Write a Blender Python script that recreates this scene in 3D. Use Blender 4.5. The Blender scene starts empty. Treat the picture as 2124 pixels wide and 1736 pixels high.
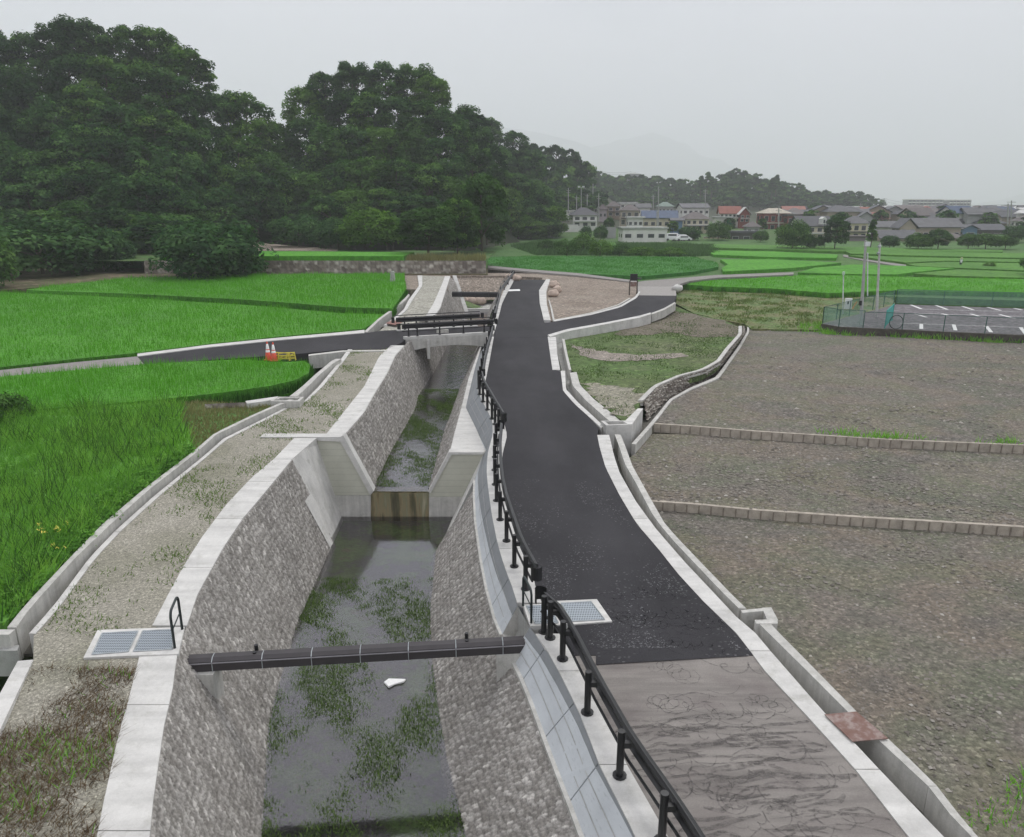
import bpy, math, random
import numpy as np
from mathutils import Vector, geometry
random.seed(7); RNG = np.random.default_rng(7)
scene = bpy.context.scene
COL = scene.collection
# ------------------------------------------------------------------ camera
EYE = 11.0; PITCH = math.radians(15.95); FPX = 1550.0; W0 = 2124.0; H0 = 1736.0
cam = bpy.data.cameras.new('camera'); camo = bpy.data.objects.new('camera', cam); COL.objects.link(camo)
camo.location = (0, 0, EYE); camo.rotation_euler = (math.radians(90) - PITCH, 0, 0)
cam.sensor_width = 36; cam.lens = 36 * FPX / W0; cam.clip_end = 20000; cam.clip_start = 0.1
scene.camera = camo
# ------------------------------------------------------------------ light
scene.view_settings.view_transform = 'Standard'; scene.view_settings.look = 'None'
scene.view_settings.gamma = 1.0; scene.view_settings.exposure = 0.28
scene.cycles.volume_bounces = 3; scene.cycles.max_bounces = 6
scene.cycles.transparent_max_bounces = 12
SUN_EL = math.radians(58); SUN_AZ = math.radians(-60)
wd = bpy.data.worlds.new("World"); scene.world = wd; wd.use_nodes = True
nt = wd.node_tree; nt.nodes.clear()
def N(nt, t, **k):
    n = nt.nodes.new(t)
    for a, b in k.items(): setattr(n, a, b)
    return n
sky = N(nt, 'ShaderNodeTexSky', sky_type='NISHITA'); sky.sun_disc = False
sky.sun_elevation = SUN_EL; sky.sun_rotation = SUN_AZ; sky.air_density = 1.0; sky.dust_density = 3.0
tc = N(nt, 'ShaderNodeTexCoord'); mp = N(nt, 'ShaderNodeMapping'); mp.inputs['Scale'].default_value = (1, 1, 3.5)
nz = N(nt, 'ShaderNodeTexNoise'); nz.inputs['Scale'].default_value = 1.6; nz.inputs['Detail'].default_value = 5; nz.inputs['Roughness'].default_value = .55
cr = N(nt, 'ShaderNodeValToRGB')
cr.color_ramp.elements[0].position = .41; cr.color_ramp.elements[0].color = (5.35, 5.45, 5.95, 1)
cr.color_ramp.elements[1].position = .61; cr.color_ramp.elements[1].color = (7.25, 7.2, 7.6, 1)
mx = N(nt, 'ShaderNodeMixRGB'); mx.inputs[0].default_value = .93
sxy = N(nt, 'ShaderNodeSeparateXYZ'); nt.links.new(tc.outputs['Generated'], sxy.inputs[0])
zr_ = N(nt, 'ShaderNodeMapRange'); zr_.inputs[1].default_value = .1; zr_.inputs[2].default_value = 1.0; zr_.inputs[3].default_value = 1.0; zr_.inputs[4].default_value = 1.75; nt.links.new(sxy.outputs[2], zr_.inputs[0])
zm = N(nt, 'ShaderNodeMixRGB', blend_type='MULTIPLY'); zm.inputs[0].default_value = 1
bg = N(nt, 'ShaderNodeBackground'); bg.inputs[1].default_value = .10
out = N(nt, 'ShaderNodeOutputWorld')
L = nt.links.new
L(tc.outputs['Generated'], mp.inputs[0]); L(mp.outputs[0], nz.inputs['Vector']); L(nz.outputs['Fac'], cr.inputs[0])
L(sky.outputs[0], mx.inputs[1]); L(cr.outputs[0], mx.inputs[2]); L(mx.outputs[0], zm.inputs[1]); L(zr_.outputs[0], zm.inputs[2]); L(zm.outputs[0], bg.inputs[0]); L(bg.outputs[0], out.inputs[0])
sl = bpy.data.lights.new('sun', 'SUN'); so = bpy.data.objects.new('sun', sl); COL.objects.link(so)
sl.energy = 1.5; sl.angle = math.radians(25); sl.color = (1, .97, .93)
so.rotation_euler = (math.radians(90) - SUN_EL, 0, math.radians(150))

# ------------------------------------------------------------------ helpers
ca, sa = math.cos(PITCH), math.sin(PITCH)
def ray(px, py):
    u, v = px - W0 / 2, H0 / 2 - py
    return np.array([u, FPX * ca + v * sa, -FPX * sa + v * ca])
SY = [0, 10, 38, 70, 100, 130]; SZ = [0, 0, 1.0, 1.9, 2.2, 2.2]
def S(Y): return float(np.interp(Y, SY, SZ))
def SO(off): return lambda Y: S(Y) + off
def C(z): return lambda Y: z
def P(px, py, zf=S):
    d = ray(px, py)
    if not callable(zf): zf = C(zf)
    Y = 30.0
    for _ in range(60):
        z = zf(Y); t = (z - EYE) / d[2]; Yn = t * d[1]
        if abs(Yn - Y) < 1e-5: break
        Y = .5 * Y + .5 * Yn
    return np.array([d[0] * t, d[1] * t, EYE + d[2] * t])
def PY(px, py, Y):
    d = ray(px, py); t = Y / d[1]
    return np.array([d[0] * t, Y, EYE + d[2] * t])
def PX(Y, z):                                  # pixels per metre at a point
    return FPX / (Y * ca + (EYE - z) * sa)
def edge(pts, zf=S):
    a = np.array([P(x, y, zf) for x, y in pts]); return a[np.argsort(a[:, 1])]
def atY(e, Ys):
    Ys = np.asarray(Ys, float); o = np.empty((len(Ys), 3)); o[:, 1] = Ys
    for k in (0, 2):
        v = np.interp(Ys, e[:, 1], e[:, k])
        s0 = (e[1, k] - e[0, k]) / max(e[1, 1] - e[0, 1], .3); s1 = (e[-1, k] - e[-2, k]) / max(e[-1, 1] - e[-2, 1], .3)
        if k == 2: s0 = s1 = 0
        v = np.where(Ys < e[0, 1], e[0, k] + (Ys - e[0, 1]) * s0, v)
        v = np.where(Ys > e[-1, 1], e[-1, k] + (Ys - e[-1, 1]) * s1, v)
        o[:, k] = v
    return o
def resamp(p, n):
    p = np.asarray(p, float); s = np.r_[0, np.cumsum(np.linalg.norm(np.diff(p[:, :2], axis=0), axis=1))]
    t = np.linspace(0, s[-1], n); return np.stack([np.interp(t, s, p[:, k]) for k in range(p.shape[1])], 1)

MATS = {}
def link_obj(name, me, mat, parent=None):
    o = bpy.data.objects.new(name, me); COL.objects.link(o)
    if mat is not None: me.materials.append(mat)
    if parent is not None: o.parent = parent
    return o
def mk(name, verts, faces, mat=None, parent=None, smooth=False):
    me = bpy.data.meshes.new(name); me.from_pydata([tuple(map(float, v)) for v in verts], [], [tuple(int(i) for i in f) for f in faces]); me.update()
    if smooth: me.polygons.foreach_set('use_smooth', [True] * len(me.polygons))
    return link_obj(name, me, mat, parent)
def mk_np(name, V, F, mat, parent=None, attrs=None, smooth=False):
    k = F.shape[1]; me = bpy.data.meshes.new(name)
    me.vertices.add(len(V)); me.vertices.foreach_set('co', V.astype(np.float32).ravel())
    me.loops.add(F.size); me.loops.foreach_set('vertex_index', F.astype(np.int32).ravel())
    me.polygons.add(len(F)); me.polygons.foreach_set('loop_start', (np.arange(len(F)) * k).astype(np.int32))
    me.polygons.foreach_set('loop_total', np.full(len(F), k, np.int32))
    if smooth: me.polygons.foreach_set('use_smooth', np.ones(len(F), bool))
    me.update(calc_edges=True)
    for n, a in (attrs or {}).items():
        at = me.attributes.new(n, 'FLOAT', 'POINT'); at.data.foreach_set('value', a.astype(np.float32))
    return link_obj(name, me, mat, parent) if name[0] != '#' else me
def tag(o, label=None, cat=None, group=None, kind=None):
    if label: o['label'] = label
    if cat: o['category'] = cat
    if group: o['group'] = group
    if kind: o['kind'] = kind
    return o
def struct(o, label=None, kind='structure', cat=None):
    o['kind'] = kind
    o['label'] = label or o.name.split('.')[0].replace('_', ' ') + ' in the landscape'
    o['category'] = cat or o.name.split('.')[0].replace('_', ' ')
    return o
def empty(name, loc=(0, 0, 0), rz=0):
    o = bpy.data.objects.new(name, None); COL.objects.link(o); o.location = [float(v) for v in loc]; o.rotation_euler = (0, 0, rz); o.empty_display_size = .2
    return o
class MB:
    def __init__(s): s.v = []; s.f = []
    def add(s, V, F):
        b = len(s.v); s.v += [tuple(map(float, v)) for v in V]; s.f += [tuple(int(i) + b for i in f) for f in F]; return s
    def box(s, x0, x1, y0, y1, z0, z1):
        V = [(x0, y0, z0), (x1, y0, z0), (x1, y1, z0), (x0, y1, z0), (x0, y0, z1), (x1, y0, z1), (x1, y1, z1), (x0, y1, z1)]
        return s.add(V, [(0, 3, 2, 1), (4, 5, 6, 7), (0, 1, 5, 4), (1, 2, 6, 5), (2, 3, 7, 6), (3, 0, 4, 7)])
    def tube(s, pts, r, n=8, r2=None, cap=True):
        pts = [np.array(p, float) for p in pts]; m = len(pts); V = []; F = []
        ref = None
        for i, p in enumerate(pts):
            t = pts[min(i + 1, m - 1)] - pts[max(i - 1, 0)]; t /= max(np.linalg.norm(t), 1e-9)
            if ref is None or abs(np.dot(ref, t)) > .98: ref = np.array([0, 0, 1.]) if abs(t[2]) < .9 else np.array([1., 0, 0])
            a = np.cross(t, ref); a /= np.linalg.norm(a); b = np.cross(t, a)
            rr = r if r2 is None else r + (r2 - r) * i / (m - 1)
            for k in range(n):
                q = 2 * math.pi * k / n; V.append(p + rr * (math.cos(q) * a + math.sin(q) * b))
        for i in range(m - 1):
            for k in range(n):
                F.append((i * n + k, i * n + (k + 1) % n, (i + 1) * n + (k + 1) % n, (i + 1) * n + k))
        if cap: F.append(tuple(range(n - 1, -1, -1))); F.append(tuple((m - 1) * n + k for k in range(n)))
        return s.add(V, F)
    def prism(s, poly, z0, z1):      # poly list of xy
        n = len(poly); V = [(x, y, z0) for x, y in poly] + [(x, y, z1) for x, y in poly]
        return s.add(V, [tuple(range(n - 1, -1, -1)), tuple(range(n, 2 * n))] + [(i, (i + 1) % n, n + (i + 1) % n, n + i) for i in range(n)])
    def build(s, name, mat, parent=None, smooth=False): return mk(name, s.v, s.f, mat, parent, smooth)

def strip(name, A, B, depth, mat, parent=None, up=0.0, dense=True):
    """solid strip between two paired edges; depth = thickness below"""
    n = len(A); A = np.array(A, float); B = np.array(B, float); A[:, 2] += up; B[:, 2] += up
    V = list(A) + list(B) + [a - [0, 0, depth] for a in A] + [b - [0, 0, depth] for b in B]; F = []
    for i in range(n - 1):
        F += [(i, n + i, n + i + 1, i + 1), (2 * n + i, 2 * n + i + 1, 3 * n + i + 1, 3 * n + i),
              (i, i + 1, 2 * n + i + 1, 2 * n + i), (n + i, 3 * n + i, 3 * n + i + 1, n + i + 1)]
    F += [(0, 2 * n, 3 * n, n), (n - 1, 2 * n - 1, 4 * n - 1, 3 * n - 1)]
    return mk(name, V, F, mat, parent)
def stripY(name, eA, eB, Y0, Y1, depth, mat, parent=None, up=0.0, step=.8):
    Ys = np.linspace(Y0, Y1, max(2, int((Y1 - Y0) / step) + 1))
    return strip(name, atY(eA, Ys), atY(eB, Ys), depth, mat, parent, up)
def stripL(name, a, b, zf, depth, mat, parent=None, up=0.0, n=24):
    A = resamp([P(x, y, zf) for x, y in a], n); B = resamp([P(x, y, zf) for x, y in b], n)
    return strip(name, A, B, depth, mat, parent, up)
def inpoly(poly, X, Y):
    poly = np.asarray(poly); ins = np.zeros(len(X), bool); n = len(poly)
    for i in range(n):
        x1, y1 = poly[i]; x2, y2 = poly[(i + 1) % n]
        if y1 == y2: continue
        c = ((y1 > Y) != (y2 > Y)) & (X < (x2 - x1) * (Y - y1) / (y2 - y1) + x1); ins ^= c
    return ins
def sheet(name, poly, zf, mat, skirt=1.0, step=2.0, parent=None, noise=0.0):
    """filled polygon (world xy) following zf(Y), with a skirt"""
    poly = np.array([(p[0], p[1]) for p in poly], float); n0 = len(poly)
    # subdivide boundary
    B = []
    for i in range(n0):
        a, b = poly[i], poly[(i + 1) % n0]; m = max(1, int(np.linalg.norm(b - a) / step))
        for k in range(m): B.append(a + (b - a) * k / m)
    B = np.array(B); nb = len(B)
    x0, y0 = B.min(0); x1, y1 = B.max(0)
    gx, gy = np.meshgrid(np.arange(x0 + step / 2, x1, step), np.arange(y0 + step / 2, y1, step)); gx = gx.ravel(); gy = gy.ravel()
    ok = inpoly(B, gx, gy); pts = [Vector(p) for p in B] + [Vector((a, b)) for a, b in zip(gx[ok], gy[ok])]
    vo, eo, fo, *_ = geometry.delaunay_2d_cdt(pts, [(i, (i + 1) % nb) for i in range(nb)], [], 1, 1e-4)
    V = [(v.x, v.y, zf(v.y) + (noise * random.uniform(-1, 1) if i >= nb else 0)) for i, v in enumerate(vo)]; F = [tuple(f) for f in fo]
    F = [f for f in F if inpoly(B, np.array([sum(V[i][0] for i in f) / len(f)]), np.array([sum(V[i][1] for i in f) / len(f)]))[0]]
    # orient up
    G = []
    for f in F:
        a, b, c = (np.array(V[i][:2]) for i in f[:3])
        G.append(f if (b - a)[0] * (c - a)[1] - (b - a)[1] * (c - a)[0] > 0 else f[::-1])
    F = G
    if skirt:
        b = len(V); V += [(p[0], p[1], zf(p[1])) for p in B] + [(p[0], p[1], zf(p[1]) - skirt) for p in B]
        F += [(b + i, b + (i + 1) % nb, b + nb + (i + 1) % nb, b + nb + i) for i in range(nb)]
    return mk(name, V, F, mat, parent)
def W2(pts, zf=S): return [tuple(P(x, y, zf)[:2]) for x, y in pts]

# ------------------------------------------------------------------ materials
def newmat(name):
    m = bpy.data.materials.new(name); m.use_nodes = True; t = m.node_tree; t.nodes.clear()
    o = N(t, 'ShaderNodeOutputMaterial'); b = N(t, 'ShaderNodeBsdfPrincipled'); t.links.new(b.outputs[0], o.inputs[0])
    b.inputs['Specular IOR Level'].default_value = .3
    return m, t, b, o
def coords(t, scale=(1, 1, 1), obj=True):
    c = N(t, 'ShaderNodeTexCoord'); m = N(t, 'ShaderNodeMapping'); m.inputs['Scale'].default_value = scale
    t.links.new(c.outputs['Object'], m.inputs[0]); return m.outputs[0]
def noise(t, vec, sc, det=4, rough=.55, dist=0.0):
    n = N(t, 'ShaderNodeTexNoise'); n.inputs['Scale'].default_value = sc; n.inputs['Detail'].default_value = det
    n.inputs['Roughness'].default_value = rough; n.inputs['Distortion'].default_value = dist
    if vec is not None: t.links.new(vec, n.inputs['Vector'])
    return n.outputs['Fac']
def ramp(t, fac, stops):
    r = N(t, 'ShaderNodeValToRGB'); e = r.color_ramp.elements
    while len(e) > 1: e.remove(e[-1])
    for i, (p, c) in enumerate(stops):
        if not isinstance(c, (tuple, list)): c = (c, c, c)
        x = e[0] if i == 0 else e.new(p)
        x.position = p; x.color = (*c[:3], 1)
    t.links.new(fac, r.inputs[0]); return r.outputs[0]
def mixc(t, f, a, b, mode='MIX'):
    m = N(t, 'ShaderNodeMixRGB', blend_type=mode)
    for i, v in enumerate((f, a, b)):
        if hasattr(v, 'is_linked') or hasattr(v, 'links'): t.links.new(v, m.inputs[i])
        elif isinstance(v, (tuple, list)): m.inputs[i].default_value = (*v[:3], 1)
        else: m.inputs[i].default_value = v if i == 0 else (v, v, v, 1)
    return m.outputs[0]
def mth(t, op, a, b=0.0, clamp=False):
    m = N(t, 'ShaderNodeMath', operation=op); m.use_clamp = clamp
    for i, v in enumerate((a, b)):
        if hasattr(v, 'links'): t.links.new(v, m.inputs[i])
        else: m.inputs[i].default_value = v
    return m.outputs[0]
def bump(t, b, h, st=.5, dist=.05):
    n = N(t, 'ShaderNodeBump'); n.inputs['Strength'].default_value = st; n.inputs['Distance'].default_value = dist
    t.links.new(h, n.inputs['Height']); t.links.new(n.outputs[0], b.inputs['Normal'])
def setc(t, b, c):
    if hasattr(c, 'links'): t.links.new(c, b.inputs['Base Color'])
    else: b.inputs['Base Color'].default_value = (*c[:3], 1)
def M(name, col, rough=.85, var=.18, sc=3.0, fine=40.0, fvar=.12, bst=.25, metal=0.0, spec=.3, streak=None):
    if name in MATS: return MATS[name]
    m, t, b, o = newmat(name); v = coords(t); c = tuple(col)
    n1 = noise(t, v, sc, 6); lo = tuple(x * (1 - var) for x in c); hi = tuple(min(1, x * (1 + var)) for x in c)
    k = ramp(t, n1, [(.3, lo), (.7, hi)])
    n2 = noise(t, v, fine, 3); k = mixc(t, 1.0, k, ramp(t, n2, [(.3, 1 - fvar), (.7, 1 + fvar)]), 'MULTIPLY')
    if name.startswith('concrete'):
        k = mixc(t, 1, k, ramp(t, noise(t, v, 2.2, 8, .72), [(.30, (.80, .80, .77)), (.46, (1, 1, 1))]), 'MULTIPLY'); k = mixc(t, 1, k, ramp(t, noise(t, v, 9, 5, .7), [(.3, .93), (.7, 1.05)]), 'MULTIPLY')
    if streak:
        n3 = noise(t, coords(t, streak), 1.0, 5); k = mixc(t, 1.0, k, ramp(t, n3, [(.35, .82), (.6, 1.0)]), 'MULTIPLY')
    setc(t, b, k); b.inputs['Roughness'].default_value = rough; b.inputs['Metallic'].default_value = metal; b.inputs['Specular IOR Level'].default_value = spec
    if bst: bump(t, b, n2, bst, .01)
    MATS[name] = m; return m
def speckle(name, base, dots, sc, thr, var=.2, bst=.6, bd=.03, rough=.95, big=.35, stops=None, tint=None):
    """soil / gravel: patchy base plus light and dark stones"""
    m, t, b, o = newmat(name); v = coords(t)
    k = ramp(t, noise(t, v, big, 7, .62), stops or [(.32, tuple(x * (1 - var) for x in base)), (.68, tuple(x * (1 + var) for x in base))])
    if tint:
        k = mixc(t, 1, k, ramp(t, noise(t, coords(t, (.6, 1, 1)), .11, 5, .6, .6), tint), 'MULTIPLY')
    vo = N(t, 'ShaderNodeTexVoronoi'); vo.inputs['Scale'].default_value = sc; vo.inputs['Randomness'].default_value = 1; t.links.new(v, vo.inputs['Vector'])
    sp = N(t, 'ShaderNodeSeparateColor'); t.links.new(vo.outputs['Color'], sp.inputs[0])
    st = ramp(t, sp.outputs[0], [(0, .62), (.5, .95), (.86, 1.1), (.97, 1.7)])
    k = mixc(t, .75, k, st, 'MULTIPLY')
    n2 = noise(t, v, sc * .45, 6, .75); k = mixc(t, 1.0, k, ramp(t, n2, [(.34, .6), (.52, 1.0), (.7, 1.4)]), 'MULTIPLY')
    setc(t, b, k); b.inputs['Roughness'].default_value = rough
    h = mth(t, 'ADD', mth(t, 'MULTIPLY', vo.outputs['Distance'], -.6), n2); bump(t, b, h, bst, bd)
    return m
CONC = M('concrete', (.60, .59, .56), var=.07, fvar=.05, sc=1.3, streak=(.5, 2.5, 1))
CONC2 = M('concrete_weathered', (.52, .51, .475), var=.12, fvar=.08, sc=1.2, streak=(5, 5, .35))
CONC3 = M('concrete_grey', (.40, .40, .38), var=.14, fvar=.1, sc=1.6, streak=(6, 6, .4))
BLACK = M('black_paint', (.012, .012, .013), rough=.42, var=.1, fvar=.05, bst=0, spec=.5)
BROWN = M('brown_paint', (.045, .040, .042), rough=.5, var=.12, fvar=.06, bst=0, spec=.4)
STEEL = M('galvanised_steel', (.42, .45, .46), rough=.45, metal=.6, bst=0)
SOILM = speckle('soil_grey', (.205, .188, .165), 0, 13.0, .9, bst=.9, bd=.04, stops=[(.3, (.135, .127, .11)), (.44, (.18, .162, .137)), (.56, (.15, .153, .112)), (.72, (.21, .19, .162))], tint=[(.3, (.78, .86, .76)), (.42, (.96, .95, .95)), (.5, (1.04, .98, .92)), (.57, (.84, .85, .87)), (.7, (1.05, 1.05, .95))])
SOILB = speckle('soil_brown', (.24, .20, .16), 0, 7.0, .9, bst=.6, stops=[(.3, (.20, .165, .13)), (.5, (.26, .215, .175)), (.7, (.29, .255, .205))])
GRAVEL = speckle('gravel_bank', (.30, .28, .23), 0, 30.0, .9, bst=.5, bd=.015, stops=[(.3, (.215, .21, .155)), (.5, (.285, .27, .22)), (.7, (.34, .32, .27))])
PALEGR = speckle('gravel_pale', (.34, .33, .28), 0, 8.0, .9, bst=.4, bd=.02, var=.12)
VERGE = speckle('verge', (.16, .15, .085), 0, 6.0, .9, bst=.6, stops=[(.30, (.23, .185, .12)), (.44, (.155, .165, .07)), (.60, (.10, .17, .05)), (.75, (.19, .185, .10))])
GRASSG = speckle('grass_ground', (.08, .13, .05), 0, 3.0, .9, bst=.6, stops=[(.3, (.10, .12, .045)), (.5, (.06, .125, .03)), (.7, (.055, .15, .025))])
PATCHM = speckle('patch_ground', (.13, .13, .08), 0, 5.0, .9, bst=.5, big=.12, stops=[(.3, (.13, .145, .075)), (.46, (.10, .135, .05)), (.6, (.085, .145, .04)), (.72, (.15, .15, .09))])
MUD = M('gutter_floor', (.10, .095, .08), var=.3, fvar=.2)

def asphalt():
    m, t, b, o = newmat('asphalt'); v = coords(t)
    k = ramp(t, noise(t, v, .25, 6, .6), [(.3, (.028, .0275, .030)), (.5, (.036, .035, .038)), (.72, (.046, .0445, .048))])
    k = mixc(t, 1, k, ramp(t, noise(t, v, 45, 3, .7), [(.3, .75), (.7, 1.3)]), 'MULTIPLY')
    wet = noise(t, coords(t, (1, .35, 1)), .5, 5, .6)
    k = mixc(t, 1, k, ramp(t, wet, [(.35, .82), (.6, 1.1)]), 'MULTIPLY')
    # pale dust flecks, patchy, mostly on the near stretch
    vo = N(t, 'ShaderNodeTexVoronoi'); vo.inputs['Scale'].default_value = 5.5; t.links.new(coords(t, (1, 1.6, 1)), vo.inputs['Vector'])
    fl = ramp(t, vo.outputs['Distance'], [(.16, 1.0), (.26, 0.0)])
    pa = ramp(t, noise(t, v, .45, 5, .65), [(.47, 0.0), (.62, 1.0)])
    sx = N(t, 'ShaderNodeSeparateXYZ'); t.links.new(v, sx.inputs[0])
    near = mth(t, 'SUBTRACT', 1.0, mth(t, 'DIVIDE', mth(t, 'SUBTRACT', sx.outputs[1], 17.0), 12.0), True)
    f = mth(t, 'MULTIPLY', mth(t, 'MULTIPLY', fl, pa), near); f = mth(t, 'MULTIPLY', f, .6)
    k = mixc(t, f, k, (.24, .235, .235))
    # dark scribbled tyre and broom marks close to the joint
    ln = noise(t, coords(t, (1, 1.3, 1)), 1.5, 2.0, .5, 2.5); ln = mth(t, 'ABSOLUTE', mth(t, 'SUBTRACT', ln, .5))
    ln = ramp(t, ln, [(.008, 1.0), (.022, 0.0)]); nr = mth(t, 'SUBTRACT', 1.0, mth(t, 'DIVIDE', mth(t, 'SUBTRACT', sx.outputs[1], 15.5), 4.0), True)
    k = mixc(t, mth(t, 'MULTIPLY', mth(t, 'MULTIPLY', ln, nr), .6), k, (.02, .02, .024))
    setc(t, b, k); b.inputs['Roughness'].default_value = .85; b.inputs['Specular IOR Level'].default_value = .2; bump(t, b, noise(t, v, 70, 3, .7), .5, .01)
    return m
ASPH = asphalt()
def oldroad():
    m, t, b, o = newmat('old_pavement'); v = coords(t)
    k = ramp(t, noise(t, coords(t, (.6, 1.1, 1)), .8, 7, .6), [(.28, (.155, .135, .127)), (.5, (.215, .197, .18)), (.66, (.245, .225, .205)), (.78, (.265, .22, .175))])
    k = mixc(t, 1, k, ramp(t, noise(t, v, 40, 3, .7), [(.3, .85), (.7, 1.15)]), 'MULTIPLY')
    k = mixc(t, 1, k, ramp(t, noise(t, coords(t, (.35, 3.2, 1)), 1.1, 4, .6), [(.36, .80), (.55, 1.04)]), 'MULTIPLY')
    setc(t, b, k); b.inputs['Roughness'].default_value = .8; bump(t, b, noise(t, v, 60, 3, .7), .3, .01)
    return m
OLDR = oldroad()
def stone(name, a, b_, c):
    m, t, b, o = newmat(name); v = coords(t)
    at = N(t, 'ShaderNodeAttribute'); at.attribute_name = 'rnd'; jt = N(t, 'ShaderNodeAttribute'); jt.attribute_name = 'joint'
    k = ramp(t, at.outputs['Fac'], [(0, a), (.45, b_), (.9, c), (.97, tuple(min(1, x * 1.35) for x in c))])
    k = mixc(t, 1, k, ramp(t, noise(t, v, 18, 5, .65), [(.3, .72), (.7, 1.28)]), 'MULTIPLY')
    k = mixc(t, 1, k, ramp(t, noise(t, v, .5, 4, .6), [(.3, .85), (.7, 1.12)]), 'MULTIPLY')
    k = mixc(t, mth(t, 'MULTIPLY', jt.outputs['Fac'], .5), k, tuple(x * .5 for x in a))
    setc(t, b, k); b.inputs['Roughness'].default_value = .9; bump(t, b, noise(t, v, 30, 4, .7), .5, .02)
    return m
STONE = stone('rubble_stone', (.22, .205, .185), (.32, .303, .277), (.43, .41, .38))
STONEB = stone('brown_stone', (.17, .145, .125), (.27, .235, .20), (.45, .42, .37))
def panelmat(name, col, horiz=.45):
    m, t, b, o = newmat(name); v = coords(t)
    k = ramp(t, noise(t, v, 1.2, 6), [(.3, tuple(x * .9 for x in col)), (.7, tuple(min(1, x * 1.07) for x in col))])
    k = mixc(t, 1, k, ramp(t, noise(t, coords(t, (3, 3, 14)), 1.6, 5, .7), [(.28, .72), (.42, 1.0)]), 'MULTIPLY')
    sx = N(t, 'ShaderNodeSeparateXYZ'); t.links.new(v, sx.inputs[0])
    g = mth(t, 'FRACT', mth(t, 'DIVIDE', sx.outputs[2], horiz)); g = ramp(t, g, [(0, 0.0), (.04, 1.0)])
    k = mixc(t, .55, k, mixc(t, 1, k, g, 'MULTIPLY'))
    setc(t, b, k); b.inputs['Roughness'].default_value = .85; bump(t, b, noise(t, v, 30, 3), .2, .01)
    return m
BLOCK = panelmat('slope_block', (.50, .525, .54), 100.0)
FORM = panelmat('board_formed', (.50, .50, .42), .30)
def leafmat(name, lo, mid, hi, trans=.25, rndobj=.35, up=None):
    if up is None: up = 1.0 if rndobj == 0 else .35
    m, t, b, o = newmat(name)
    at = N(t, 'ShaderNodeAttribute'); at.attribute_name = 'rnd'
    k = ramp(t, at.outputs['Fac'], [(0, lo), (.5, mid), (1, hi)])
    oi = N(t, 'ShaderNodeObjectInfo'); k = mixc(t, 1, k, ramp(t, oi.outputs['Random'], [(0, (1 - rndobj, 1 - rndobj, 1 - rndobj * .7)), (.5, (1, 1, 1)), (1, (1 + rndobj, 1 + rndobj * .7, 1 - rndobj * .4))]), 'MULTIPLY')
    t.nodes.remove(b); d = N(t, 'ShaderNodeBsdfDiffuse'); tr = N(t, 'ShaderNodeBsdfTranslucent'); ms = N(t, 'ShaderNodeMixShader'); ms.inputs[0].default_value = trans
    ge = N(t, 'ShaderNodeNewGeometry'); va = N(t, 'ShaderNodeVectorMath', operation='ADD'); va.inputs[1].default_value = (0, 0, up * 2.2); vn = N(t, 'ShaderNodeVectorMath', operation='NORMALIZE')
    t.links.new(ge.outputs['Normal'], va.inputs[0]); t.links.new(va.outputs[0], vn.inputs[0]); t.links.new(vn.outputs[0], d.inputs['Normal'])
    t.links.new(k, d.inputs[0]); t.links.new(mixc(t, 1, k, (1.2, 1.4, .6), 'MULTIPLY'), tr.inputs[0])
    t.links.new(d.outputs[0], ms.inputs[1]); t.links.new(tr.outputs[0], ms.inputs[2]); t.links.new(ms.outputs[0], o.inputs[0])
    return m
LEAF = leafmat('leaves', (.012, .036, .015), (.040, .100, .032), (.105, .205, .06))
LEAFL = leafmat('leaves_light', (.035, .085, .02), (.06, .135, .03), (.095, .19, .05))
RICE = leafmat('rice_blades', (.07, .22, .02), (.105, .32, .03), (.15, .42, .05), .5, 0)
WEED = leafmat('weed_blades', (.085, .23, .03), (.165, .38, .06), (.28, .52, .11), .5, 0)
LEAFB = leafmat('bush_leaves', (.024, .06, .024), (.05, .115, .04), (.09, .17, .06))
DRYG = leafmat('dry_blades', (.17, .15, .06), (.24, .23, .10), (.30, .31, .14), .2, 0)
BARK = M('bark', (.09, .075, .06), var=.3)
def canopy(name, lo, hi, sc=1.2):
    m, t, b, o = newmat(name); v = coords(t)
    k = ramp(t, noise(t, v, .12, 5, .6), [(.3, lo), (.7, hi)])
    k = mixc(t, 1, k, ramp(t, noise(t, coords(t, (1, .6, 1)), sc * 3, 5, .75), [(.3, .55), (.7, 1.3)]), 'MULTIPLY')
    setc(t, b, k); b.inputs['Roughness'].default_value = .9; bump(t, b, noise(t, v, sc * 4, 4, .7), 1.0, .12); return m
CANO = canopy('rice_canopy', (.065, .23, .018), (.10, .32, .028))
CANOF = canopy('rice_canopy_far', (.055, .17, .02), (.10, .25, .03), .6)
CANOD = canopy('grass_canopy', (.05, .13, .03), (.085, .17, .04), .5)

# ------------------------------------------------------------------ water levels from the weir section
YW = P(660, 908, S)[1]
ZW = PY(740, 1071, YW)[2]                      # lower pool
ZU = PY(830, 1019, YW)[2]                      # upper pool
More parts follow.
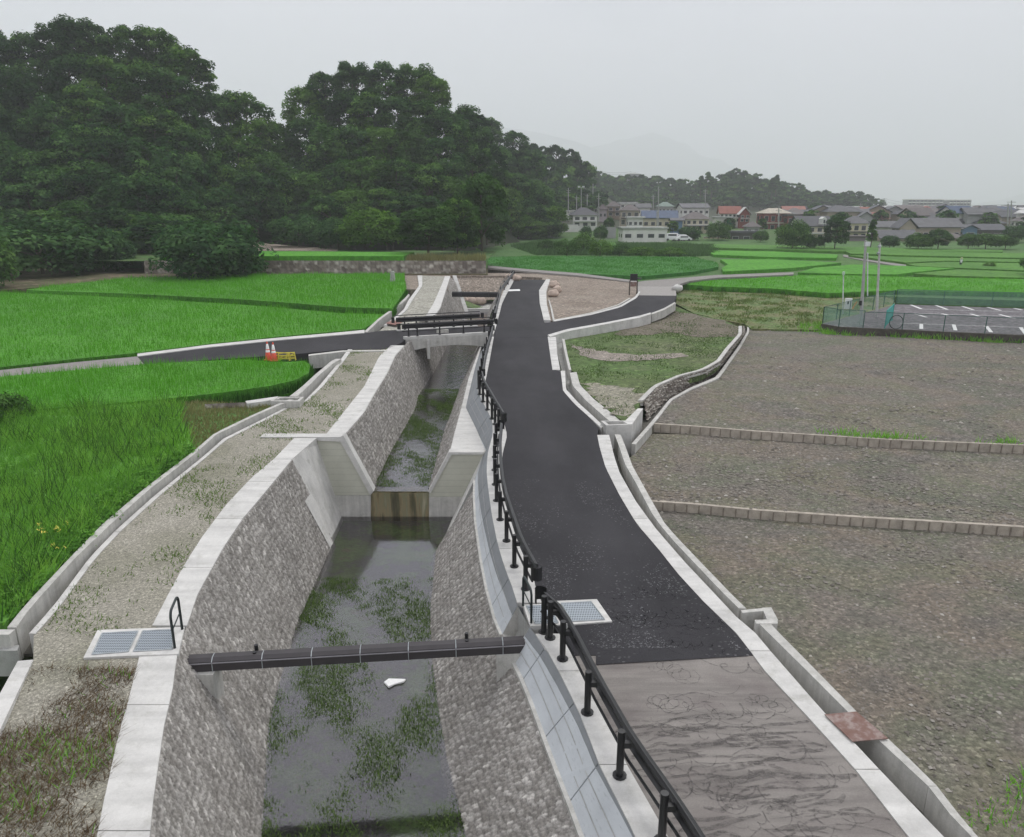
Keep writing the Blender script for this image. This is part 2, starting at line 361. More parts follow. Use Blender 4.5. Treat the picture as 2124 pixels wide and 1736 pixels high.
# ------------------------------------------------------------------ ground sheet
def gfar(Y): return float(np.interp(Y, [0, 96, 112, 200, 215, 250, 330, 450, 700, 9000], [-6, -6, .5, 1.7, 2.0, 3.0, 3.6, 3.2, 2.4, 2.0]))
gx = np.r_[-10000, -4000, -2000, -900, np.linspace(-400, 400, 41), 900, 2000, 4000, 10000]; gy = np.r_[-300, 0, 60, 96, 112, 130, 160, 200, 215, 230, 250, 290, 330, 390, 450, 560, 700, 1000, 2000, 4000, 10000]
V = [(x, y, gfar(y) - (0 if y > 112 else 0)) for y in gy for x in gx]; nx = len(gx)
F = [(j * nx + i, j * nx + i + 1, (j + 1) * nx + i + 1, (j + 1) * nx + i) for j in range(len(gy) - 1) for i in range(nx - 1)]
struct(mk('ground', V, F, GRASSG), 'wide grassy valley floor running back to the horizon')

# ================================================================== CHANNEL
Lcin = edge([(389, 1296), (409, 1236), (429, 1199), (462, 1139), (502, 1078.6), (543, 1030), (606, 953.5), (655, 911)])
Lcin2 = edge([(366.5, 1362.6), (358, 1433), (340, 1509), (328, 1591), (317, 1670), (311, 1736)])
Lcin = np.vstack([Lcin2, Lcin])
Lcout = edge([(202, 1736), (211, 1685), (226, 1618), (246, 1527), (270, 1442), (290, 1359.6), (315, 1301.4), (352, 1229), (385, 1169), (419, 1115.5), (469, 1048.5), (523, 991), (569.5, 952), (609, 911)])
Lbot = edge([(541, 1735), (547, 1652), (556, 1509), (571, 1441), (601.5, 1339.5), (617, 1289), (653, 1208.6), (685.6, 1136.7), (713.6, 1071)], C(ZW))
Rbot = edge([(969, 1735), (952, 1667.4), (929.4, 1577), (910.6, 1471.4), (897.4, 1369.7), (893.6, 1302), (894, 1255.5), (900, 1197), (905.5, 1141), (933.4, 1071)], C(ZW))
RB = SO(-.9)
Rmid = edge([(1211, 1734), (1188, 1671), (1154.4, 1587), (1121, 1497), (1091, 1417), (1064, 1365), (1041, 1313), (1028.7, 1284.8), (1011, 1220), (999.4, 1161.7), (987.6, 1079.6), (984.7, 1027), (985.5, 991.6), (1003.8, 939)], RB)
Rtop = edge([(1311.4, 1724), (1284.7, 1670.8), (1241, 1584), (1208, 1493.7), (1167.8, 1410), (1131, 1343.4), (1098, 1300), (1074, 1256.6), (1064, 1223), (1046, 1176), (1031.6, 1126.5), (1020, 1068), (1012, 1009), (1009, 975), (1012, 940), (1022, 903), (1021, 872), (1003, 838), (990.5, 811.7), (997, 768), (1007, 725), (1012, 697)])
Yst = P(606, 953.5)[1]                         # stone ends, wing begins
YN = 4.0
def extp(e, y0):                               # prolong an edge towards the camera with a damped slope
    s = (e[3, 0] - e[0, 0]) / (e[3, 1] - e[0, 1]); return np.vstack([[e[0, 0] + s * (y0 - e[0, 1]), y0, e[0, 2]], e])
Lcin, Lcout, Lbot, Rbot, Rmid, Rtop = [extp(e, YN) for e in (Lcin, Lcout, Lbot, Rbot, Rmid, Rtop)]

def stonewall(name, elow, eup, Y0, Y1, mat, step=.038, cu=.09, cv=.21, amp=.027, shear=.35, parent=None, side=1, sink=.35, seed=1):
    Ys = np.arange(Y0, Y1 + step, step); lo = atY(elow, Ys); up = atY(eup, Ys)
    dn = (lo - up); ln = np.linalg.norm(dn, axis=1); dirn = dn / ln[:, None]; lo = lo + dirn * sink
    Lm = float(np.median(ln)) + sink; nv = max(3, int(Lm / step)); v = np.linspace(0, 1, nv + 1)
    Pm = up[:, None, :] + (lo - up)[:, None, :] * v[None, :, None]
    U = np.repeat(Ys[:, None], nv + 1, 1); Vv = v[None, :] * Lm + 0 * U
    u = U + shear * Vv; rg = np.random.default_rng(seed)
    ci = np.floor(u / cu).astype(int); cj = np.floor(Vv / cv).astype(int); nI = ci.max() + 4; nJ = cj.max() + 4; oi = ci.min() - 2
    jx = rg.random((nI - oi + 2, nJ + 4)); jy = rg.random(jx.shape); rv = rg.random(jx.shape); hh = rg.random(jx.shape); tx = rg.normal(size=jx.shape); ty = rg.normal(size=jx.shape)
    d1 = np.full(u.shape, 9.); d2 = np.full(u.shape, 9.); rid = np.zeros(u.shape); hgt = np.zeros(u.shape)
    for a in (-1, 0, 1):
        for b in (-1, 0, 1):
            I = ci + a - oi; J = cj + b + 2
            cx = (ci + a + .15 + .7 * jx[I, J]) * cu; cy = (cj + b + .15 + .7 * jy[I, J]) * cv
            dx = (u - cx) / cu; dy = (Vv - cy) / cv; d = np.hypot(dx, dy)
            near = d < d1; d2 = np.where(near, d1, np.minimum(d2, d)); d1 = np.where(near, d, d1)
            rid = np.where(near, rv[I, J], rid); hgt = np.where(near, hh[I, J] * .9 + .35 * tx[I, J] * dx + .35 * ty[I, J] * dy, hgt)
    e = np.clip((d2 - d1) / .45, 0, 1); e = e * e * (3 - 2 * e)
    disp = amp * (e * (.75 + hgt) - .3)
    t = np.array([0, 1., 0]); nrm = np.cross(dirn, t); nrm /= np.linalg.norm(nrm, axis=1)[:, None]
    nrm *= np.sign(nrm[:, 2])[:, None]
    disp[:, 0] = -.02; Pm = Pm + nrm[:, None, :] * disp[:, :, None]
    nU = len(Ys); k = nv + 1; idx = np.arange(nU * k).reshape(nU, k)
    F = np.stack([idx[:-1, :-1], idx[1:, :-1], idx[1:, 1:], idx[:-1, 1:]], -1).reshape(-1, 4)
    return mk_np(name, Pm.reshape(-1, 3), F, mat, parent, {'rnd': rid.ravel(), 'joint': (1 - e).ravel()})
o = stonewall('stone_revetment', Lbot, Lcin, YN, Yst, STONE, seed=1); tag(o, 'grey rubble stone slope on the left side of the near pool', 'stone slope')
YstR = min(P(985.5, 991.6, RB)[1], P(905.5, 1141, C(ZW))[1])
o = stonewall('stone_revetment', Rbot, Rmid, YN, YstR, STONE, seed=2, shear=-.35); tag(o, 'grey rubble stone slope on the right of the near pool, under the pale block slope', 'stone slope')

# coping on left bank, with joints
def coping(name, eA, eB, breaks, depth, mat, label, cat, up=0.0, gap=.012, group=None):
    r = empty(name, atY(eA, [breaks[0]])[0]); tag(r, label, cat, group); loc = np.array(r.location)
    for a, b in zip(breaks[:-1], breaks[1:]):
        Ys = np.linspace(a + gap, b - gap, max(2, int((b - a) / .8) + 2))
        strip('slab', atY(eA, Ys) - loc, atY(eB, Ys) - loc, depth, mat, r, up)
    return r
YG0 = P(368, 1356)[1]; YG1 = P(381, 1301)[1]
coping('canal_coping', Lcout, Lcin, [YN, 7.5, 11, 14.4, YG0 - .03], .5, CONC, 'pale concrete coping strip in the left foreground, in front of the drain grates', 'coping', .03)
coping('canal_coping', Lcout, Lcin, [YG1 + .03, 20.6, 24, 27.3, Yst, YW - .08], .5, CONC, 'pale concrete coping strip along the left bank, beyond the drain grates up to the weir', 'coping', .03)
# ---- weir: wing slopes, front walls, sill
wr = empty('weir', (0, YW, ZW)); tag(wr, 'stepped concrete weir crossing the canal below the upper channel', 'weir'); wl = np.array([0, YW, ZW])
cinW = PY(655, 910, YW)
A = [atY(Lcin, [Yst])[0], atY(Lcin, [(Yst + YW) / 2])[0], cinW]; B = [P(685.6, 1136.7, C(ZW)), P(699.6, 1103, C(ZW)), PY(713.6, 1071, YW)]
A = np.array(A); A[:, 2] += .012; B = np.array(B); B[:, 2] -= .4
Cc = A + [-.6, 0, -.05]; nA = 3
V = [a - wl for a in A] + [b - wl for b in B] + [c - wl - [.9, 0, 4] for c in A]
mk('wing_slope', V, [(0, 1, 4, 3), (1, 2, 5, 4), (0, 3, 6), (3, 4, 7, 6), (4, 5, 8, 7)], CONC, wr)
# proud lower panel on the left wing
a0, b0 = atY(Lcin, [Yst])[0], P(685.6, 1136.7, C(ZW)); q = [a0 + (b0 - a0) * s for s in (.42, 1.0)]
V = [q[0] + [-.02, -.55, .03], q[0] + [0, .4, .04], q[1] + [0, .4, .04], q[1] + [0, -.1, .03]]
mk('wing_panel', [v - wl + [.02, 0, .02] for v in V], [(0, 1, 2, 3)], CONC, wr)
A = np.array([P(985.5, 991.6, RB), PY(1003.8, 939, YW)]); B = np.array([P(905.5, 1141, C(ZW)), PY(933.4, 1071, YW)]); A[:, 2] += .01; B[:, 2] -= .3
mk('wing_slope', [v - wl for v in (A[0], A[1], B[1], B[0], A[1] + [.9, 0, -4], A[0] + [.9, 0, -4])], [(0, 3, 2, 1), (0, 5, 3)], CONC, wr)
def facewall(name, poly, t, mat, y=0.0, parent=wr):
    pts = [PY(a, b, YW + y) - wl for a, b in poly]; n = len(pts); V = pts + [p + [0, t, 0] for p in pts]
    F = [tuple(range(n)), tuple(range(2 * n - 1, n - 1, -1))] + [(i, n + i, n + (i + 1) % n, (i + 1) % n) for i in range(n)]
    return mk(name, V, F, mat, parent)
facewall('front_wall', [(648, 912), (706, 912), (768, 1022), (768, 1027), (690, 1027)], .34, FORM)
facewall('front_wall', [(690, 1028), (769, 1028), (769, 1130), (690, 1130)], .6, CONC2, -.03)
facewall('front_wall', [(936, 941), (1012, 941), (978, 1030), (890, 1030), (890, 1022)], .34, FORM)
facewall('front_wall', [(890, 1031), (970, 1031), (970, 1130), (890, 1130)], .6, CONC2, -.03)
facewall('wall_cap', [(540, 906), (706, 906), (712, 903), (775, 1019), (768, 1027), (706, 916), (606, 911.5), (540, 913)], .5, CONC, -.06)
facewall('wall_cap', [(931, 938), (1004, 938), (1004, 943), (937, 943), (893, 1023), (888, 1020)], .5, CONC, -.06)
def wetmat():
    m, t, b, o = newmat('wet_concrete'); v = coords(t, (1, 1, .12))
    k = ramp(t, noise(t, v, 2.3, 4, .6), [(.32, (.06, .055, .028)), (.43, (.11, .10, .05)), (.52, (.25, .20, .11)), (.60, (.19, .19, .11)), (.70, (.36, .33, .23))])
    setc(t, b, k); b.inputs['Roughness'].default_value = .3; b.inputs['Specular IOR Level'].default_value = .5; return m
WETC = wetmat()
facewall('sill', [(769.5, 1023), (889.5, 1023), (889.5, 1130), (769.5, 1130)], .9, WETC, -.02)
# ---- upper channel
Ulin = edge([(713.5, 903.6), (756, 855), (776, 818.5), (803, 775), (820, 738), (838, 718), (862, 692), (902, 654), (912.8, 640), (928, 592), (934, 573)])
Ulout = edge([(677, 901), (756, 801.7), (786, 741), (811, 717), (842, 690), (886, 652), (900, 628), (916, 592), (923, 573)])
Ulbot = edge([(774, 1010), (811.7, 933), (841, 883), (861.6, 845), (866.6, 822), (900, 771.6), (923.5, 724.7), (945, 683), (964.7, 647)], C(ZU)); Ulbot = np.vstack([Ulbot, [P(944, 573)]])
Urbot = edge([(889.4, 1018), (911.4, 933), (924, 890), (940.7, 845), (957, 798), (977, 755), (990.5, 721), (1003, 683), (1013, 647)], C(ZU))
Urtop = edge([(935, 931), (943, 898), (955, 854), (960, 835), (972, 785), (990.5, 735), (1002, 700), (1016, 655)], RB)
Ubr = edge([(1004, 928), (987.6, 889), (973, 859.7), (966, 845), (973.7, 811.7), (986, 760), (1000, 716), (1022, 655)], RB)
YU = P(912, 640)[1]; YE = P(930, 573)[1]
o = stonewall('stone_revetment', Ulbot, Ulin, YW + .3, P(944, 573)[1] - 1, STONE, step=.07, cu=.14, cv=.24, amp=.038, seed=3); tag(o, 'grey rubble stone slope on the left side of the narrow upper channel', 'stone slope')
o = stonewall('stone_revetment', Urbot, Urtop, YW + .3, 94, STONE, step=.07, cu=.14, cv=.24, amp=.038, seed=4, shear=-.35); tag(o, 'thin strip of grey stone slope on the right side of the upper channel', 'stone slope')
stp = P(825, 717)[1]; YBf = P(870, 690)[1]
coping('canal_coping', Ulout, Ulin, [YW + .45, 38, 43.5, 49, stp], .5, CONC, 'pale concrete coping along the left bank between the weir and the small bridge', 'coping', .03)
coping('canal_coping', Ulout, Ulin, [P(886, 655)[1], 66, 76, YE], .5, CONC, 'pale concrete coping along the left bank beyond the small bridge', 'coping', .03)
o = stripY('canal_berm', Urtop, Ubr, YW + .2, P(1003, 692, RB)[1], .4, CONC, up=.01); tag(o, 'flat white concrete berm beside the upper channel right after the weir', 'berm')
# ---- right block slope, in individual panels with a recess for the duct
YR0 = P(1098, 1300)[1]; YR1 = P(1074, 1256.6)[1]
bs = empty('block_slope', (0, YN, 0)); tag(bs, 'pale blue-grey concrete block slope below the guardrail, in the foreground in front of the duct', 'block slope')
bs2 = empty('block_slope', (0, YR1, 0)); tag(bs2, 'pale blue-grey concrete block slope curving below the guardrail, from the duct to the bridge', 'block slope')
def slopepanel(a, b, r, lowe, upe, gap=.02, joints=True):
    Ys = np.linspace(a + gap, b - gap, max(2, int((b - a) / .7) + 2)); lo = atY(lowe, Ys); up = atY(upe, Ys); lc = np.array(r.location)
    lo = lo - lc; up = up - lc; n = len(Ys); inn = np.array([.25, 0, -.15]); V = list(up) + list(lo) + list(up + inn) + list(lo + inn)
    F = []
    for i in range(n - 1): F += [(i, n + i, n + i + 1, i + 1)]
    F += [(0, 2 * n, 3 * n, n), (n - 1, 2 * n - 1, 4 * n - 1, 3 * n - 1)]
    mk('panel', V, F, BLOCK, r)
    if joints:
        mb = MB()
        for s in (.36, .68):
            A_ = up + (lo - up) * s + [-.004, 0, .006]; B_ = up + (lo - up) * (s + .022) + [-.004, 0, .006]
            mb.add(list(A_) + list(B_), [(i, n + i, n + i + 1, i + 1) for i in range(n - 1)])
        mb.build('joint', CONC3, r)
YP2 = P(1131, 1343.4)[1]; YP3 = P(1241, 1584)[1]
for a, b in ((YN, 7.6), (7.6, 10.2), (10.2, YP3), (YP3, 14.5), (14.5, YP2), (YP2, YR0)): slopepanel(a, b, bs, Rmid, Rtop)
for a, b in ((YR1, 20), (20, 22.5), (22.5, 25), (25, 27.5), (27.5, 30), (30, YW)): slopepanel(a, b, bs2, Rmid, Rtop)
yy = YW
while yy < 52: slopepanel(yy, min(yy + 3.5, 53.2), bs2, Ubr, Rtop); yy += 3.5
# backing behind the slope (mortar) and the recess
Ys = np.linspace(YN, YW, 40); lo = atY(Rmid, Ys) + [.3, 0, -.17]; up = atY(Rtop, Ys) + [.3, 0, -.17]
strip('mortar_bed', up, lo, .3, CONC3, bs, 0)
bs.location  # noqa
o = stripY('ledge', Rmid, np.array(Rmid) + [-.10, 0, 0], YN, YR0, .12, CONC2, bs, .0)
o.parent = None; o.parent = bs
for c in bs.children:
    if c.name.startswith(('mortar', 'ledge')): c.location = -np.array(bs.location)
o = stripY('ledge', Rmid, np.array(Rmid) + [-.08, 0, 0], YR1, Yst, .1, CONC2, bs2, .0); o.location = -np.array(bs2.location)
rc = empty('duct_recess', atY(Rtop, [YR0])[0]); tag(rc, 'concrete recess in the block slope where the brown duct ends on the right', 'recess'); lc = np.array(rc.location)
Ys = np.linspace(YR0, YR1, 4); t_ = atY(Rtop, Ys) - lc; b_ = atY(Rmid, Ys) - lc
bk = t_ + [.0, 0, 0]; bkl = t_ - [0, 0, 1.0]
mk('back_wall', list(bk) + list(bkl), [(i, i + 1, 5 + i, 4 + i) for i in range(3)], CONC3, rc)
mk('side_wall', [t_[0], bkl[0], b_[0]], [(0, 1, 2)], CONC2, rc); mk('side_wall', [t_[-1], bkl[-1], b_[-1]], [(0, 1, 2)], CONC2, rc)
mk('ledge', list(bkl + [0, 0, .02]) + list(b_ + [0, 0, .02]), [(i, i + 1, 5 + i, 4 + i) for i in range(3)], CONC2, rc)
# ---- kerb between slope and road
Rkerb = edge([(1385, 1737), (1345, 1667.4), (1301, 1590.6), (1278, 1540.5), (1231, 1447), (1201, 1383.5), (1174.5, 1336.8), (1148, 1300), (1114, 1233), (1099, 1167.5), (1072.7, 1109), (1055, 1050), (1046, 1009), (1040.4, 968), (1042, 944.7), (1052, 903.6), (1044, 872), (1034, 852), (1018, 822), (1007, 791.6), (1015.6, 748), (1024, 701)])
Rkerb = extp(Rkerb, YN)
coping('road_kerb', Rtop, Rkerb, [YN, 7, 9.8, 12.6, 15.6, YR0 - .35], .45, CONC, 'pale concrete kerb beam carrying the foreground guardrail, in front of the right drain grate', 'kerb', .035)
coping('road_kerb', Rtop, Rkerb, [YR1 + .1, 21.8, 26, 30.5, 34.5, 39, 44, 49, P(1020, 699)[1]], .45, CONC, 'pale concrete kerb beam under the long guardrail, between the right drain grate and the bridge', 'kerb', .035)
# ---- beds and water
def bedmat():
    m, t, b, o = newmat('river_bed'); v = coords(t)
    k = ramp(t, noise(t, v, .6, 8, .68), [(.34, (.045, .046, .045)), (.45, (.06, .058, .05)), (.49, (.06, .10, .022)), (.60, (.09, .17, .03)), (.70, (.13, .11, .05))])
    k = mixc(t, 1, k, ramp(t, noise(t, v, 12, 5, .7), [(.3, .5), (.7, 1.5)]), 'MULTIPLY')
    setc(t, b, k); bump(t, b, noise(t, v, 9, 4), .8, .05); return m
def watermat(name, rip=.25, tint=(.6, .62, .55), sc=6.0):
    m, t, b, o = newmat(name); t.nodes.remove(b); v = coords(t)
    fr = N(t, 'ShaderNodeFresnel'); fr.inputs['IOR'].default_value = 1.75; g = N(t, 'ShaderNodeBsdfGlossy'); g.inputs['Roughness'].default_value = .09; g.inputs[0].default_value = (.95, .93, .97, 1)
    tr = N(t, 'ShaderNodeBsdfTransparent'); tr.inputs[0].default_value = (*tint, 1); ms = N(t, 'ShaderNodeMixShader')
    bp = N(t, 'ShaderNodeBump'); bp.inputs['Strength'].default_value = rip; bp.inputs['Distance'].default_value = .02; t.links.new(noise(t, v, sc, 3, .6), bp.inputs['Height'])
    t.links.new(bp.outputs[0], fr.inputs['Normal']); t.links.new(bp.outputs[0], g.inputs['Normal'])
    t.links.new(mth(t, 'MULTIPLY', fr.outputs[0], 1.55, True), ms.inputs[0]); t.links.new(tr.outputs[0], ms.inputs[1]); t.links.new(g.outputs[0], ms.inputs[2]); t.links.new(ms.outputs[0], o.inputs[0])
    return m
BED = bedmat()
ofs = np.array([[.5, 0, 0]])
struct(stripY('river_bed', Lbot - ofs, Rbot + ofs, YN, YW, .2, BED, up=-.22), 'dark muddy bed with green weed under the near pool')
struct(stripY('river_bed', Ulbot - ofs, Urbot + ofs, YW + .5, 95, .2, BED, up=-.16), 'dark pebbly bed under the upper channel')
o = stripY('water', Lbot - ofs * .6, Rbot + ofs * .6, YN, YW - .03, .004, watermat('still_water', .16, (.72, .72, .70), 2.2), up=0); struct(o, 'still shallow pool mirroring the grey sky below the weir')
# single faces only for water
def flat(name, eA, eB, Y0, Y1, z, mat):
    Ys = np.linspace(Y0, Y1, 30); A_ = atY(eA, Ys); B_ = atY(eB, Ys); A_[:, 2] = z; B_[:, 2] = z; n = 30
    return mk(name, list(A_) + list(B_), [(i, n + i, n + i + 1, i + 1) for i in range(n - 1)], mat)
m_ = o.data.materials[0]; bpy.data.objects.remove(o)
struct(flat('water', Lbot - ofs * .6, Rbot + ofs * .6, YN, YW - .03, ZW, m_), 'still shallow pool mirroring the grey sky below the weir')
struct(flat('water', Ulbot - ofs * .6, Urbot + ofs * .6, YW - .02, 93.5, ZU, watermat('rippled_water', 1.0, (.55, .56, .5), 3.5)), 'rippled shallow stream in the upper channel')

# ================================================================== LEFT BANK
Kr = edge([(73.7, 1316.5), (124, 1259.6), (197.7, 1159), (251, 1102), (328, 1031.8), (429, 948), (469, 912.8), (545, 875), (596, 847.5), (636.5, 833), (670, 801.7), (711.5, 751.5), (731, 725)])
Kl = edge([(60, 1316.5), (111, 1259.6), (187, 1157), (242, 1100), (321, 1029), (424, 946), (464, 910.5), (541, 872.5), (588, 848), (626, 838), (662, 801.7), (703, 751.5), (722, 725)])
Wi = edge([(25, 1313), (62, 1261), (154, 1159), (234.5, 1082), (308, 1016), (402, 943), (450.6, 899.4), (468, 892), (526, 863.5), (580, 840)], SO(.28))
Wo = edge([(13.4, 1303), (53.6, 1253), (147.4, 1154), (214.4, 1085), (301.5, 1011.7), (398.7, 938), (445.6, 897.8), (462, 890), (522.6, 861), (576, 837.5)], SO(.28))
YKn = P(73.7, 1316.5)[1]; YKe = P(596, 847.5)[1]; YKf = P(731, 725)[1]
gb = [(73.7, 1316.5)]
poly = [tuple(p[:2]) for p in Kr] + [(P(811, 717)[0], P(811, 717)[1])] + [tuple(p[:2]) for p in atY(Lcout, np.linspace(YW, YN, 30))]
poly = [tuple(p[:2] - [0.05, 0]) for p in Kr] + W2([(790, 725), (815, 717)]) + [tuple(p[:2] + [.15, 0]) for p in atY(Ulout, np.linspace(stp, YW + .2, 20))] + [tuple(p[:2] + [.1, 0]) for p in atY(Lcout, np.linspace(YW, YN, 30))] + [(-14.5, YN), tuple((P(0, 1500)[:2])), tuple(P(30, 1440)[:2]), tuple(P(69, 1368)[:2])]
struct(sheet('gravel_bank', poly, SO(.0), GRAVEL, .6, 1.2), 'gravelly strip of ground with sparse weeds along the left bank')
coping('gutter_kerb', Kl, Kr, [YKn, 19.5, 23, 27, 31.5, YKe], .6, CONC, 'narrow pale kerb along the left edge of the gravel bank, from the foreground to the catch basin', 'kerb', .03)
coping('gutter_kerb', Kl, Kr, [YKe + .4, 43, 47.5, YKf], .6, CONC, 'narrow pale kerb along the gravel bank between the catch basin and the side road', 'kerb', .03)
coping('gutter_wall', Wo, Wi, [YKn - .1, P(154, 1159, SO(.28))[1], P(301, 1012, SO(.28))[1], P(462, 890, SO(.28))[1], YKe + .8], .95, CONC2, 'long low concrete gutter wall curving between the weeds and the gravel bank', 'gutter wall', gap=.006)
struct(strip('gutter_floor', atY(Wi, np.linspace(YKn, YKe + 1, 30)) - [0.2, 0, .85], atY(Kl, np.linspace(YKn, YKe + 1, 30)) + [0.05, 0, -.57], .1, MUD), 'dark floor of the left gutter')
# near end returns of the wall and the front slab
r = empty('gutter_wall', P(0, 1310, SO(.28))); tag(r, 'short concrete wall turning left out of frame at the near end of the left gutter', 'gutter wall'); lc = np.array(r.location)
e0 = P(25, 1311, SO(.28)); w_ = MB(); w_.box(e0[0] - 6, e0[0] + .0, e0[1] - .12, e0[1] + .12, -.9 + e0[2], e0[2] + .003); o = w_.build('wall', CONC2, r); o.location = -lc
s = [P(x, y, SO(.05)) for x, y in ((69, 1368), (37, 1371), (-60, 1560), (-20, 1570))]; w_ = MB(); w_.prism([p[:2] for p in s[::-1]], -.5, s[0][2]); o = w_.build('slab', CONC, r); o.location = -lc
s = [P(x, y, SO(-.1)) for x, y in ((40, 1338), (-80, 1338), (-80, 1352), (36, 1350))]; w_ = MB(); w_.prism([p[:2] for p in s[::-1]], -.6, s[0][2]); o = w_.build('floor', CONC3, r); o.location = -lc
# upstream part of gutter wall with catch basin
W2i = edge([(616.4, 822), (640, 800), (664, 776), (693, 752), (708, 744)], SO(.28)); W2o = edge([(603, 820), (626.5, 801.7), (652, 778), (688, 748), (700, 743)], SO(.28))
coping('gutter_wall', W2o, W2i, [W2i[0, 1], W2i[2, 1], W2i[-1, 1]], .95, CONC2, 'concrete gutter wall beside the rice, between the catch basin and the side road', 'gutter wall', gap=.006)
struct(strip('gutter_floor', atY(W2i, np.linspace(YKe, YKf, 12)) - [0.2, 0, .8], atY(Kl, np.linspace(YKe, YKf, 12)) + [0.05, 0, -.55], .1, MUD), 'dark floor of the upper left gutter')
b0 = P(596, 829, SO(.3)); r = empty('catch_basin', b0); tag(r, 'square concrete catch basin where the two left gutter walls meet', 'catch basin')
w_ = MB(); w_.box(-.75, .75, -.45, -.3, -1.1, .04); w_.box(-.75, .75, .3, .45, -1.1, .04); w_.box(-.75, -.6, -.3, .3, -1.1, .04); w_.box(.6, .75, -.3, .3, -1.1, .04); w_.build('rim', CONC2, r); MB().box(-.6, .6, -.3, .3, -.9, -.7).build('floor', MUD, r)
s = [P(x, y, SO(.28)) for x, y in ((509, 833), (576, 822), (580, 828), (513, 839))]; lc = P(545, 832, SO(.28)); r = empty('side_wall', lc); tag(r, 'short pale concrete wall leading left from the catch basin to the rice edge', 'wall')
w_ = MB(); w_.prism([p[:2] - lc[:2] for p in s[::-1]], -1.0, .03); w_.build('wall', CONC, r)
rw = edge([(428, 846), (470, 843), (509, 839)], SO(.2)); A_ = rw + [0, 0, 0]; lc = rw[0]
def rub(name, A, B, mat, label, cat, cu=.3, cv=.3, amp=.06, step=.1, seed=5, group=None):
    """rubble face between two arbitrary 3d polylines (top, bottom)"""
    A = np.array(A); B = np.array(B); ln = np.sum(np.linalg.norm(np.diff(A, axis=0), axis=1)); n = max(4, int(ln / step)); A = resamp(A, n); B = resamp(B, n)
    hv = float(np.mean(np.linalg.norm(A - B, axis=1))); k = max(3, int(hv / step)); rg = np.random.default_rng(seed)
    U, Vv = np.meshgrid(np.linspace(0, ln, n), np.linspace(0, hv, k), indexing='ij'); ci = np.floor(U / cu).astype(int); cj = np.floor(Vv / cv).astype(int)
    jx = rg.random((ci.max() + 4, cj.max() + 4)); jy = rg.random(jx.shape); rv = rg.random(jx.shape); d1 = np.full(U.shape, 9.); d2 = d1.copy(); rid = 0 * d1
    for a in (-1, 0, 1):
        for b in (-1, 0, 1):
            I = ci + a + 1; J = cj + b + 1; d = np.hypot((U - (ci + a + .15 + .7 * jx[I, J]) * cu) / cu, (Vv - (cj + b + .15 + .7 * jy[I, J]) * cv) / cv)
            nr = d < d1; d2 = np.where(nr, d1, np.minimum(d2, d)); d1 = np.where(nr, d, d1); rid = np.where(nr, rv[I, J], rid)
    e = np.clip((d2 - d1) / .4, 0, 1); Pm = A[:, None] + (B - A)[:, None] * np.linspace(0, 1, k)[None, :, None]
    T = np.gradient(A, axis=0); nrm = np.cross(B - A, T); nrm /= np.linalg.norm(nrm, axis=1)[:, None]; nrm *= np.sign(-nrm[:, 1:2] + 1e-6)
    dd = amp * e * (.6 + rid); Pm = Pm + nrm[:, None] * dd[:, :, None]; idx = np.arange(n * k).reshape(n, k)
    F = np.stack([idx[:-1, :-1], idx[1:, :-1], idx[1:, 1:], idx[:-1, 1:]], -1).reshape(-1, 4)
    return tag(mk_np(name, Pm.reshape(-1, 3), F, mat, None, {'rnd': rid.ravel(), 'joint': (1 - e).ravel()}), label, cat, group)
rub('rubble_wall', [P(x, y, SO(.3)) for x, y in ((425, 838), (470, 836), (511, 834))], [P(x, y, SO(.3)) + [0, -.1, -.75] for x, y in ((425, 838), (470, 836), (511, 834))], STONEB, 'small dark rubble wall holding up the rice edge left of the catch basin', 'stone wall', .35, .3)

# ---- side road to the left, and its kerb
stop = [(285, 739.5), (435.5, 721), (569.5, 707.5), (711.5, 695.5), (756, 692), (789.5, 686.5), (850, 684), (1030, 677)]
sbot = [(300, 757), (400, 750), (502.5, 743), (620, 734.7), (711.5, 725.7), (803, 724.7), (832, 712), (848, 699), (1030, 690)]
struct(stripL('side_road', stop, sbot, SO(.0), .5, ASPH, up=.03, n=40), 'black asphalt side road crossing the small bridge to the left')
struct(stripL('farm_lane', [(-300, 806), (0, 768), (150, 752), (285, 739.5), (310, 738)], [(-300, 830), (0, 785), (187, 765), (300, 757), (330, 755)], SO(0), .5, PALEGR if 0 else M('old_lane', (.24, .225, .21), var=.15), up=.01, n=20), 'worn pale grey lane joining the side road at the left')
k1 = [(285, 738.7), (435.5, 719.6), (569.5, 706), (711.5, 693.8), (756, 690), (792, 668)]; k0 = [(285, 733.5), (435.5, 714.5), (569.5, 701), (711.5, 688.5), (756, 684), (784, 664)]
tag(stripL('road_kerb', k0[:5], k1[:5], SO(.08), .5, CONC, n=24), 'pale double kerb along the far edge of the left side road, beside the rice', 'kerb')
tag(stripL('retaining_wall', [(640, 735), (711.5, 726.5), (803, 725.5)], [(640, 738), (711.5, 729.5), (803, 728)], SO(.05), .9, CONC2, n=10), 'low concrete retaining wall under the near edge of the side road', 'wall')
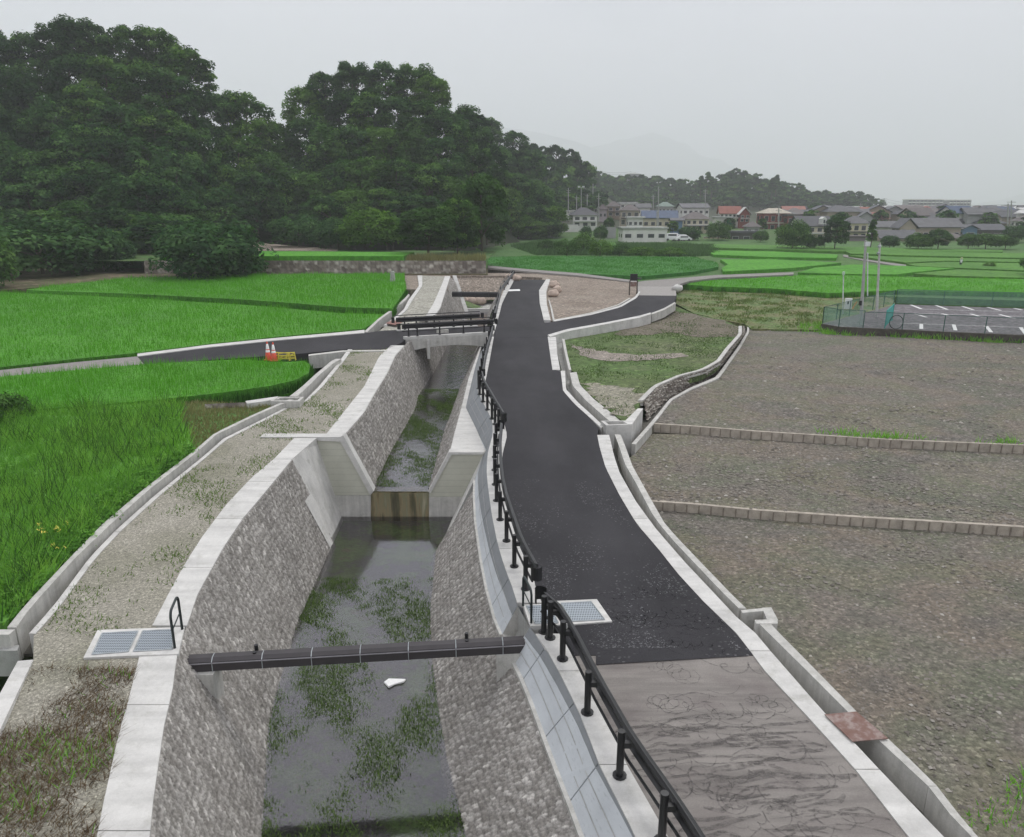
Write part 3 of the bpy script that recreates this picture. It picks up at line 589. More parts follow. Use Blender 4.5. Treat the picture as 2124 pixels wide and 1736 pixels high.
# ================================================================== ROAD (main)
Rr = edge([(1882, 1736), (1852, 1696), (1773, 1597), (1687, 1501), (1588, 1395.5), (1532, 1319.6), (1455.5, 1245.4), (1405.6, 1190.6), (1361.6, 1134.8), (1320.6, 1088), (1285.4, 1029), (1256, 970.7), (1244, 929.6), (1238.5, 901.8), (1242, 889), (1225, 868.7), (1191.5, 838.5), (1168, 811.7), (1163, 771), (1146, 768), (1141, 734.7), (1136, 698)])
Rr = extp(Rr, YN); ROADL = extp(Rkerb[1:], YN)
YJ = P(1400, 1360)[1]
struct(stripY('old_road', ROADL, Rr, YN, YJ, .5, OLDR, up=.0, step=.6), 'worn brownish concrete road surface with dark scribbled marks in the foreground')
struct(stripY('road', ROADL, Rr, YJ, P(1080, 698)[1], .5, ASPH, up=.02, step=.6), 'fresh black asphalt road beside the canal')
rl = [(1024, 702), (1029, 677.8), (1035, 655), (1041, 631), (1049, 614), (1067.5, 580.6)]
rr = [(1136, 699), (1134, 680), (1128, 666), (1119.5, 631), (1118, 604), (1133, 580.6)]
jt_ = [P(1236, 1380, S), P(1400, 1370.5, S), P(1552, 1361.5, S), P(1552, 1355, S), P(1236, 1355, S)]
struct(mk('road', [v + [0, 0, .0245] for v in jt_], [(0, 1, 2, 3, 4)], ASPH), 'wedge of fresh asphalt lapping onto the old pavement at the slanted joint')
struct(stripL('road', rl, rr, S, .5, ASPH, up=.024, n=24), 'black asphalt road beyond the crossing, ending at bare ground')
rt = [(1120, 672), (1151, 667.7), (1225, 654), (1285, 637.6), (1319, 617.5), (1325.5, 613)]
rb = [(1130, 700), (1174.8, 687), (1258.5, 672), (1325.5, 658.5), (1375.8, 642), (1399, 628.5), (1402.6, 614)]
def Z2(Y): return S(Y)
LZ = lambda Y: float(np.interp(Y, [78, 88, 98, 130], [2.0, 1.85, 1.5, 1.65]))
struct(stripL('branch_road', rt, rb, S, .5, ASPH, up=.03, n=30), 'black asphalt branch road curving away to the right')
struct(sheet('lane_apron', W2([(1322, 594), (1401, 594), (1403, 613.5), (1325, 613.5)]), SO(.02), M('apron', (.30, .285, .265), var=.1), .4, 2), 'pale concrete slab at the end of the branch road')
struct(stripL('farm_lane', [(1322, 594), (1324, 584), (1400, 578), (1480, 571), (1560, 568), (1646, 565)], [(1401, 594), (1409, 590), (1430, 583), (1490, 576), (1565, 573), (1646, 569.5)], LZ, .25, MATS['old_lane'], up=.03, n=24), 'pale lane bending away between the rice fields at the right')
# white line on the asphalt
s = [P(x, y, S) for x, y in ((1046, 601.5), (1078, 600.5), (1079, 604), (1047, 605.2))]
struct(mk('road_line', [p + [0, 0, .045] for p in s], [(0, 3, 2, 1)], M('white_paint', (.75, .75, .73), var=.05)), 'short white painted line on the far asphalt')
# kerb strips either side of far road
tag(stripL('road_kerb', [(1020, 694), (1022, 678), (1031, 650), (1035, 628), (1044, 605), (1060, 578)], [(1024, 694), (1029, 677.8), (1037, 648), (1041, 631), (1050, 612), (1067, 580.6)], S, .5, CONC, up=.06, n=24), 'pale kerb under the far guardrail, beyond the bridge', 'kerb')
tag(stripL('road_kerb', [(1128, 666), (1119.5, 631), (1118, 604), (1133, 580.6)], [(1142, 666), (1134, 632), (1133, 606), (1141, 581)], S, .7, CONC, up=.1, n=20), 'broad pale kerb along the right edge of the far road', 'kerb')
tag(stripL('gutter_wall', [(1147, 666), (1142, 640), (1137.5, 622)], [(1151, 666), (1145, 638), (1139.5, 622)], S, .6, CONC2, up=.02, n=10), 'thin concrete gutter wall right of the far road', 'gutter wall')
tag(stripL('road_kerb', [(1147, 665.5), (1225, 652), (1285, 635.6), (1317, 616.5), (1325, 605)], [(1151, 667.7), (1225, 654.5), (1287, 638.2), (1321, 618.5), (1328, 606)], S, .5, CONC, up=.06, n=20), 'thin pale kerb on the far side of the branch road', 'kerb')
tag(stripL('gutter_wall', [(1150, 663), (1225, 648.5), (1280, 632), (1305, 618)], [(1152, 664.2), (1226, 650), (1282, 633.5), (1308, 618.5)], S, .6, CONC2, up=.0, n=16), 'thin concrete gutter wall parallel to the branch road', 'gutter wall')
# kerb with tall face on the near side of branch road
bw = empty('retaining_wall', P(1250, 676, S)); tag(bw, 'white concrete retaining wall under the near side of the branch road, above the grass plot', 'retaining wall'); lc = np.array(bw.location)
o = stripL('wall', [(1136, 697), (1174.8, 685.5), (1258.5, 670.6), (1325.5, 657.2), (1349, 650.5)], [(1141, 701), (1178, 689.5), (1259.5, 674.2), (1327, 661), (1351, 653.5)], S, 1.0, CONC, bw, up=.1, n=30); o.location = -lc
o = stripL('end_wall', [(1351, 650.5), (1376, 641), (1399, 628)], [(1352, 653.5), (1378, 644), (1402, 629.5)], S, .7, CONC2, bw, up=.06, n=14); o.location = -lc
# dark curly smears on the pavement and the near asphalt
def markmat(name, col, alpha):
    m, t, b, o = newmat(name); setc(t, b, col); b.inputs['Roughness'].default_value = .85; n_ = noise(t, coords(t, (1, 2, 1)), 5, 4, .7); t.links.new(ramp(t, n_, [(.36, 0.0), (.62, alpha)]), b.inputs['Alpha']); return m
def scribbles(name, n, y0, y1, w, z, mat, kind, label, seed, xr=(0, 1)):
    rg = np.random.default_rng(seed); mb = MB()
    for k in range(n):
        y = rg.uniform(y0, y1); A_ = atY(ROADL, [y])[0]; B_ = atY(Rr, [y])[0]; s = rg.uniform(*xr); x = A_[0] + .5 + (B_[0] - A_[0] - 1.0) * s; m = 46; u = np.linspace(0, 1, m)
        if kind == 'curl':
            L_ = rg.uniform(.7, 2.0); R_ = rg.uniform(.08, .24); turns = rg.integers(2, 7); ph = rg.uniform(0, 6.28); an = rg.uniform(-.5, .3); q_ = 2 * np.pi * turns * u + ph; lx = L_ * (u - .5) + R_ * np.cos(q_) * (1 + .5 * np.sin(3 * u + ph)); ly = R_ * (.7 + .7 * u) * np.sin(q_) + .15 * np.sin(2.5 * u * np.pi + ph)
        else:
            L_ = rg.uniform(.5, 1.9); an = rg.normal(.06, .13); lx = L_ * (u - .5); ly = rg.uniform(-.12, .2) * (1 - (2 * u - 1) ** 2) + .02 * np.sin(9 * u + k)
        X = x + lx * math.cos(an) - ly * math.sin(an); Yv = y + lx * math.sin(an) + ly * math.cos(an); lo_ = atY(ROADL, Yv)[:, 0] + .08; hi_ = atY(Rr, Yv)[:, 0] - .08; X = np.clip(X, lo_, hi_); Zv = np.array([S(v) for v in Yv]) + z + k * 2e-5
        T_ = np.stack([np.gradient(X), np.gradient(Yv)], 1); T_ /= np.linalg.norm(T_, axis=1)[:, None] + 1e-9; ww = w * rg.uniform(.6, 1.5) * (.35 + .65 * np.sin(np.pi * u)) ** .7
        V = [(X[i] - T_[i, 1] * ww[i] * s_, Yv[i] + T_[i, 0] * ww[i] * s_, Zv[i]) for s_ in (-.5, .5) for i in range(m)]; mb.add(V, [(i, i + 1, m + i + 1, m + i)[::1] for i in range(m - 1)])
    return struct(mb.build(name, mat), label)
MK1 = markmat('dark_smear', (.115, .106, .10), .5); MK2 = markmat('soft_smear', (.14, .128, .12), .65); MK3 = markmat('tar_line', (.018, .018, .02), .5); MK4 = markmat('pale_dust', (.26, .25, .25), .45)
scribbles('smear_marks', 30, 8.5, YJ - .3, .030, .006, MK1, 'curl', 'dark curly scribbled marks on the old pavement', 1, (.15, 1))
scribbles('smear_marks', 120, 6, YJ - 2.4, .10, .005, MK2, 'arc', 'soft sideways smears across the old pavement', 2)
scribbles('smear_marks', 60, 6, YJ - 1.2, .035, .0075, MK1, 'arc', 'thin dark sideways strokes on the old pavement', 3)
scribbles('tar_marks', 26, YJ + .2, YJ + 3.2, .022, .026, MK3, 'curl', 'black curly lines on the asphalt near the joint', 4, (.35, 1))
rg = np.random.default_rng(77); n_ = 8000; yv = YJ + .3 + 11 * rg.random(n_) ** 1.5; A_ = atY(ROADL, yv)[:, 0]; B_ = atY(Rr, yv)[:, 0]; xv = A_ + .2 + (B_ - A_ - .4) * rg.random(n_); pn_ = np.sin(xv * 1.9 + 2 * np.sin(yv * .8)) + np.sin(yv * 1.3 + 1.5 * np.sin(xv * 1.7)) + .8 * np.sin(3.7 * xv + 1.1 * yv)
k_ = pn_ + rg.normal(0, .7, n_) > .9; xv, yv = xv[k_], yv[k_]; n_ = len(xv); sz = .010 + .028 * rg.random(n_) ** 3; zv = np.array([S(v) for v in yv]) + .026; an_ = rg.uniform(0, 6.28, n_)
V = np.stack([np.stack([xv + sz * np.cos(an_ + q_) * f_, yv + sz * np.sin(an_ + q_) * f_, zv], 1) for q_, f_ in ((0, 1.3), (1.57, .5), (3.14, 1.1), (4.71, .6))], 1).reshape(-1, 3)
o = mk_np('dust_flecks', V, np.arange(4 * n_).reshape(-1, 4), M('pale_dust', (.14, .14, .145), var=.2)); struct(o, 'pale flecks of dust and grit on the near asphalt', 'stuff')
# ---- right coping + gutter
Co = edge([(1951, 1732), (1885, 1662.8), (1819, 1593.5), (1773, 1544), (1710, 1481), (1595, 1349), (1568, 1316), (1532, 1286.6), (1493.6, 1245.4), (1420, 1167), (1361.6, 1099.7), (1320.6, 1044), (1285.4, 982), (1273.7, 947), (1265, 909), (1263, 902)])
Co = extp(Co, YN); Yc1 = P(1250, 903)[1]
coping('road_coping', Rr, Co, [YN, 8, P(1800, 1598)[1], P(1590, 1352)[1], 24, 29, Yc1], .9, CONC, 'broad pale concrete coping curving along the right road edge up to the junction box', 'coping', .03)
Gi = edge([(1984, 1709), (1925, 1633), (1822.5, 1537.4), (1756.5, 1477), (1672, 1392), (1569, 1290)]); Go = edge([(2020, 1732), (1984, 1686), (1938, 1626.5), (1842, 1534), (1776, 1478), (1700, 1400), (1611, 1309.7), (1592, 1289)])
Gi = extp(Gi, YN); Go = extp(Go, YN)
Yn0 = P(1580, 1287)[1]
coping('gutter_wall', Gi, Go, [YN, 8, P(1925, 1633)[1], P(1768, 1480)[1], Yn0], .75, CONC2, 'concrete gutter wall along the ploughed field in the right foreground, nearer than the notch', 'gutter wall', .03, gap=.006)
G2i = edge([(1535.4, 1266.8), (1508, 1240.4), (1449.6, 1178.8), (1391, 1117), (1355.8, 1073), (1320.6, 1005.8), (1297, 964.8), (1281, 918)]); G2o = edge([(1552, 1268), (1523, 1240.4), (1435 + 28, 1178), (1402, 1114), (1379, 1088), (1344, 1026), (1311.8, 967.7), (1297, 926.7)])
Yn1 = P(1545, 1264)[1]
coping('gutter_wall', G2i, G2o, [Yn1, 24.5, 29, 33, P(1285, 925)[1]], .75, CONC2, 'concrete gutter wall right of the road, between the notch and the junction box', 'gutter wall', .03, gap=.006)
Ys = np.linspace(YN, Yc1, 50); gall = np.vstack([Gi[Gi[:, 1] < Yn0], G2i])
struct(strip('gutter_floor', atY(Co, Ys) + [-.05, 0, -.62], atY(gall, Ys) + [.3, 0, -.62], .1, MUD), 'damp dark floor of the right gutter')
nb = empty('gutter_notch', P(1575, 1290)); tag(nb, 'small square concrete notch in the right gutter wall beside the field', 'catch basin'); lc = np.array(nb.location)
for q in (((1537, 1264), (1600, 1257.8), (1602, 1264), (1540, 1270)), ((1581, 1259), (1600, 1258), (1614, 1286), (1592, 1287)), ((1565, 1286), (1613, 1284), (1613, 1294), (1568, 1294))):
    kz_ = .033 + .004 * len(nb.children); s = [P(x, y, SO(.035)) for x, y in q]; w_ = MB(); w_.prism([p[:2] - lc[:2] for p in s[::-1]], -.8, kz_); w_.build('wall', CONC2, nb)
# upper gutter right (between bridge crossing and junction box)
c1 = [(1136, 699), (1141, 734.7), (1146, 768), (1163, 770)]; c2 = [(1155, 708), (1160, 735), (1163, 768), (1171, 770)]
tag(stripL('road_coping', c1[:3], [(1153, 700), (1156, 735), (1162, 768)], S, .8, CONC, up=.035, n=10), 'pale coping slab at the road edge just below the branch road corner', 'coping')
tag(stripL('gutter_wall', [(1166, 704), (1172, 735), (1180, 768)], [(1171, 704), (1177, 735), (1185, 768)], S, .8, CONC2, up=.03, n=10), 'narrow gutter wall beside the top of the grass plot', 'gutter wall')
tag(stripL('road_kerb', [(1163, 770), (1168, 811.7), (1191.5, 838.5), (1225, 868.7), (1247, 889)], [(1172, 770), (1174, 808), (1198, 835), (1232, 866), (1252, 885)], S, .8, CONC, up=.035, n=16), 'narrow kerb on the road edge in front of the tall gutter wall', 'kerb')
struct(stripL('gutter_floor', [(1150, 700), (1158, 740), (1168, 780), (1180, 815), (1255, 885)], [(1175, 705), (1180, 745), (1190, 780), (1205, 800), (1290, 880)], SO(-.6), .1, M('gutter_pale', (.30, .30, .28))), 'floor of the upper right gutter')
tw = empty('gutter_wall', P(1230, 820)); tag(tw, 'taller concrete gutter wall between the road and the grass plot, ending at the junction box', 'gutter wall'); lc = np.array(tw.location)
o = stripL('wall', [(1182, 773), (1188, 800), (1215, 830), (1258, 868), (1284, 888)], [(1196, 771.6), (1203, 798), (1232, 828), (1276, 862), (1309, 882)], SO(.05), .9, CONC2, tw, n=20); o.location = -lc
jb = empty('junction_box', P(1278, 885)); tag(jb, 'white open-topped concrete junction box where the gutters meet beside the road', 'junction box'); lc = np.array(jb.location)
q = [P(x, y, SO(.25)) - lc for x, y in ((1246, 872.4), (1297, 872), (1311, 880.5), (1257.6, 883))]
c_ = sum(q) / 4; w_ = MB()
for i in range(4):
    a, b = q[i], q[(i + 1) % 4]; ai, bi = a + (c_ - a) * .26, b + (c_ - b) * .26
    w_.prism([b[:2], a[:2], ai[:2], bi[:2]], -1.3, .25)
w_.build('box', CONC, jb)
sd = [P(x, y, SO(.25)) - lc for x, y in ((1297, 872), (1323.5, 843), (1334, 843.5), (1311, 880.5))]; w_ = MB(); w_.prism([p[:2] for p in sd[::-1]], -1.2, .245); w_.build('side_block', CONC, jb)
# ---- fields at right
gc = np.vstack([Go[Go[:, 1] < Yn0] - [.06, 0, 0], G2o + [-.04, 0, 0]])
T2 = [P(x, y, C(.0)) for x, y in ((1350, 1040), (1449.6, 1047), (1567, 1058.6), (1779, 1073), (1950, 1083), (2124, 1094), (2900, 1150))]
T1 = [P(x, y, C(.4)) for x, y in ((1350, 879), (1446, 885), (1557.5, 894.4), (1706, 903.7), (1855, 913), (2124, 924), (2900, 965))]
y2 = T2[0][1]; y1 = T1[0][1]
near = [tuple(p[:2]) for p in atY(gc, np.linspace(YN, y2, 30))] + [tuple(p[:2]) for p in T2] + [(60, T2[-1][1]), (60, YN)]
struct(sheet('field', near, C(-.33), SOILM, .5, 2.0, noise=.03), 'bare stony ploughed field in the right foreground')
gk = [P(x, y, C(.42)) for x, y in ((1318, 924), (1353, 884), (1371.5, 861), (1393.8, 831), (1434.7, 809), (1490.5, 786.6), (1509, 760.6), (1535, 723.4), (1553.7, 690), (1553.7, 677))]
mid = [tuple(p[:2]) for p in atY(gc, np.linspace(y2, P(1290, 925)[1], 12))] + [tuple(gk[0][:2]), tuple(gk[1][:2])] + [tuple(p[:2]) for p in T1[1:]] + [(75, T1[-1][1]), (75, T2[-1][1])] + [tuple(p[:2]) for p in T2[::-1]]
struct(sheet('field', mid, C(.02), SOILM, .6, 2.0, noise=.03), 'bare brown terrace of the field, second from the foreground')
far = [tuple(p[:2]) for p in gk[1:]] + W2([(1700, 680), (1754, 688), (2124, 706), (2900, 745)], C(.4)) + [(110, T1[-1][1])] + [tuple(p[:2]) for p in T1[::-1]]
struct(sheet('field', far, C(.4), SOILM, .6, 2.5, noise=.04), 'wide bare terrace of the field below the car park')
CURB = M('terrace_block', (.37, .33, .275), var=.25)
POSTM = M('old_post', (.22, .19, .155), var=.2)
def terrace(T, h, label, n):
    r = empty('terrace_wall', T[0]); tag(r, label, 'retaining wall'); lc = np.array(T[0]); A_ = resamp(T[:6], n)
    strip('wall', A_ + [0, .10, .03] - lc, A_ + [0, -.06, .03] - lc, h, CURB, r)
    for i in range(1, min(n, 100)):
        p = A_[i] - lc; MB().box(p[0] - .018, p[0] + .018, p[1] - .09, p[1] - .058, -h, .01).build('post', POSTM, r)
terrace(T2, .42, 'low brown block wall with small posts stepping the field down, the nearer of the two', 30)
terrace(T1, .44, 'low brown block wall stepping the field down, the farther of the two below the gutter', 36)
# gutter along the rubble wall
gkO = resamp(gk, 40); gkI = resamp([P(x, y, C(.42)) for x, y in ((1310, 922), (1345, 883), (1366, 858), (1388, 830), (1430, 806), (1485, 783), (1504, 757), (1530, 721), (1549, 690), (1550, 677))], 40)
tag(strip('gutter_wall', gkI, gkO, .6, CONC2, up=.05), 'thin kerb wall of the gutter curving along the foot of the rubble wall', 'gutter wall')
rtop = [P(x, y, C(1.08)) for x, y in ((1334, 832), (1364, 801.5), (1416, 779), (1460.7, 768), (1494, 749.4), (1512.8, 723.4), (1538.8, 693.6), (1538.8, 676.9))]
rbot = [P(x, y, C(.1)) for x, y in ((1340, 872), (1380, 830), (1438.4, 800), (1481, 777), (1500, 754), (1524, 722), (1543.6, 693.6), (1544, 677))]
rub('rubble_wall', rtop, rbot, STONEB, 'brown rubble stone wall curving between the grass plot and the ploughed field', 'stone wall', .32, .28, .08, .09, 8)
tag(strip('wall_cap', resamp(rtop, 30) - [.28, 0, 0], resamp(rtop, 30), .3, CONC2, up=.05), 'pale cap along the top of the curving rubble wall', 'wall cap')
struct(strip('gutter_floor', resamp(rbot, 40) - [.3, 0, .05], gkO + [0, 0, -.45], .1, MUD), 'dark floor of the gutter below the rubble wall')
plot = W2([(1168, 708), (1184, 768), (1195, 775), (1205, 800), (1240, 834), (1305, 884)], C(1.0)) + [tuple(p[:2] - [.15, 0]) for p in rtop] + W2([(1500, 664), (1440, 652), (1400, 634), (1385, 640), (1350, 655), (1258, 678), (1175, 694)], C(1.0))
struct(sheet('grass_plot', plot, C(1.02), PATCHM, .6, 2.0, noise=.006), 'thin grass and bare earth plot between the road and the rubble wall')
def blob(name, pts, z, mat, label, jit=.25):
    w_ = resamp(np.array(W2(pts + [pts[0]], C(z))), 46)[:-1]; w_ = w_ + np.array([[random.uniform(-jit, jit), random.uniform(-jit, jit)] for _ in w_])
    return struct(sheet(name, w_, C(z), mat, 0, 1.2), label)
blob('bare_patch', [(1183, 713), (1215, 722), (1270, 732), (1330, 736), (1395, 732), (1430, 735), (1400, 742), (1330, 748), (1260, 748), (1205, 738)], 1.044, speckle('patch_soil', (.24, .21, .18), 0, 8, .9, stops=[(.3, (.23, .20, .165)), (.6, (.29, .255, .22))]), 'crescent of bare soil across the grass plot')
blob('earth_patch', [(1390, 642), (1440, 652), (1500, 665), (1534, 680), (1530, 700), (1460, 698), (1390, 690), (1300, 696), (1270, 692), (1320, 672)], 1.040, speckle('dark_soil', (.13, .115, .08), 0, 8, .9, stops=[(.3, (.12, .11, .075)), (.6, (.16, .14, .105))]), 'darker earthy part at the top of the grass plot', .4)
blob('dry_patch', [(1205, 790), (1260, 800), (1330, 812), (1345, 820), (1330, 832), (1306, 872), (1270, 850), (1235, 825)], 1.036, speckle('pale_dry', (.24, .23, .17), 0, 10, .9, stops=[(.3, (.21, .20, .14)), (.6, (.28, .265, .21))]), 'dry pale lower corner of the grass plot', .4)
# ---- bare ground round the far end of the road
struct(sheet('bare_ground', W2([(1128, 670), (1142, 666), (1225, 651), (1285, 634), (1318, 616), (1322, 594), (1318, 582), (1150, 568), (1010, 566), (835, 566), (835, 600), (875, 600), (930, 600), (930, 572), (1050, 572), (1125, 576), (1120, 600)], SO(-.12)), SO(-.12), SOILB, 3, 2.5), 'bare brown earth around the end of the road')
cp_ = [P(966, 648, C(ZU)), P(941, 573)]; A_ = resamp(np.array(cp_), 10); tag(strip('wall_cap', A_ + [-.15, 0, .1], A_ + [.35, 0, .1], .4, CONC), 'pale sloping concrete cap closing the stone slope beyond the bridge', 'wall cap')
ZA = ZU + .55; ra = resamp(np.array([PY(940, 622, 96.8), PY(1040, 622, 96.8)]), 14); rb_ = resamp(np.array([PY(932, 572, 99.5), PY(1056, 572, 99.5)]), 14); V = []; F = []
for j in range(7):
    for i in range(14): V.append(ra[i] + (rb_[i] - ra[i]) * j / 6 + [0, 0, random.uniform(-.08, .08)])
F = [(j * 14 + i, j * 14 + i + 1, (j + 1) * 14 + i + 1, (j + 1) * 14 + i) for j in range(6) for i in range(13)]
struct(mk('earth_slope', V, F, speckle('earth_pale', (.3, .25, .2), 0, 7, .9, stops=[(.3, (.30, .25, .20)), (.7, (.40, .345, .29))]), smooth=True), 'bare brown earth slope closing the far end of the canal')
struct(sheet('bank_top', W2([(731, 725), (815, 717), (842, 690), (886, 652), (900, 628), (916, 592), (923, 573), (874, 571), (874, 593), (851, 625), (842.5, 642), (825.7, 657), (800, 676), (780, 690)], S), SO(-.02), PALEGR, .8, 2.0), 'pale gravel strip on the left bank beyond the bridge')
tag(stripL('gutter_kerb', [(796, 675.5), (822, 657), (838, 642), (846, 625), (869, 593.4), (866, 572)], [(803, 676), (828, 657.5), (845, 642), (854, 625), (876, 593.4), (876, 572)], S, .5, CONC, up=.05, n=20), 'pale kerb on the left bank beyond the side road', 'kerb')
tag(stripL('gutter_wall', [(756, 690), (784, 664), (810, 645), (838, 622), (847, 612)], [(762, 691), (789, 665), (815, 646), (842, 624), (850, 613)], S, .8, CONC2, up=.1, n=20), 'concrete gutter wall beside the far rice field, beyond the side road', 'gutter wall')
struct(stripL('gutter_floor', [(760, 690), (840, 624)], [(796, 678), (848, 624)], SO(-.6), .1, MUD, n=8), 'dark floor of the far left gutter')
struct(sheet('lawn', W2([(1405, 600), (1420, 598), (1560, 604), (1700, 615), (1850, 612), (1860, 640), (1706, 672), (1760, 690), (1700, 684), (1560, 682), (1545, 672), (1500, 664), (1440, 650), (1402, 630)], C(.55)), C(.55), VERGE, .3, 2.5), 'rough grass verge between the branch road and the car park')

# ================================================================== BRIDGE
br = empty('bridge', P(930, 697)); tag(br, 'small pale concrete slab bridge with an arched underside over the canal', 'bridge'); lc = np.array(br.location)
nl = P(838, 705); nr = P(1014, 694.5); dirx = (nr - nl); nrm_ = np.array([-dirx[1], dirx[0], 0]); nrm_ /= np.linalg.norm(nrm_); wid = 3.6
n = 17; V = []; F = []
for off in (0, wid):
    for i in range(n):
        s = i / (n - 1); p = nl + dirx * s + nrm_ * off - lc; rise = .35 * (1 - (2 * s - 1) ** 2)
        V += [p + [0, 0, .22 - p[2] * 0], p + [0, 0, -.95 + rise]]
m2 = 2 * n
for i in range(n - 1):
    a = 2 * i; F += [(a, a + 1, a + 3, a + 2), (m2 + a, m2 + a + 2, m2 + a + 3, m2 + a + 1), (a + 1, m2 + a + 1, m2 + a + 3, a + 3), (a, a + 2, m2 + a + 2, m2 + a)]
F += [(0, m2, m2 + 1, 1), (m2 - 2, m2 - 1, 2 * m2 - 1, 2 * m2 - 2)]
# deck sits lower than the edge beams
mk('slab', [v - [0, 0, .2 if i % 2 == 0 else 0] for i, v in enumerate(V)], F, CONC2, br)
for off in (-.02, wid - .3):
    a = nl + nrm_ * off - lc; b = nr + nrm_ * off - lc; ww = nrm_ * .34
    V = [a + [0, 0, .01], b + [0, 0, .01], b + ww + [0, 0, .01], a + ww + [0, 0, .01]]; V += [v + [0, 0, .2] for v in V]
    mk('edge_beam', V, [(0, 3, 2, 1), (4, 5, 6, 7), (0, 1, 5, 4), (1, 2, 6, 5), (2, 3, 7, 6), (3, 0, 4, 7)], CONC, br)
c_ = P(885, 724) - lc; MB().tube([nl + dirx * .28 - lc + [0, -.08, -.1], nl + dirx * .28 - lc + [0, -.08, -1.5]], .12, 8).build('drain_pipe', CONC, br)
c_ = P(918, 694) - lc; MB().box(c_[0] - .45, c_[0] + .45, c_[1] - .1, c_[1] + .1, 0.16, .42).build('name_plate', CONC2, br)
# white posts etc
wbs = edge([(964, 641), (1017, 641)], C(ZU + .3))
sill = empty('sill_wall', PY(991, 643, 93.2)); tag(sill, 'low white concrete sill across the channel just beyond the bridge', 'sill'); MB().box(-2.6, 2.6, 0, .5, -1.6, .15).build('wall', CONC, sill); mb = MB(); mb.box(-3.4, 3.2, .503, 5.6, -1.6, .0)
mb.v[6] = (3.2, 5.6, .42); mb.v[7] = (-3.4, 5.6, .42); mb.build('apron', speckle('apron_stone', (.42, .42, .38), 0, 6, .9, var=.1), sill)
def rock(name, label, p, sx, sy, sz, mat, seed, group=None):
    rg = np.random.default_rng(seed); nu, nv = 12, 8; V = []; ph = rg.random(6) * 6
    for j in range(nv + 1):
        th = math.pi * j / nv
        for i in range(nu):
            q = 2 * math.pi * i / nu; r_ = 1 + .12 * math.sin(2 * q + ph[0]) + .10 * math.sin(3 * q + 2 * th + ph[1]) + .08 * math.sin(5 * th + ph[2] + q)
            V.append((p[0] + sx * r_ * math.sin(th) * math.cos(q), p[1] + sy * r_ * math.sin(th) * math.sin(q), p[2] + sz * r_ * math.cos(th)))
    F = [(j * nu + i, j * nu + (i + 1) % nu, (j + 1) * nu + (i + 1) % nu, (j + 1) * nu + i) for j in range(nv) for i in range(nu)]
    return tag(mk(name, V, F, mat, None, True), label, 'boulder', group)
PINK = M('sandbag_cloth', (.50, .40, .33), var=.2)
for i, (x, y, lab) in enumerate(((1003 - 45, 622, 'left of'), (975, 623, 'centre of'), (993, 623, 'right of'))):
    p = PY(x + 3, y + 1, 96.3); rock('sandbag', 'pale pinkish sandbag, the one %s the row under the far duct' % lab, p, .75, .5, .5, PINK, i)
for i, (x, y) in enumerate(((1055, 574), (1064, 574), (1072, 577))):
    p = P(x, y, SO(.3)); rock('sandbag', ['pale sandbag at the left end of the far guardrail end', 'middle pale sandbag piled at the far end of the guardrail', 'pale sandbag nearest the asphalt at the far end of the road'][i], p, .5, .45, .35, PINK, 10 + i)
for i, (x, y) in enumerate(((1150, 590), (1156, 600), (1148, 609))):
    p = P(x, y, SO(.2)); rock('sandbag', ['uppermost pale sandbag right of the far road', 'middle pale sandbag right of the far road', 'lowest pale sandbag right of the far road beside the gutter'][i], p, .55, .5, .4, PINK, 20 + i)
p = P(1405, 598, SO(.2)); rock('sandbag', 'white sandbag beside the pale apron at the end of the branch road', p, .7, .5, .4, CONC, 31)

# ================================================================== GUARDRAILS
WPROF = [(.00, .19), (.09, .15), (.10, .08), (.02, .03), (.02, -.03), (.10, -.08), (.09, -.15), (0, -.19)]
def smoothpath(pts, step=.5):
    pts = np.array(pts, float); s = np.r_[0, np.cumsum(np.linalg.norm(np.diff(pts, axis=0), axis=1))]; n = max(2, int(s[-1] / step)); t = np.linspace(0, s[-1], n)
    return np.stack([np.interp(t, s, pts[:, k]) for k in range(3)], 1)
def sweepW(path, zc, side, r, name='beam', endcap=True, prof=WPROF):
    path = np.array(path); n = len(path); V = []; k = len(prof)
    T = np.gradient(path, axis=0); T[:, 2] = 0; T /= np.linalg.norm(T, axis=1)[:, None]; R = np.stack([T[:, 1], -T[:, 0], 0 * T[:, 0]], 1) * side
    for lay in (0, 1):
        for i in range(n):
            for (o, z) in prof: V.append(path[i] + R[i] * (o + .012 * lay) + [0, 0, zc + z])
    F = []
    for lay in (0, 1):
        for i in range(n - 1):
            for j in range(k - 1):
                a = lay * n * k + i * k + j; F.append((a, a + 1, a + k + 1, a + k))
    for i in range(n - 1): a = i * k; b = n * k + a; F += [(a, a + k, b + k, b), (a + k - 1, b + k - 1, b + 2 * k - 1, a + 2 * k - 1)]
    for a in (0, (n - 1) * k):
        for j in range(k - 1): F.append((a + j, n * k + a + j, n * k + a + j + 1, a + j + 1))
    mk(name, V, F, BLACK, r)
    if endcap:
        for e, sgn in ((0, -1), (n - 1, 1)):
            mb = MB(); c = path[e] + R[e] * .02 + T[e] * sgn * .12; Vv = []
            for z in (-.2, .2):
                for q in range(9):
                    an = math.pi * q / 8; Vv.append(c + T[e] * sgn * .22 * math.sin(an) + R[e] * .16 * math.cos(an) + [0, 0, zc + z])
            F = [(q, q + 1, 10 + q, 9 + q) for q in range(8)]; Vv2 = [v + (c + [0, 0, zc] - v) * .08 for v in Vv]
            m_e = MB(); m_e.add(Vv, F); m_e.add(Vv2, [f[::-1] for f in F]); m_e.build('end_piece', BLACK, r)
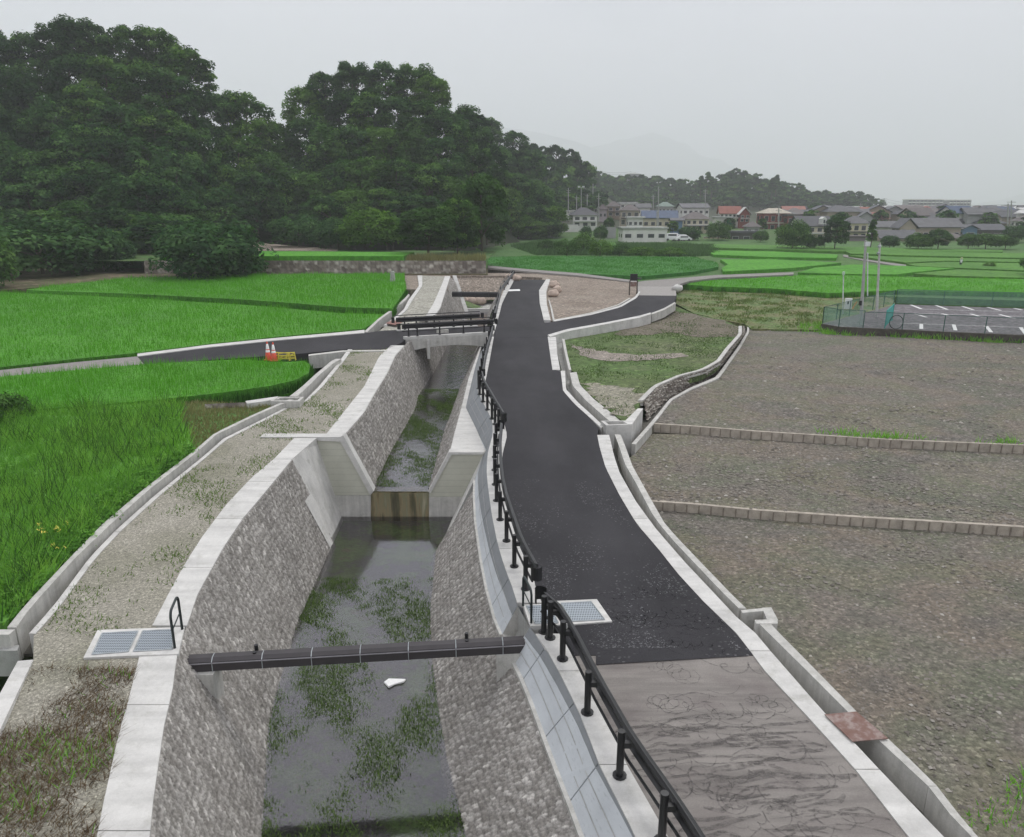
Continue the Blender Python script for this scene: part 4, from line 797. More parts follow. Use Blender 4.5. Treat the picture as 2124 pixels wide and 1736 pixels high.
def guardrail(posts, label, side=1, h=1.0, r_post=.07, zc=.76, off=.16, extra=(0, 0), top=False, group=None, pr=10, drop=0.0):
    posts = [np.array(p, float) for p in posts]; r = empty('guardrail', posts[0]); tag(r, label, 'guardrail', group); lc = np.array(posts[0])
    for p in posts:
        q = p - lc; mb = MB(); mb.tube([q, q + [0, 0, h - .03], q + [0, 0, h]], r_post, pr); o = mb.build('post', BLACK, r)
        MB().tube([q + [0, 0, .0], q + [0, 0, .03]], r_post * 1.9, 12).build('base_plate', BLACK, r)
        MB().box(q[0] - .03, q[0] + off, q[1] - .05, q[1] + .05, q[2] + zc - .06, q[2] + zc + .06).build('bracket', BLACK, r)
    path = np.array(posts) - lc
    d0 = path[0] - path[1]; d0 /= np.linalg.norm(d0); d1 = path[-1] - path[-2]; d1 /= np.linalg.norm(d1)
    path = np.vstack([path[0] + d0 * extra[0], path, path[-1] + d1 * extra[1]]) if max(extra) > 0 else path
    T = np.gradient(path, axis=0); T[:, 2] = 0; T /= np.linalg.norm(T, axis=1)[:, None]; R = np.stack([T[:, 1], -T[:, 0], 0 * T[:, 0]], 1) * side
    pp = smoothpath(path + R * off, .6); sweepW(pp, zc, side, r)
    MB().tube(smoothpath(path + R * (off - .06) + [0, 0, zc - .36], .8), .035, 6).build('lower_rail', BLACK, r)
    if top: MB().tube(smoothpath(path + R * .05 + [0, 0, h + .12], 1.0), .035, 6).build('top_rail', BLACK, r)
    return r
KZ = SO(.035)
sec1 = [P(1128, 1311, KZ), P(1141, 1323, KZ), P(1166.7, 1367, KZ), P(1218, 1478, KZ), P(1285, 1609, KZ), P(1372, 1745, KZ), P(1482, 1935, KZ), P(1640, 2230, KZ)][::-1]
guardrail(sec1, 'black steel guardrail in the right foreground, nearer than the road drain grate', 1, 1.05, .075, .74, .2, (1.0, .35))
sec2 = [P(x, y, KZ) for x, y in ((1090, 1222), (1066.8, 1175), (1050.7, 1122), (1037.5, 1078), (1030, 1038.5), (1027, 1005), (1026, 975), (1026.5, 948), (1029, 925))]
guardrail(sec2, 'black steel guardrail curving beside the canal, from the drain grate up to the weir', 1, 1.05, .07, .76, .18, (.3, .4))
sec3 = [P(x, y, KZ) for x, y in ((1034, 893), (1027, 880), (1020.6, 868.7), (1011, 850), (1002, 833.5), (995, 818.5), (993, 806))]
guardrail(sec3, 'black steel guardrail on the slanting kerb just upstream of the weir', 1, 1.05, .07, .76, .16, (.2, .3))
sec4 = [P(x, y, KZ) for x, y in ((996, 795), (999, 777), (1002, 760), (1006, 744), (1010, 729), (1014, 715), (1017, 703))]
guardrail(sec4, 'black steel guardrail along the kerb just before the small bridge', 1, 1.0, .06, .76, .14, (.3, .1))
sec5 = [P(x, y, SO(.06)) for x, y in ((1022, 672), (1027, 655), (1031, 640), (1034, 626), (1038, 612), (1046, 601), (1054, 590), (1062, 579))]
guardrail(sec5, 'black steel guardrail beyond the bridge along the far stretch of road', 1, 1.0, .06, .76, .12, (.1, .6), top=True)
ba = [nl + dirx * s + nrm_ * .15 + [0, 0, .21] for s in (.06, .16, .42, .70, .95)]
guardrail(ba, 'black railing on the near side of the small bridge', 1, 1.0, .055, .78, .08, (.5, .7), top=True)
bb = [nl + dirx * s + nrm_ * (wid - .15) + [0, 0, .21] for s in (.10, .24, .46, .70, .92)]
guardrail(bb, 'black railing on the far side of the small bridge', 1, 1.0, .055, .78, .08, (.7, .7), top=True)
# reflectors on rail ends
WHITE = M('white_plastic', (.8, .8, .78), rough=.4, var=.03)
for (x, y, lab) in ((1172, 1298, 'small round white reflector on the end of the foreground guardrail'), (1027, 957, 'small round white reflector on the guardrail beside the weir'), (1023, 683, 'small round white reflector at the end of the bridge railing')):
    Yq = P(x, y + 55 if y > 1200 else y + 40 if y > 900 else y + 17, KZ)[1]; p = PY(x, y, Yq - .05); r = empty('reflector', p); tag(r, lab, 'reflector')
    MB().tube([(0, -.03, 0), (0, .02, 0)], .075, 14).build('lens', WHITE, r); MB().box(-.015, .015, .02, .14, -.05, .02).build('bracket', BLACK, r)
# ---- hand rails
def handrail(a, b, h, label):
    r = empty('handrail', a); tag(r, label, 'handrail'); q = np.array(b) - np.array(a); u = q / np.linalg.norm(q); pts = [(0, 0, 0), (0, 0, h - .18)]
    for k in range(1, 6): t = math.pi / 2 * k / 5; pts.append(tuple(u * .18 * (1 - math.cos(t)) + np.array([0, 0, h - .18 + .18 * math.sin(t)])))
    for k in range(0, 6): t = math.pi / 2 * k / 5; pts.append(tuple(q - u * .18 * (1 - math.sin(t)) + np.array([0, 0, h - .18 + .18 * math.cos(t)]) - [0, 0, 0]))
    pts.append(tuple(q)); MB().tube(pts, .033, 10).build('rail_loop', M('dark_green_paint', (.012, .02, .02), rough=.35, bst=0, spec=.5), r)
    MB().tube([(0, 0, h * .5), tuple(q + [0, 0, h * .5])], .018, 8).build('cross_bar', MATS['dark_green_paint'], r)
handrail(P(362.6, 1344, SO(.06)), P(378, 1305, SO(.06)), 1.0, 'dark green tubular handrail loop beside the left drain grates')
handrail(P(1102, 1292, SO(.06)), P(1085, 1256, SO(.06)), .95, 'dark tubular handrail loop at the right end of the brown duct')
# ---- drain grates
def gratemat():
    m, t, b, o = newmat('grate'); c = N(t, 'ShaderNodeTexCoord'); sx = N(t, 'ShaderNodeSeparateXYZ'); t.links.new(c.outputs['Object'], sx.inputs[0])
    gx_ = ramp(t, mth(t, 'FRACT', mth(t, 'MULTIPLY', sx.outputs[0], 22)), [(.35, 1.0), (.5, 0.0)]); gy_ = ramp(t, mth(t, 'FRACT', mth(t, 'MULTIPLY', sx.outputs[1], 9)), [(.2, 1.0), (.3, 0.0)])
    k = mixc(t, mth(t, 'MAXIMUM', gx_, gy_), (.10, .115, .13), (.36, .40, .43)); setc(t, b, k); b.inputs['Roughness'].default_value = .5; b.inputs['Metallic'].default_value = .3; return m
GRATE = gratemat()
def drain(outer, inners, label, hz=.06, dz=.5):
    r = empty('drain_cover', P(*outer[0])); tag(r, label, 'drain cover'); lc = np.array(r.location)
    q = [P(x, y, SO(hz)) - lc for x, y in outer]; V = q + [p - [0, 0, dz] for p in q]; n = len(q); mk('frame', V, [tuple(range(n))[::-1], tuple(range(n, 2 * n))] + [(i, (i + 1) % n, n + (i + 1) % n, n + i) for i in range(n)], CONC, r)
    for k in inners:
        q = [P(x, y, SO(hz + .012)) - lc for x, y in k]; V = q + [p - [0, 0, .03] for p in q]; g = mk('grate', V, [(3, 2, 1, 0), (0, 1, 5, 4), (1, 2, 6, 5), (2, 3, 7, 6), (3, 0, 4, 7)], GRATE, r)
        rim = []; c_ = sum(q) / 4; mb = MB()
        for i in range(4): mb.tube([q[i] + (c_ - q[i]) * .01 + [0, 0, .004], q[(i + 1) % 4] + [0, 0, .004]], .018, 4)
        mb.build('grate_rim', STEEL, r)
    return r
drain([(202.3, 1306.5), (383, 1300), (370, 1356), (173, 1364)], [[(211.7, 1313.3), (286.5, 1309), (266, 1351.4), (190.6, 1357.3)], [(296, 1308.5), (360, 1305.8), (357, 1346.5), (276.5, 1350.9)]], 'pale concrete slab with two steel grates on the left bank')
drain([(1085.7, 1254), (1150, 1252), (1152.6, 1246.3), (1237.9, 1242.5), (1270, 1288.6), (1183.3, 1294.8), (1126.5, 1297), (1099.6, 1298.5)], [[(1164, 1251), (1226.4, 1247.9), (1254, 1284.8), (1186.4, 1288.6)], [(1092, 1257), (1140, 1254.5), (1158, 1292), (1110, 1293.5)]], 'pale framed steel grate set in the road edge by the guardrail gap')
# ---- ducts across the canal
du = empty('canal_duct', P(392, 1374, C(-.55))); tag(du, 'brown metal duct with clamps crossing the near pool between both banks', 'duct'); lc = np.array(du.location)
a = P(392, 1374, C(-.22)); b = P(1090, 1334, C(-.22)); d = b - a; Ld = np.linalg.norm(d); d /= Ld; sv = np.array([d[1], -d[0], 0])
def beam(r, a, b, hw, hh, mat, lc):
    d = b - a; d /= np.linalg.norm(d); s = np.array([d[1], -d[0], 0]); V = []
    for p in (a, b):
        for (o, z) in ((-hw, hh * .6), (-hw * .5, hh), (hw * .5, hh), (hw, hh * .6), (hw, -hh), (-hw, -hh)): V.append(p + s * o + [0, 0, z] - lc)
    return mk('duct_body', V, [(0, 1, 2, 3, 4, 5)[::-1], (6, 7, 8, 9, 10, 11)] + [(i, (i + 1) % 6, 6 + (i + 1) % 6, 6 + i) for i in range(6)], mat, r)
beam(du, a, b, .19, .17, BROWN, lc); mb = MB()
p0, p1 = a - lc + sv * .185 + [0, 0, .06], b - lc + sv * .185 + [0, 0, .06]; mb.tube([p0, p1], .022, 6); mb.build('flange', M('grey_flange', (.24, .23, .24), rough=.5), du)
for i in range(7):
    s = (i + .5) / 7 * Ld; c = a + d * s - lc; V = []; mb = MB(); pts = [c + sv * o + [0, 0, z] for o, z in ((-.19, -.165), (-.19, .1), (-.09, .17), (.09, .17), (.19, .1), (.19, -.165), (-.19, -.165))]
    mb.tube(pts, .012, 5); mb.build('clamp', STEEL, du)
for s in (.19, .82):
    c = a + d * s * Ld - lc; MB().tube([c + sv * -.2 + [0, 0, .1], c + sv * -.2 + [0, 0, .28]], .05, 10).build('bolt', BLACK, du); MB().tube([c + [0, 0, .14], c + [0, 0, .2]], .05, 10).build('bolt', BLACK, du)
for sgn, lab in ((-1, 'pale concrete support wedge under the left end of the near duct'), (1, 'pale concrete support wedge under the right end of the near duct')):
    yd = (a if sgn < 0 else b)[1]; xo = atY(Lcin, [yd])[0][0] + .86 if sgn < 0 else atY(Rmid, [yd])[0][0] - .42; c = np.array([xo, yd, (a if sgn < 0 else b)[2]]); r = empty('duct_support', c); tag(r, lab, 'support'); w = .27
    V = [(sgn * 1.4, -w, -.18), (0, -w, -.18), (0, -w, -2.2), (sgn * 1.4, -w, -2.2)]; V += [(x, w, z) for x, y, z in V]
    mk('wedge', V, [(0, 1, 2, 3), (7, 6, 5, 4), (0, 4, 5, 1), (1, 5, 6, 2), (2, 6, 7, 3), (3, 7, 4, 0)], CONC2, r)
d2 = empty('canal_duct', P(937, 609, SO(-.3))); tag(d2, 'dark beam-like duct crossing the far end of the canal', 'duct'); lc = np.array(d2.location)
beam(d2, P(938, 610, SO(-.35)), P(1033, 611, SO(-.35)), .22, .27, BLACK, lc)
for s in (.2, .5, .8):
    c = P(938, 610, SO(-.35)) * (1 - s) + P(1033, 611, SO(-.35)) * s - lc; MB().box(c[0] - .03, c[0] + .03, c[1] - .25, c[1] + .25, c[2] - .3, c[2] + .3).build('clamp', BROWN, d2)
# rusty plate
s = [P(x, y, SO(.06)) for x, y in ((1710, 1483), (1776, 1477), (1842, 1533), (1768, 1539))]; r = empty('steel_plate', s[0]); tag(r, 'rusty brown steel plate laid across the right gutter', 'plate')
V = [p - s[0] for p in s]; V += [v + [0, 0, .02] for v in V]
def rust():
    m, t, b, o = newmat('rust'); v = coords(t); k = ramp(t, noise(t, v, 3, 6, .6), [(.3, (.15, .075, .055)), (.5, (.20, .125, .105)), (.62, (.30, .24, .22)), (.75, (.22, .13, .10))]); setc(t, b, k); b.inputs['Roughness'].default_value = .8; return m
RUST = rust(); mk('plate', V, [(0, 1, 2, 3)[::-1], (4, 5, 6, 7), (0, 1, 5, 4), (1, 2, 6, 5), (2, 3, 7, 6), (3, 0, 4, 7)], RUST, r)
s = [P(x, y, SO(.15)) for x, y in ((800, 671), (812, 665), (836, 668), (822, 675))]; o = mk('steel_plate', s + [p + [0, 0, .03] for p in s], [(0, 1, 2, 3), (7, 6, 5, 4), (0, 4, 5, 1), (1, 5, 6, 2), (2, 6, 7, 3), (3, 7, 4, 0)], M('red_plate', (.24, .13, .11))); tag(o, 'reddish plate laid over the far left gutter beyond the side road', 'plate')
# white scrap in the water
s = [P(x, y, C(ZW + .02)) for x, y in ((796, 1416), (806, 1410), (842, 1410), (838, 1416), (820, 1420), (806, 1427))]; c = sum(s) / 6
o = mk('floating_scrap', [p for p in s] + [p * .96 + c * .04 + [0, 0, .035 + .02 * (i % 2)] for i, p in enumerate(s)], [tuple(range(5, -1, -1)), tuple(range(6, 12))] + [(i, (i + 1) % 6, 6 + (i + 1) % 6, 6 + i) for i in range(6)], WHITE); tag(o, 'crumpled white scrap of foam floating in the near pool', 'litter')
# ---- cones and barricades
ORG = M('cone_red', (.62, .085, .045), rough=.5, var=.05); YEL = M('yellow_plastic', (.72, .62, .10), rough=.5, var=.05)
def cone(px_, py_, lab):
    p = P(px_, py_, SO(.03)); r = empty('traffic_cone', p); tag(r, lab, 'traffic cone', 'traffic cones by the side road'); H = 1.2; f = lambda h: .21 - .17 * h / H
    MB().box(-.24, .24, -.24, .24, 0, .05).build('base', ORG, r)
    for h0, h1, mt, nm in ((.05, .52, ORG, 'body'), (.52, .66, WHITE, 'band'), (.66, .72, ORG, 'body'), (.72, 1.06, WHITE, 'band'), (1.06, H, ORG, 'tip')):
        V = []; k = 14
        for h in (h0, h1): V += [(f(h) * math.cos(2 * math.pi * i / k), f(h) * math.sin(2 * math.pi * i / k), h) for i in range(k)]
        mk(nm, V, [(i, (i + 1) % k, k + (i + 1) % k, k + i) for i in range(k)] + [tuple(range(k, 2 * k))], mt, r, True)
cone(557, 746.5, 'red and white traffic cone on the side road edge, the left one of the pair'); cone(569, 748, 'red and white traffic cone beside the folded yellow barricades, the right one of the pair')
for i, (x, y, lab) in enumerate(((584, 748, 'folded yellow tubular barricade lying next to the right cone'), (595, 748, 'folded yellow tubular barricade at the right end of the stack'))):
    p = P(x, y, SO(.0)); r = empty('barricade', p, -.15 + .3 * i); tag(r, lab, 'barricade'); hh = .5
    for y_ in (0, .18): MB().tube([(-.55, y_, 0), (-.5, y_, hh), (.5, y_, hh), (.55, y_, 0)], .035, 6).build('frame', YEL, r)
    for z in (.16, .33): MB().box(-.5, .5, -.03, .0, z - .05, z + .05).build('board', YEL, r)
    MB().tube([(-.52, .02, .02), (.52, .1, .45)], .03, 6).build('brace', YEL, r)
# ---- sluice gate at branch road
p = P(1313, 612, SO(-.1)); r = empty('sluice_gate', p); tag(r, 'dark metal sluice gate with a rusty centre beside the branch road end', 'sluice gate')
MB().box(-.45, -.33, -.06, .06, 0, 1.5).build('frame_post', BARK, r); MB().box(.33, .45, -.06, .06, 0, 1.5).build('frame_post', BARK, r); MB().box(-.3, .3, -.03, .03, .9, 1.35).build('gate_plate', RUST, r); MB().box(-.38, .38, -.09, .09, 1.5, 2.2).build('hood', BLACK, r)
MB().tube([(.3, 0, 1.75), (.8, 0, 1.7)], .07, 8).build('crank', BLACK, r)
# grave-like stone post at the field corner
p = P(815, 587, SO(.1)); r = empty('stone_post', p); tag(r, 'weathered grey stone post at the far corner of the left rice field', 'stone post'); V = [(-.3, -.3, 0), (.3, -.3, 0), (.3, .3, 0), (-.3, .3, 0), (-.2, -.2, 1.3), (.18, -.2, 1.35), (.18, .2, 1.4), (-.2, .2, 1.3)]; mk('shaft', V, [(0, 1, 5, 4), (1, 2, 6, 5), (2, 3, 7, 6), (3, 0, 4, 7), (4, 5, 6, 7)], CONC3, r)
def leafquads(c, nrm, size, rg):
    n = len(c); r_ = rg.normal(size=(n, 3)); t = np.cross(nrm, r_); t /= np.linalg.norm(t, axis=1)[:, None] + 1e-9; b = np.cross(nrm, t); s = (size * rg.uniform(.6, 1.3, n))[:, None]
    V = np.stack([c - t * s, c + b * s * .55, c + t * s, c - b * s * .55], 1).reshape(-1, 3); return V

# ================================================================== CAR PARK
CPZ = 1.0
cpk = W2([(1706, 671), (1739, 677), (1866, 682.5), (1956, 687), (2124, 694), (2600, 712), (2600, 655), (2124, 640), (1860, 631), (1852, 633)], C(CPZ))
CPA = speckle('car_park_asphalt', (.15, .14, .145), 0, 5, .9, bst=.3, stops=[(.3, (.125, .12, .125)), (.6, (.16, .15, .155)), (.75, (.15, .135, .13))])
struct(sheet('car_park', cpk, C(CPZ), CPA, .1, 3.0), 'grey asphalt car park with white bay lines behind the green fence')
r = empty('retaining_wall', P(1739, 678, C(CPZ))); tag(r, 'dark low wall carrying the green fence at the near edge of the car park', 'retaining wall'); lc = np.array(r.location)
A_ = resamp([P(x, y, C(CPZ + .02)) for x, y in ((1706, 672), (1739, 678), (1866, 683.5), (1956, 688), (2124, 695.5), (2600, 714))], 20); o = strip('wall', A_ + [0, .25, .0], A_, .8, M('dark_wall', (.075, .068, .055), var=.3), r); o.location = -lc
LW = M('line_white', (.72, .72, .70), var=.06)
segs = [((1889, 632), (1911, 640.6)), ((1941, 633), (1965, 641.8)), ((1995.6, 635), (2019, 642.6)), ((2048, 637), (2076, 644)), ((2103, 639), (2120, 643)), ((1906.7, 653.4), (1922, 658)), ((1953.7, 650.4), (1970, 654.5)), ((2013, 650.8), (2037.5, 657.5)), ((2073, 652), (2105, 660)), ((1896, 650), (1903, 652)), ((1911, 672), (1911, 682)), ((1978, 673), (1982, 685)), ((2045.7, 676), (2056, 689)), ((2117, 679), (2128, 693))]
mb = MB()
def line3(mb, a, b, w, z):
    a = P(*a, C(z)); b = P(*b, C(z)); d = b - a; d /= np.linalg.norm(d); s = np.array([d[1], -d[0], 0]) * w / 2; mb.add([a - s, a + s, b + s, b - s], [(0, 1, 2, 3)])
for a, b in segs: line3(mb, a, b, .28, CPZ + .006)
for a, b in (((1866, 670), (2124, 679)), ((1911, 641), (2124, 647)), ((1905, 650), (2124, 656))): line3(mb, a, b, .1, CPZ + .004)
struct(mb.build('bay_lines', LW), 'white painted bay lines on the car park')
def meshmat(name, col, a):
    m, t, b, o = newmat(name); t.nodes.remove(b); d = N(t, 'ShaderNodeBsdfDiffuse'); d.inputs[0].default_value = (*col, 1); tr = N(t, 'ShaderNodeBsdfTransparent'); ms = N(t, 'ShaderNodeMixShader'); ms.inputs[0].default_value = a
    t.links.new(tr.outputs[0], ms.inputs[1]); t.links.new(d.outputs[0], ms.inputs[2]); t.links.new(ms.outputs[0], o.inputs[0]); return m
NETG = meshmat('green_netting', (.20, .36, .30), .36); NETC = meshmat('wire_netting', (.10, .17, .15), .22); GRNP = M('green_post', (.04, .10, .08), bst=0)
def fence(pts, h, net, label, dx=2.0, pmat=None):
    pts = np.array(pts); r = empty('fence', pts[0]); tag(r, label, 'fence'); lc = pts[0]; ln = np.sum(np.linalg.norm(np.diff(pts, axis=0), axis=1)); n = max(2, int(ln / dx) + 1); q = resamp(pts, n) - lc; pmat = pmat or GRNP
    V = list(q + [0, 0, .05]) + list(q + [0, 0, h - .03]); mk('netting', V, [(i, i + 1, n + i + 1, n + i) for i in range(n - 1)], net, r)
    for p in q[:90]: MB().tube([p, p + [0, 0, h]], .035, 6).build('post', pmat, r)
    MB().tube(list(q + [0, 0, h]), .025, 5).build('top_rail', pmat, r)
fence([P(x, y, C(CPZ + .02)) for x, y in ((1706, 671), (1739, 677.5), (1790, 680))], 1.45, NETG, 'green netted fence on the dark wall at the near left corner of the car park', 1.8)
fence([P(x, y, C(CPZ + .02)) for x, y in ((1790, 680), (1866, 683), (1956, 688), (2124, 695), (2600, 712))], 1.35, NETC, 'wire mesh fence with grey posts along the near edge of the car park', 2.9)
fence([P(x, y, C(CPZ + .02)) for x, y in ((1706, 671), (1853.5, 631))], 1.45, NETG, 'pale green netted fence along the left side of the car park', 3.0)
fence([P(x, y, C(CPZ + .02)) for x, y in ((1858, 630), (2124, 638.5), (2600, 652))], 1.5, NETG, 'green netted fence along the far edge of the car park, before the rice', 4.0)
TEAL = meshmat('teal_panel', (.06, .40, .34), .8)
p = P(1835, 681, C(CPZ)); r = empty('gate', p); tag(r, 'teal mesh gate in the front fence of the car park, beside the hoop', 'gate'); q = P(1850, 665, C(CPZ)) - p
MB().tube([(0, 0, 0), (0, 0, 1.5), tuple(q + [0, 0, 1.5]), tuple(q)], .04, 6).build('frame', M('teal_post', (.05, .33, .28), bst=0), r); mk('panel', [(0, 0, .1), tuple(q + [0, 0, .1]), tuple(q + [0, 0, 1.45]), (0, 0, 1.45)], [(0, 1, 2, 3)], TEAL, r)
p = P(1855.6, 682, C(CPZ + .02)); rr_ = .56; mb = MB(); mb.tube([(rr_ * math.cos(2 * math.pi * i / 28), -.12 + .05 * math.sin(2 * math.pi * i / 28), rr_ + .02 + rr_ * math.sin(2 * math.pi * i / 28)) for i in range(29)], .035, 6, cap=False); o = mb.build('hoop', BLACK); o.location = p; tag(o, 'large dark hoop leaning against the front fence of the car park', 'hoop')
POLE = M('pole_concrete', (.36, .36, .35), var=.12, bst=0); POLEW = M('pole_white', (.62, .64, .64), bst=0)
def pole3(name, label, base, top, r0, r1, mat, arms=(), cat='utility pole', group=None, extra=None):
    r = empty(name, base); tag(r, label, cat, group); t = np.array(top) - np.array(base); MB().tube([(0, 0, 0), tuple(t)], r0, 8, r1).build('pole', mat, r)
    for f, w in arms:
        c = t * f; MB().box(c[0] - w, c[0] + w, c[1] - .05, c[1] + .05, c[2] - .06, c[2] + .06).build('crossarm', POLE, r)
    return r
b = P(1785, 674, C(CPZ)); r = pole3('utility_pole', 'thick leaning grey pole inside the car park corner, left of the two tall ones', b, PY(1796, 499, b[1]), .16, .10, POLE, cat='utility pole'); t = PY(1796, 499, b[1]) - b
MB().tube([(.28, 0, 2.5), tuple(t + [.28, 0, -1.0])], .05, 6).build('cable_guard', POLEW, r); MB().box(t[0] - .05, t[0] + .35, -.15, .15, t[2] - .45, t[2] - .1).build('lamp_head', POLEW, r); MB().box(-.35, -.1, -.12, .12, 1.7, 2.1).build('meter_box', BLACK, r)
b = P(1818, 657, C(CPZ)); r = pole3('utility_pole', 'slim pale pole inside the car park corner, right of the two tall ones', b, PY(1825, 504, b[1]), .13, .09, M('pole_pale', (.47, .46, .44), bst=0)); t = PY(1825, 504, b[1]) - b
for z in (t[2] - .3, t[2] - .9): MB().tube([(t[0] - .12, 0, z), (t[0] + .12, 0, z)], .12, 8).build('band', STEEL, r)
b = P(1748, 651, C(1.0)); r = pole3('sign_pole', 'thin white pole with a green-white tip and a control box beside the car park fence', b, PY(1749.5, 570, b[1]), .06, .05, POLEW, cat='instrument pole'); t = PY(1749.5, 570, b[1]) - b
MB().box(.02, .62, -.3, -.05, .5, 1.5).build('control_box', WHITE, r); MB().tube([tuple(t), tuple(t + [0, 0, .3])], .13, 8).build('tip', M('pale_green', (.45, .6, .45), bst=0), r); MB().box(.18, .32, -.31, -.3, .95, 1.2).build('display', BLACK, r)
b = P(1768, 641, C(1.0)); r = pole3('marker_post', 'short orange post leaning behind the car park fence', b, b + [.35, 0, .75], .07, .07, M('orange', (.55, .25, .06), bst=0), cat='post')

# ================================================================== GRASS AND RICE
def blades(name, poly, zf, dens, h, w, mat, lean=.25, hvar=.35, attr=None, patch=0.0, seed=1, tall=None, mindens=0.0, near=None, clump=0.0):
    rg = np.random.default_rng(seed); poly = np.array(poly); x0, y0 = poly.min(0); x1, y1 = poly.max(0); n = int((x1 - x0) * (y1 - y0) * dens)
    X = rg.uniform(x0, x1, n); Y = rg.uniform(y0, y1, n); k = inpoly(poly, X, Y)
    k &= np.abs(X) < (Y + 2) * .85 + 3
    X, Y = X[k], Y[k]
    pn = np.sin(X * .9 + 1.3 * np.sin(Y * .7)) * np.sin(Y * .8 + 1.1 * np.sin(X * .6)) + .5 * np.sin(X * 2.3 + Y * 1.7) * np.sin(Y * 2.9 - X)
    if patch > 0: k = pn > (patch - .5) * 2 + rg.normal(0, .3, len(X)) - mindens; X, Y, pn = X[k], Y[k], pn[k]
    if clump: X = X + clump * rg.normal(size=len(X)); Y = Y + clump * rg.normal(size=len(X))
    n = len(X); hh = h * (1 + hvar * rg.uniform(-1, 1, n)) * (1 + .18 * pn); a = rg.uniform(0, 2 * np.pi, n); l = lean * hh * rg.uniform(.2, 1.4, n); q = rg.uniform(-.5, .5, n) * 1.2
    Z = np.interp(Y, np.linspace(0, 150, 151), [zf(v) for v in np.linspace(0, 150, 151)])
    B = np.stack([X, Y, Z], 1); wv = np.stack([np.cos(q), np.sin(q), 0 * q], 1) * w / 2; ww = (w * rg.uniform(.6, 1.4, n) / w)[:, None]
    T = B + np.stack([np.cos(a) * l, np.sin(a) * l, hh], 1)
    V = np.stack([B - wv * ww, B + wv * ww, T], 1).reshape(-1, 3); F = np.arange(3 * n).reshape(n, 3)
    rnd = np.clip(.5 + .22 * pn + rg.normal(0, .2, n), 0, 1)
    return mk_np(name, V, F, mat, None, {'rnd': np.repeat(rnd, 3)})
def rice(poly, zb, label, H=.5, dens=90, w=.05, canopy_mat=None, mat=None, seed=3, far=False, step=1.6):
    r = struct(sheet('rice_field', poly, (lambda Y: zb(Y) + H * (.85 if not far else 1)), canopy_mat or CANO, H + .25, step, noise=.03), label, 'stuff', 'rice field')
    if not far: struct(blades('rice_field', poly, (lambda Y: zb(Y) + .05), dens, H * 1.25, w, mat or RICE, seed=seed), label, 'stuff', 'rice field')
ZP = SO(-.1); top_ = SO(.32)
A1 = W2([(55, 601), (110, 592), (280, 576), (500, 570), (838, 567), (842, 600), (815, 640), (711, 637), (502, 621), (268, 609), (67, 602)], top_)
A2 = W2([(-500, 590), (60, 608), (268, 618), (502, 632), (711, 650), (800, 652), (783, 666), (752, 682), (711, 686), (569, 699), (435, 713), (285, 732), (150, 745), (0, 762), (-500, 820)], SO(-.03))
Bf = W2([(-500, 830), (0, 783), (188, 766), (300, 757), (400, 751), (502, 747), (560, 752), (600, 752), (630, 750), (643, 757), (640, 775), (612, 790), (560, 802), (505, 810), (425, 820), (330, 830), (200, 842), (80, 850), (-500, 880)], top_)
rice(A1, ZP, 'bright green rice field at the far left, behind the dividing gap', seed=4, dens=38, w=.07)
rice(A2, SO(-.45), 'large bright green rice field left of the canal, above the side road', seed=5, dens=45, w=.06)
rice(Bf, ZP, 'green rice field between the side road and the weedy plot', seed=6, dens=95, w=.045, H=.55)
wd_ = W2([(-700, 860), (80, 855), (330, 840), (430, 832), (500, 836), (578, 838), (522.6, 862), (462, 891), (398.7, 939), (301.5, 1012), (214.4, 1086), (147.4, 1155), (53.6, 1254), (13.4, 1304)], SO(.1)) + [(-14.8, YKn), (-30, YKn - 2), (-60, 22)]
struct(sheet('weedy_ground', wd_, SO(.05), canopy('weed_floor', (.06, .14, .03), (.11, .23, .05), .8), .6, 1.5), 'weedy ground left of the gutter wall')
wp = W2([(-700, 858), (80, 852), (330, 842), (380, 848), (372, 872), (392, 905), (398, 937), (301.5, 1010), (214.4, 1084), (147.4, 1153), (53.6, 1252), (13.4, 1302)], SO(.1)) + [(-14.9, YKn - .3), (-30, YKn - 2), (-60, 22)]
struct(sheet('weeds', wp, SO(.27), canopy('weed_canopy', (.07, .22, .03), (.19, .42, .07), .5), .3, .55, noise=.11), 'tall green weeds filling the plot left of the gutter wall', 'stuff', 'weeds')
struct(blades('weeds', wp, SO(.12), 190, .48, .035, WEED, lean=.75, hvar=.7, seed=8, clump=.02), 'tall green weeds filling the plot left of the gutter wall', 'stuff', 'weeds')
struct(blades('weeds', wp, SO(.1), 34, .75, .05, leafmat('weed_dark', (.03, .075, .02), (.05, .13, .03), (.09, .19, .04), .3, 0), lean=.6, hvar=.5, seed=9, patch=.45), 'darker taller weeds in patches left of the gutter wall', 'stuff', 'weeds')
struct(blades('dry_grass', W2([(330, 838), (430, 832), (510, 838), (570, 842), (522, 860), (462, 889), (398, 937), (385, 900), (372, 872)], SO(.1)), SO(.05), 200, .16, .03, DRYG, lean=.7, hvar=.7, seed=10), 'dry yellowish grass between the weeds and the rubble wall', 'stuff', 'dry grass')
gp = [tuple(p[:2]) for p in atY(Kr, np.linspace(YKn, YKf, 20))] + [tuple(p[:2]) for p in atY(Ulout, np.linspace(stp - 1, YW + 1, 10))] + [tuple(p[:2]) for p in atY(Lcout, np.linspace(YW, YKn, 20))]
struct(blades('bank_weeds', gp, SO(0), 110, .08, .035, leafmat('bank_blades', (.09, .14, .04), (.13, .20, .06), (.18, .25, .09), .4, 0), lean=1.0, hvar=.7, seed=11, patch=.72, clump=.06), 'sparse low weeds on the gravel bank', 'stuff', 'weeds')
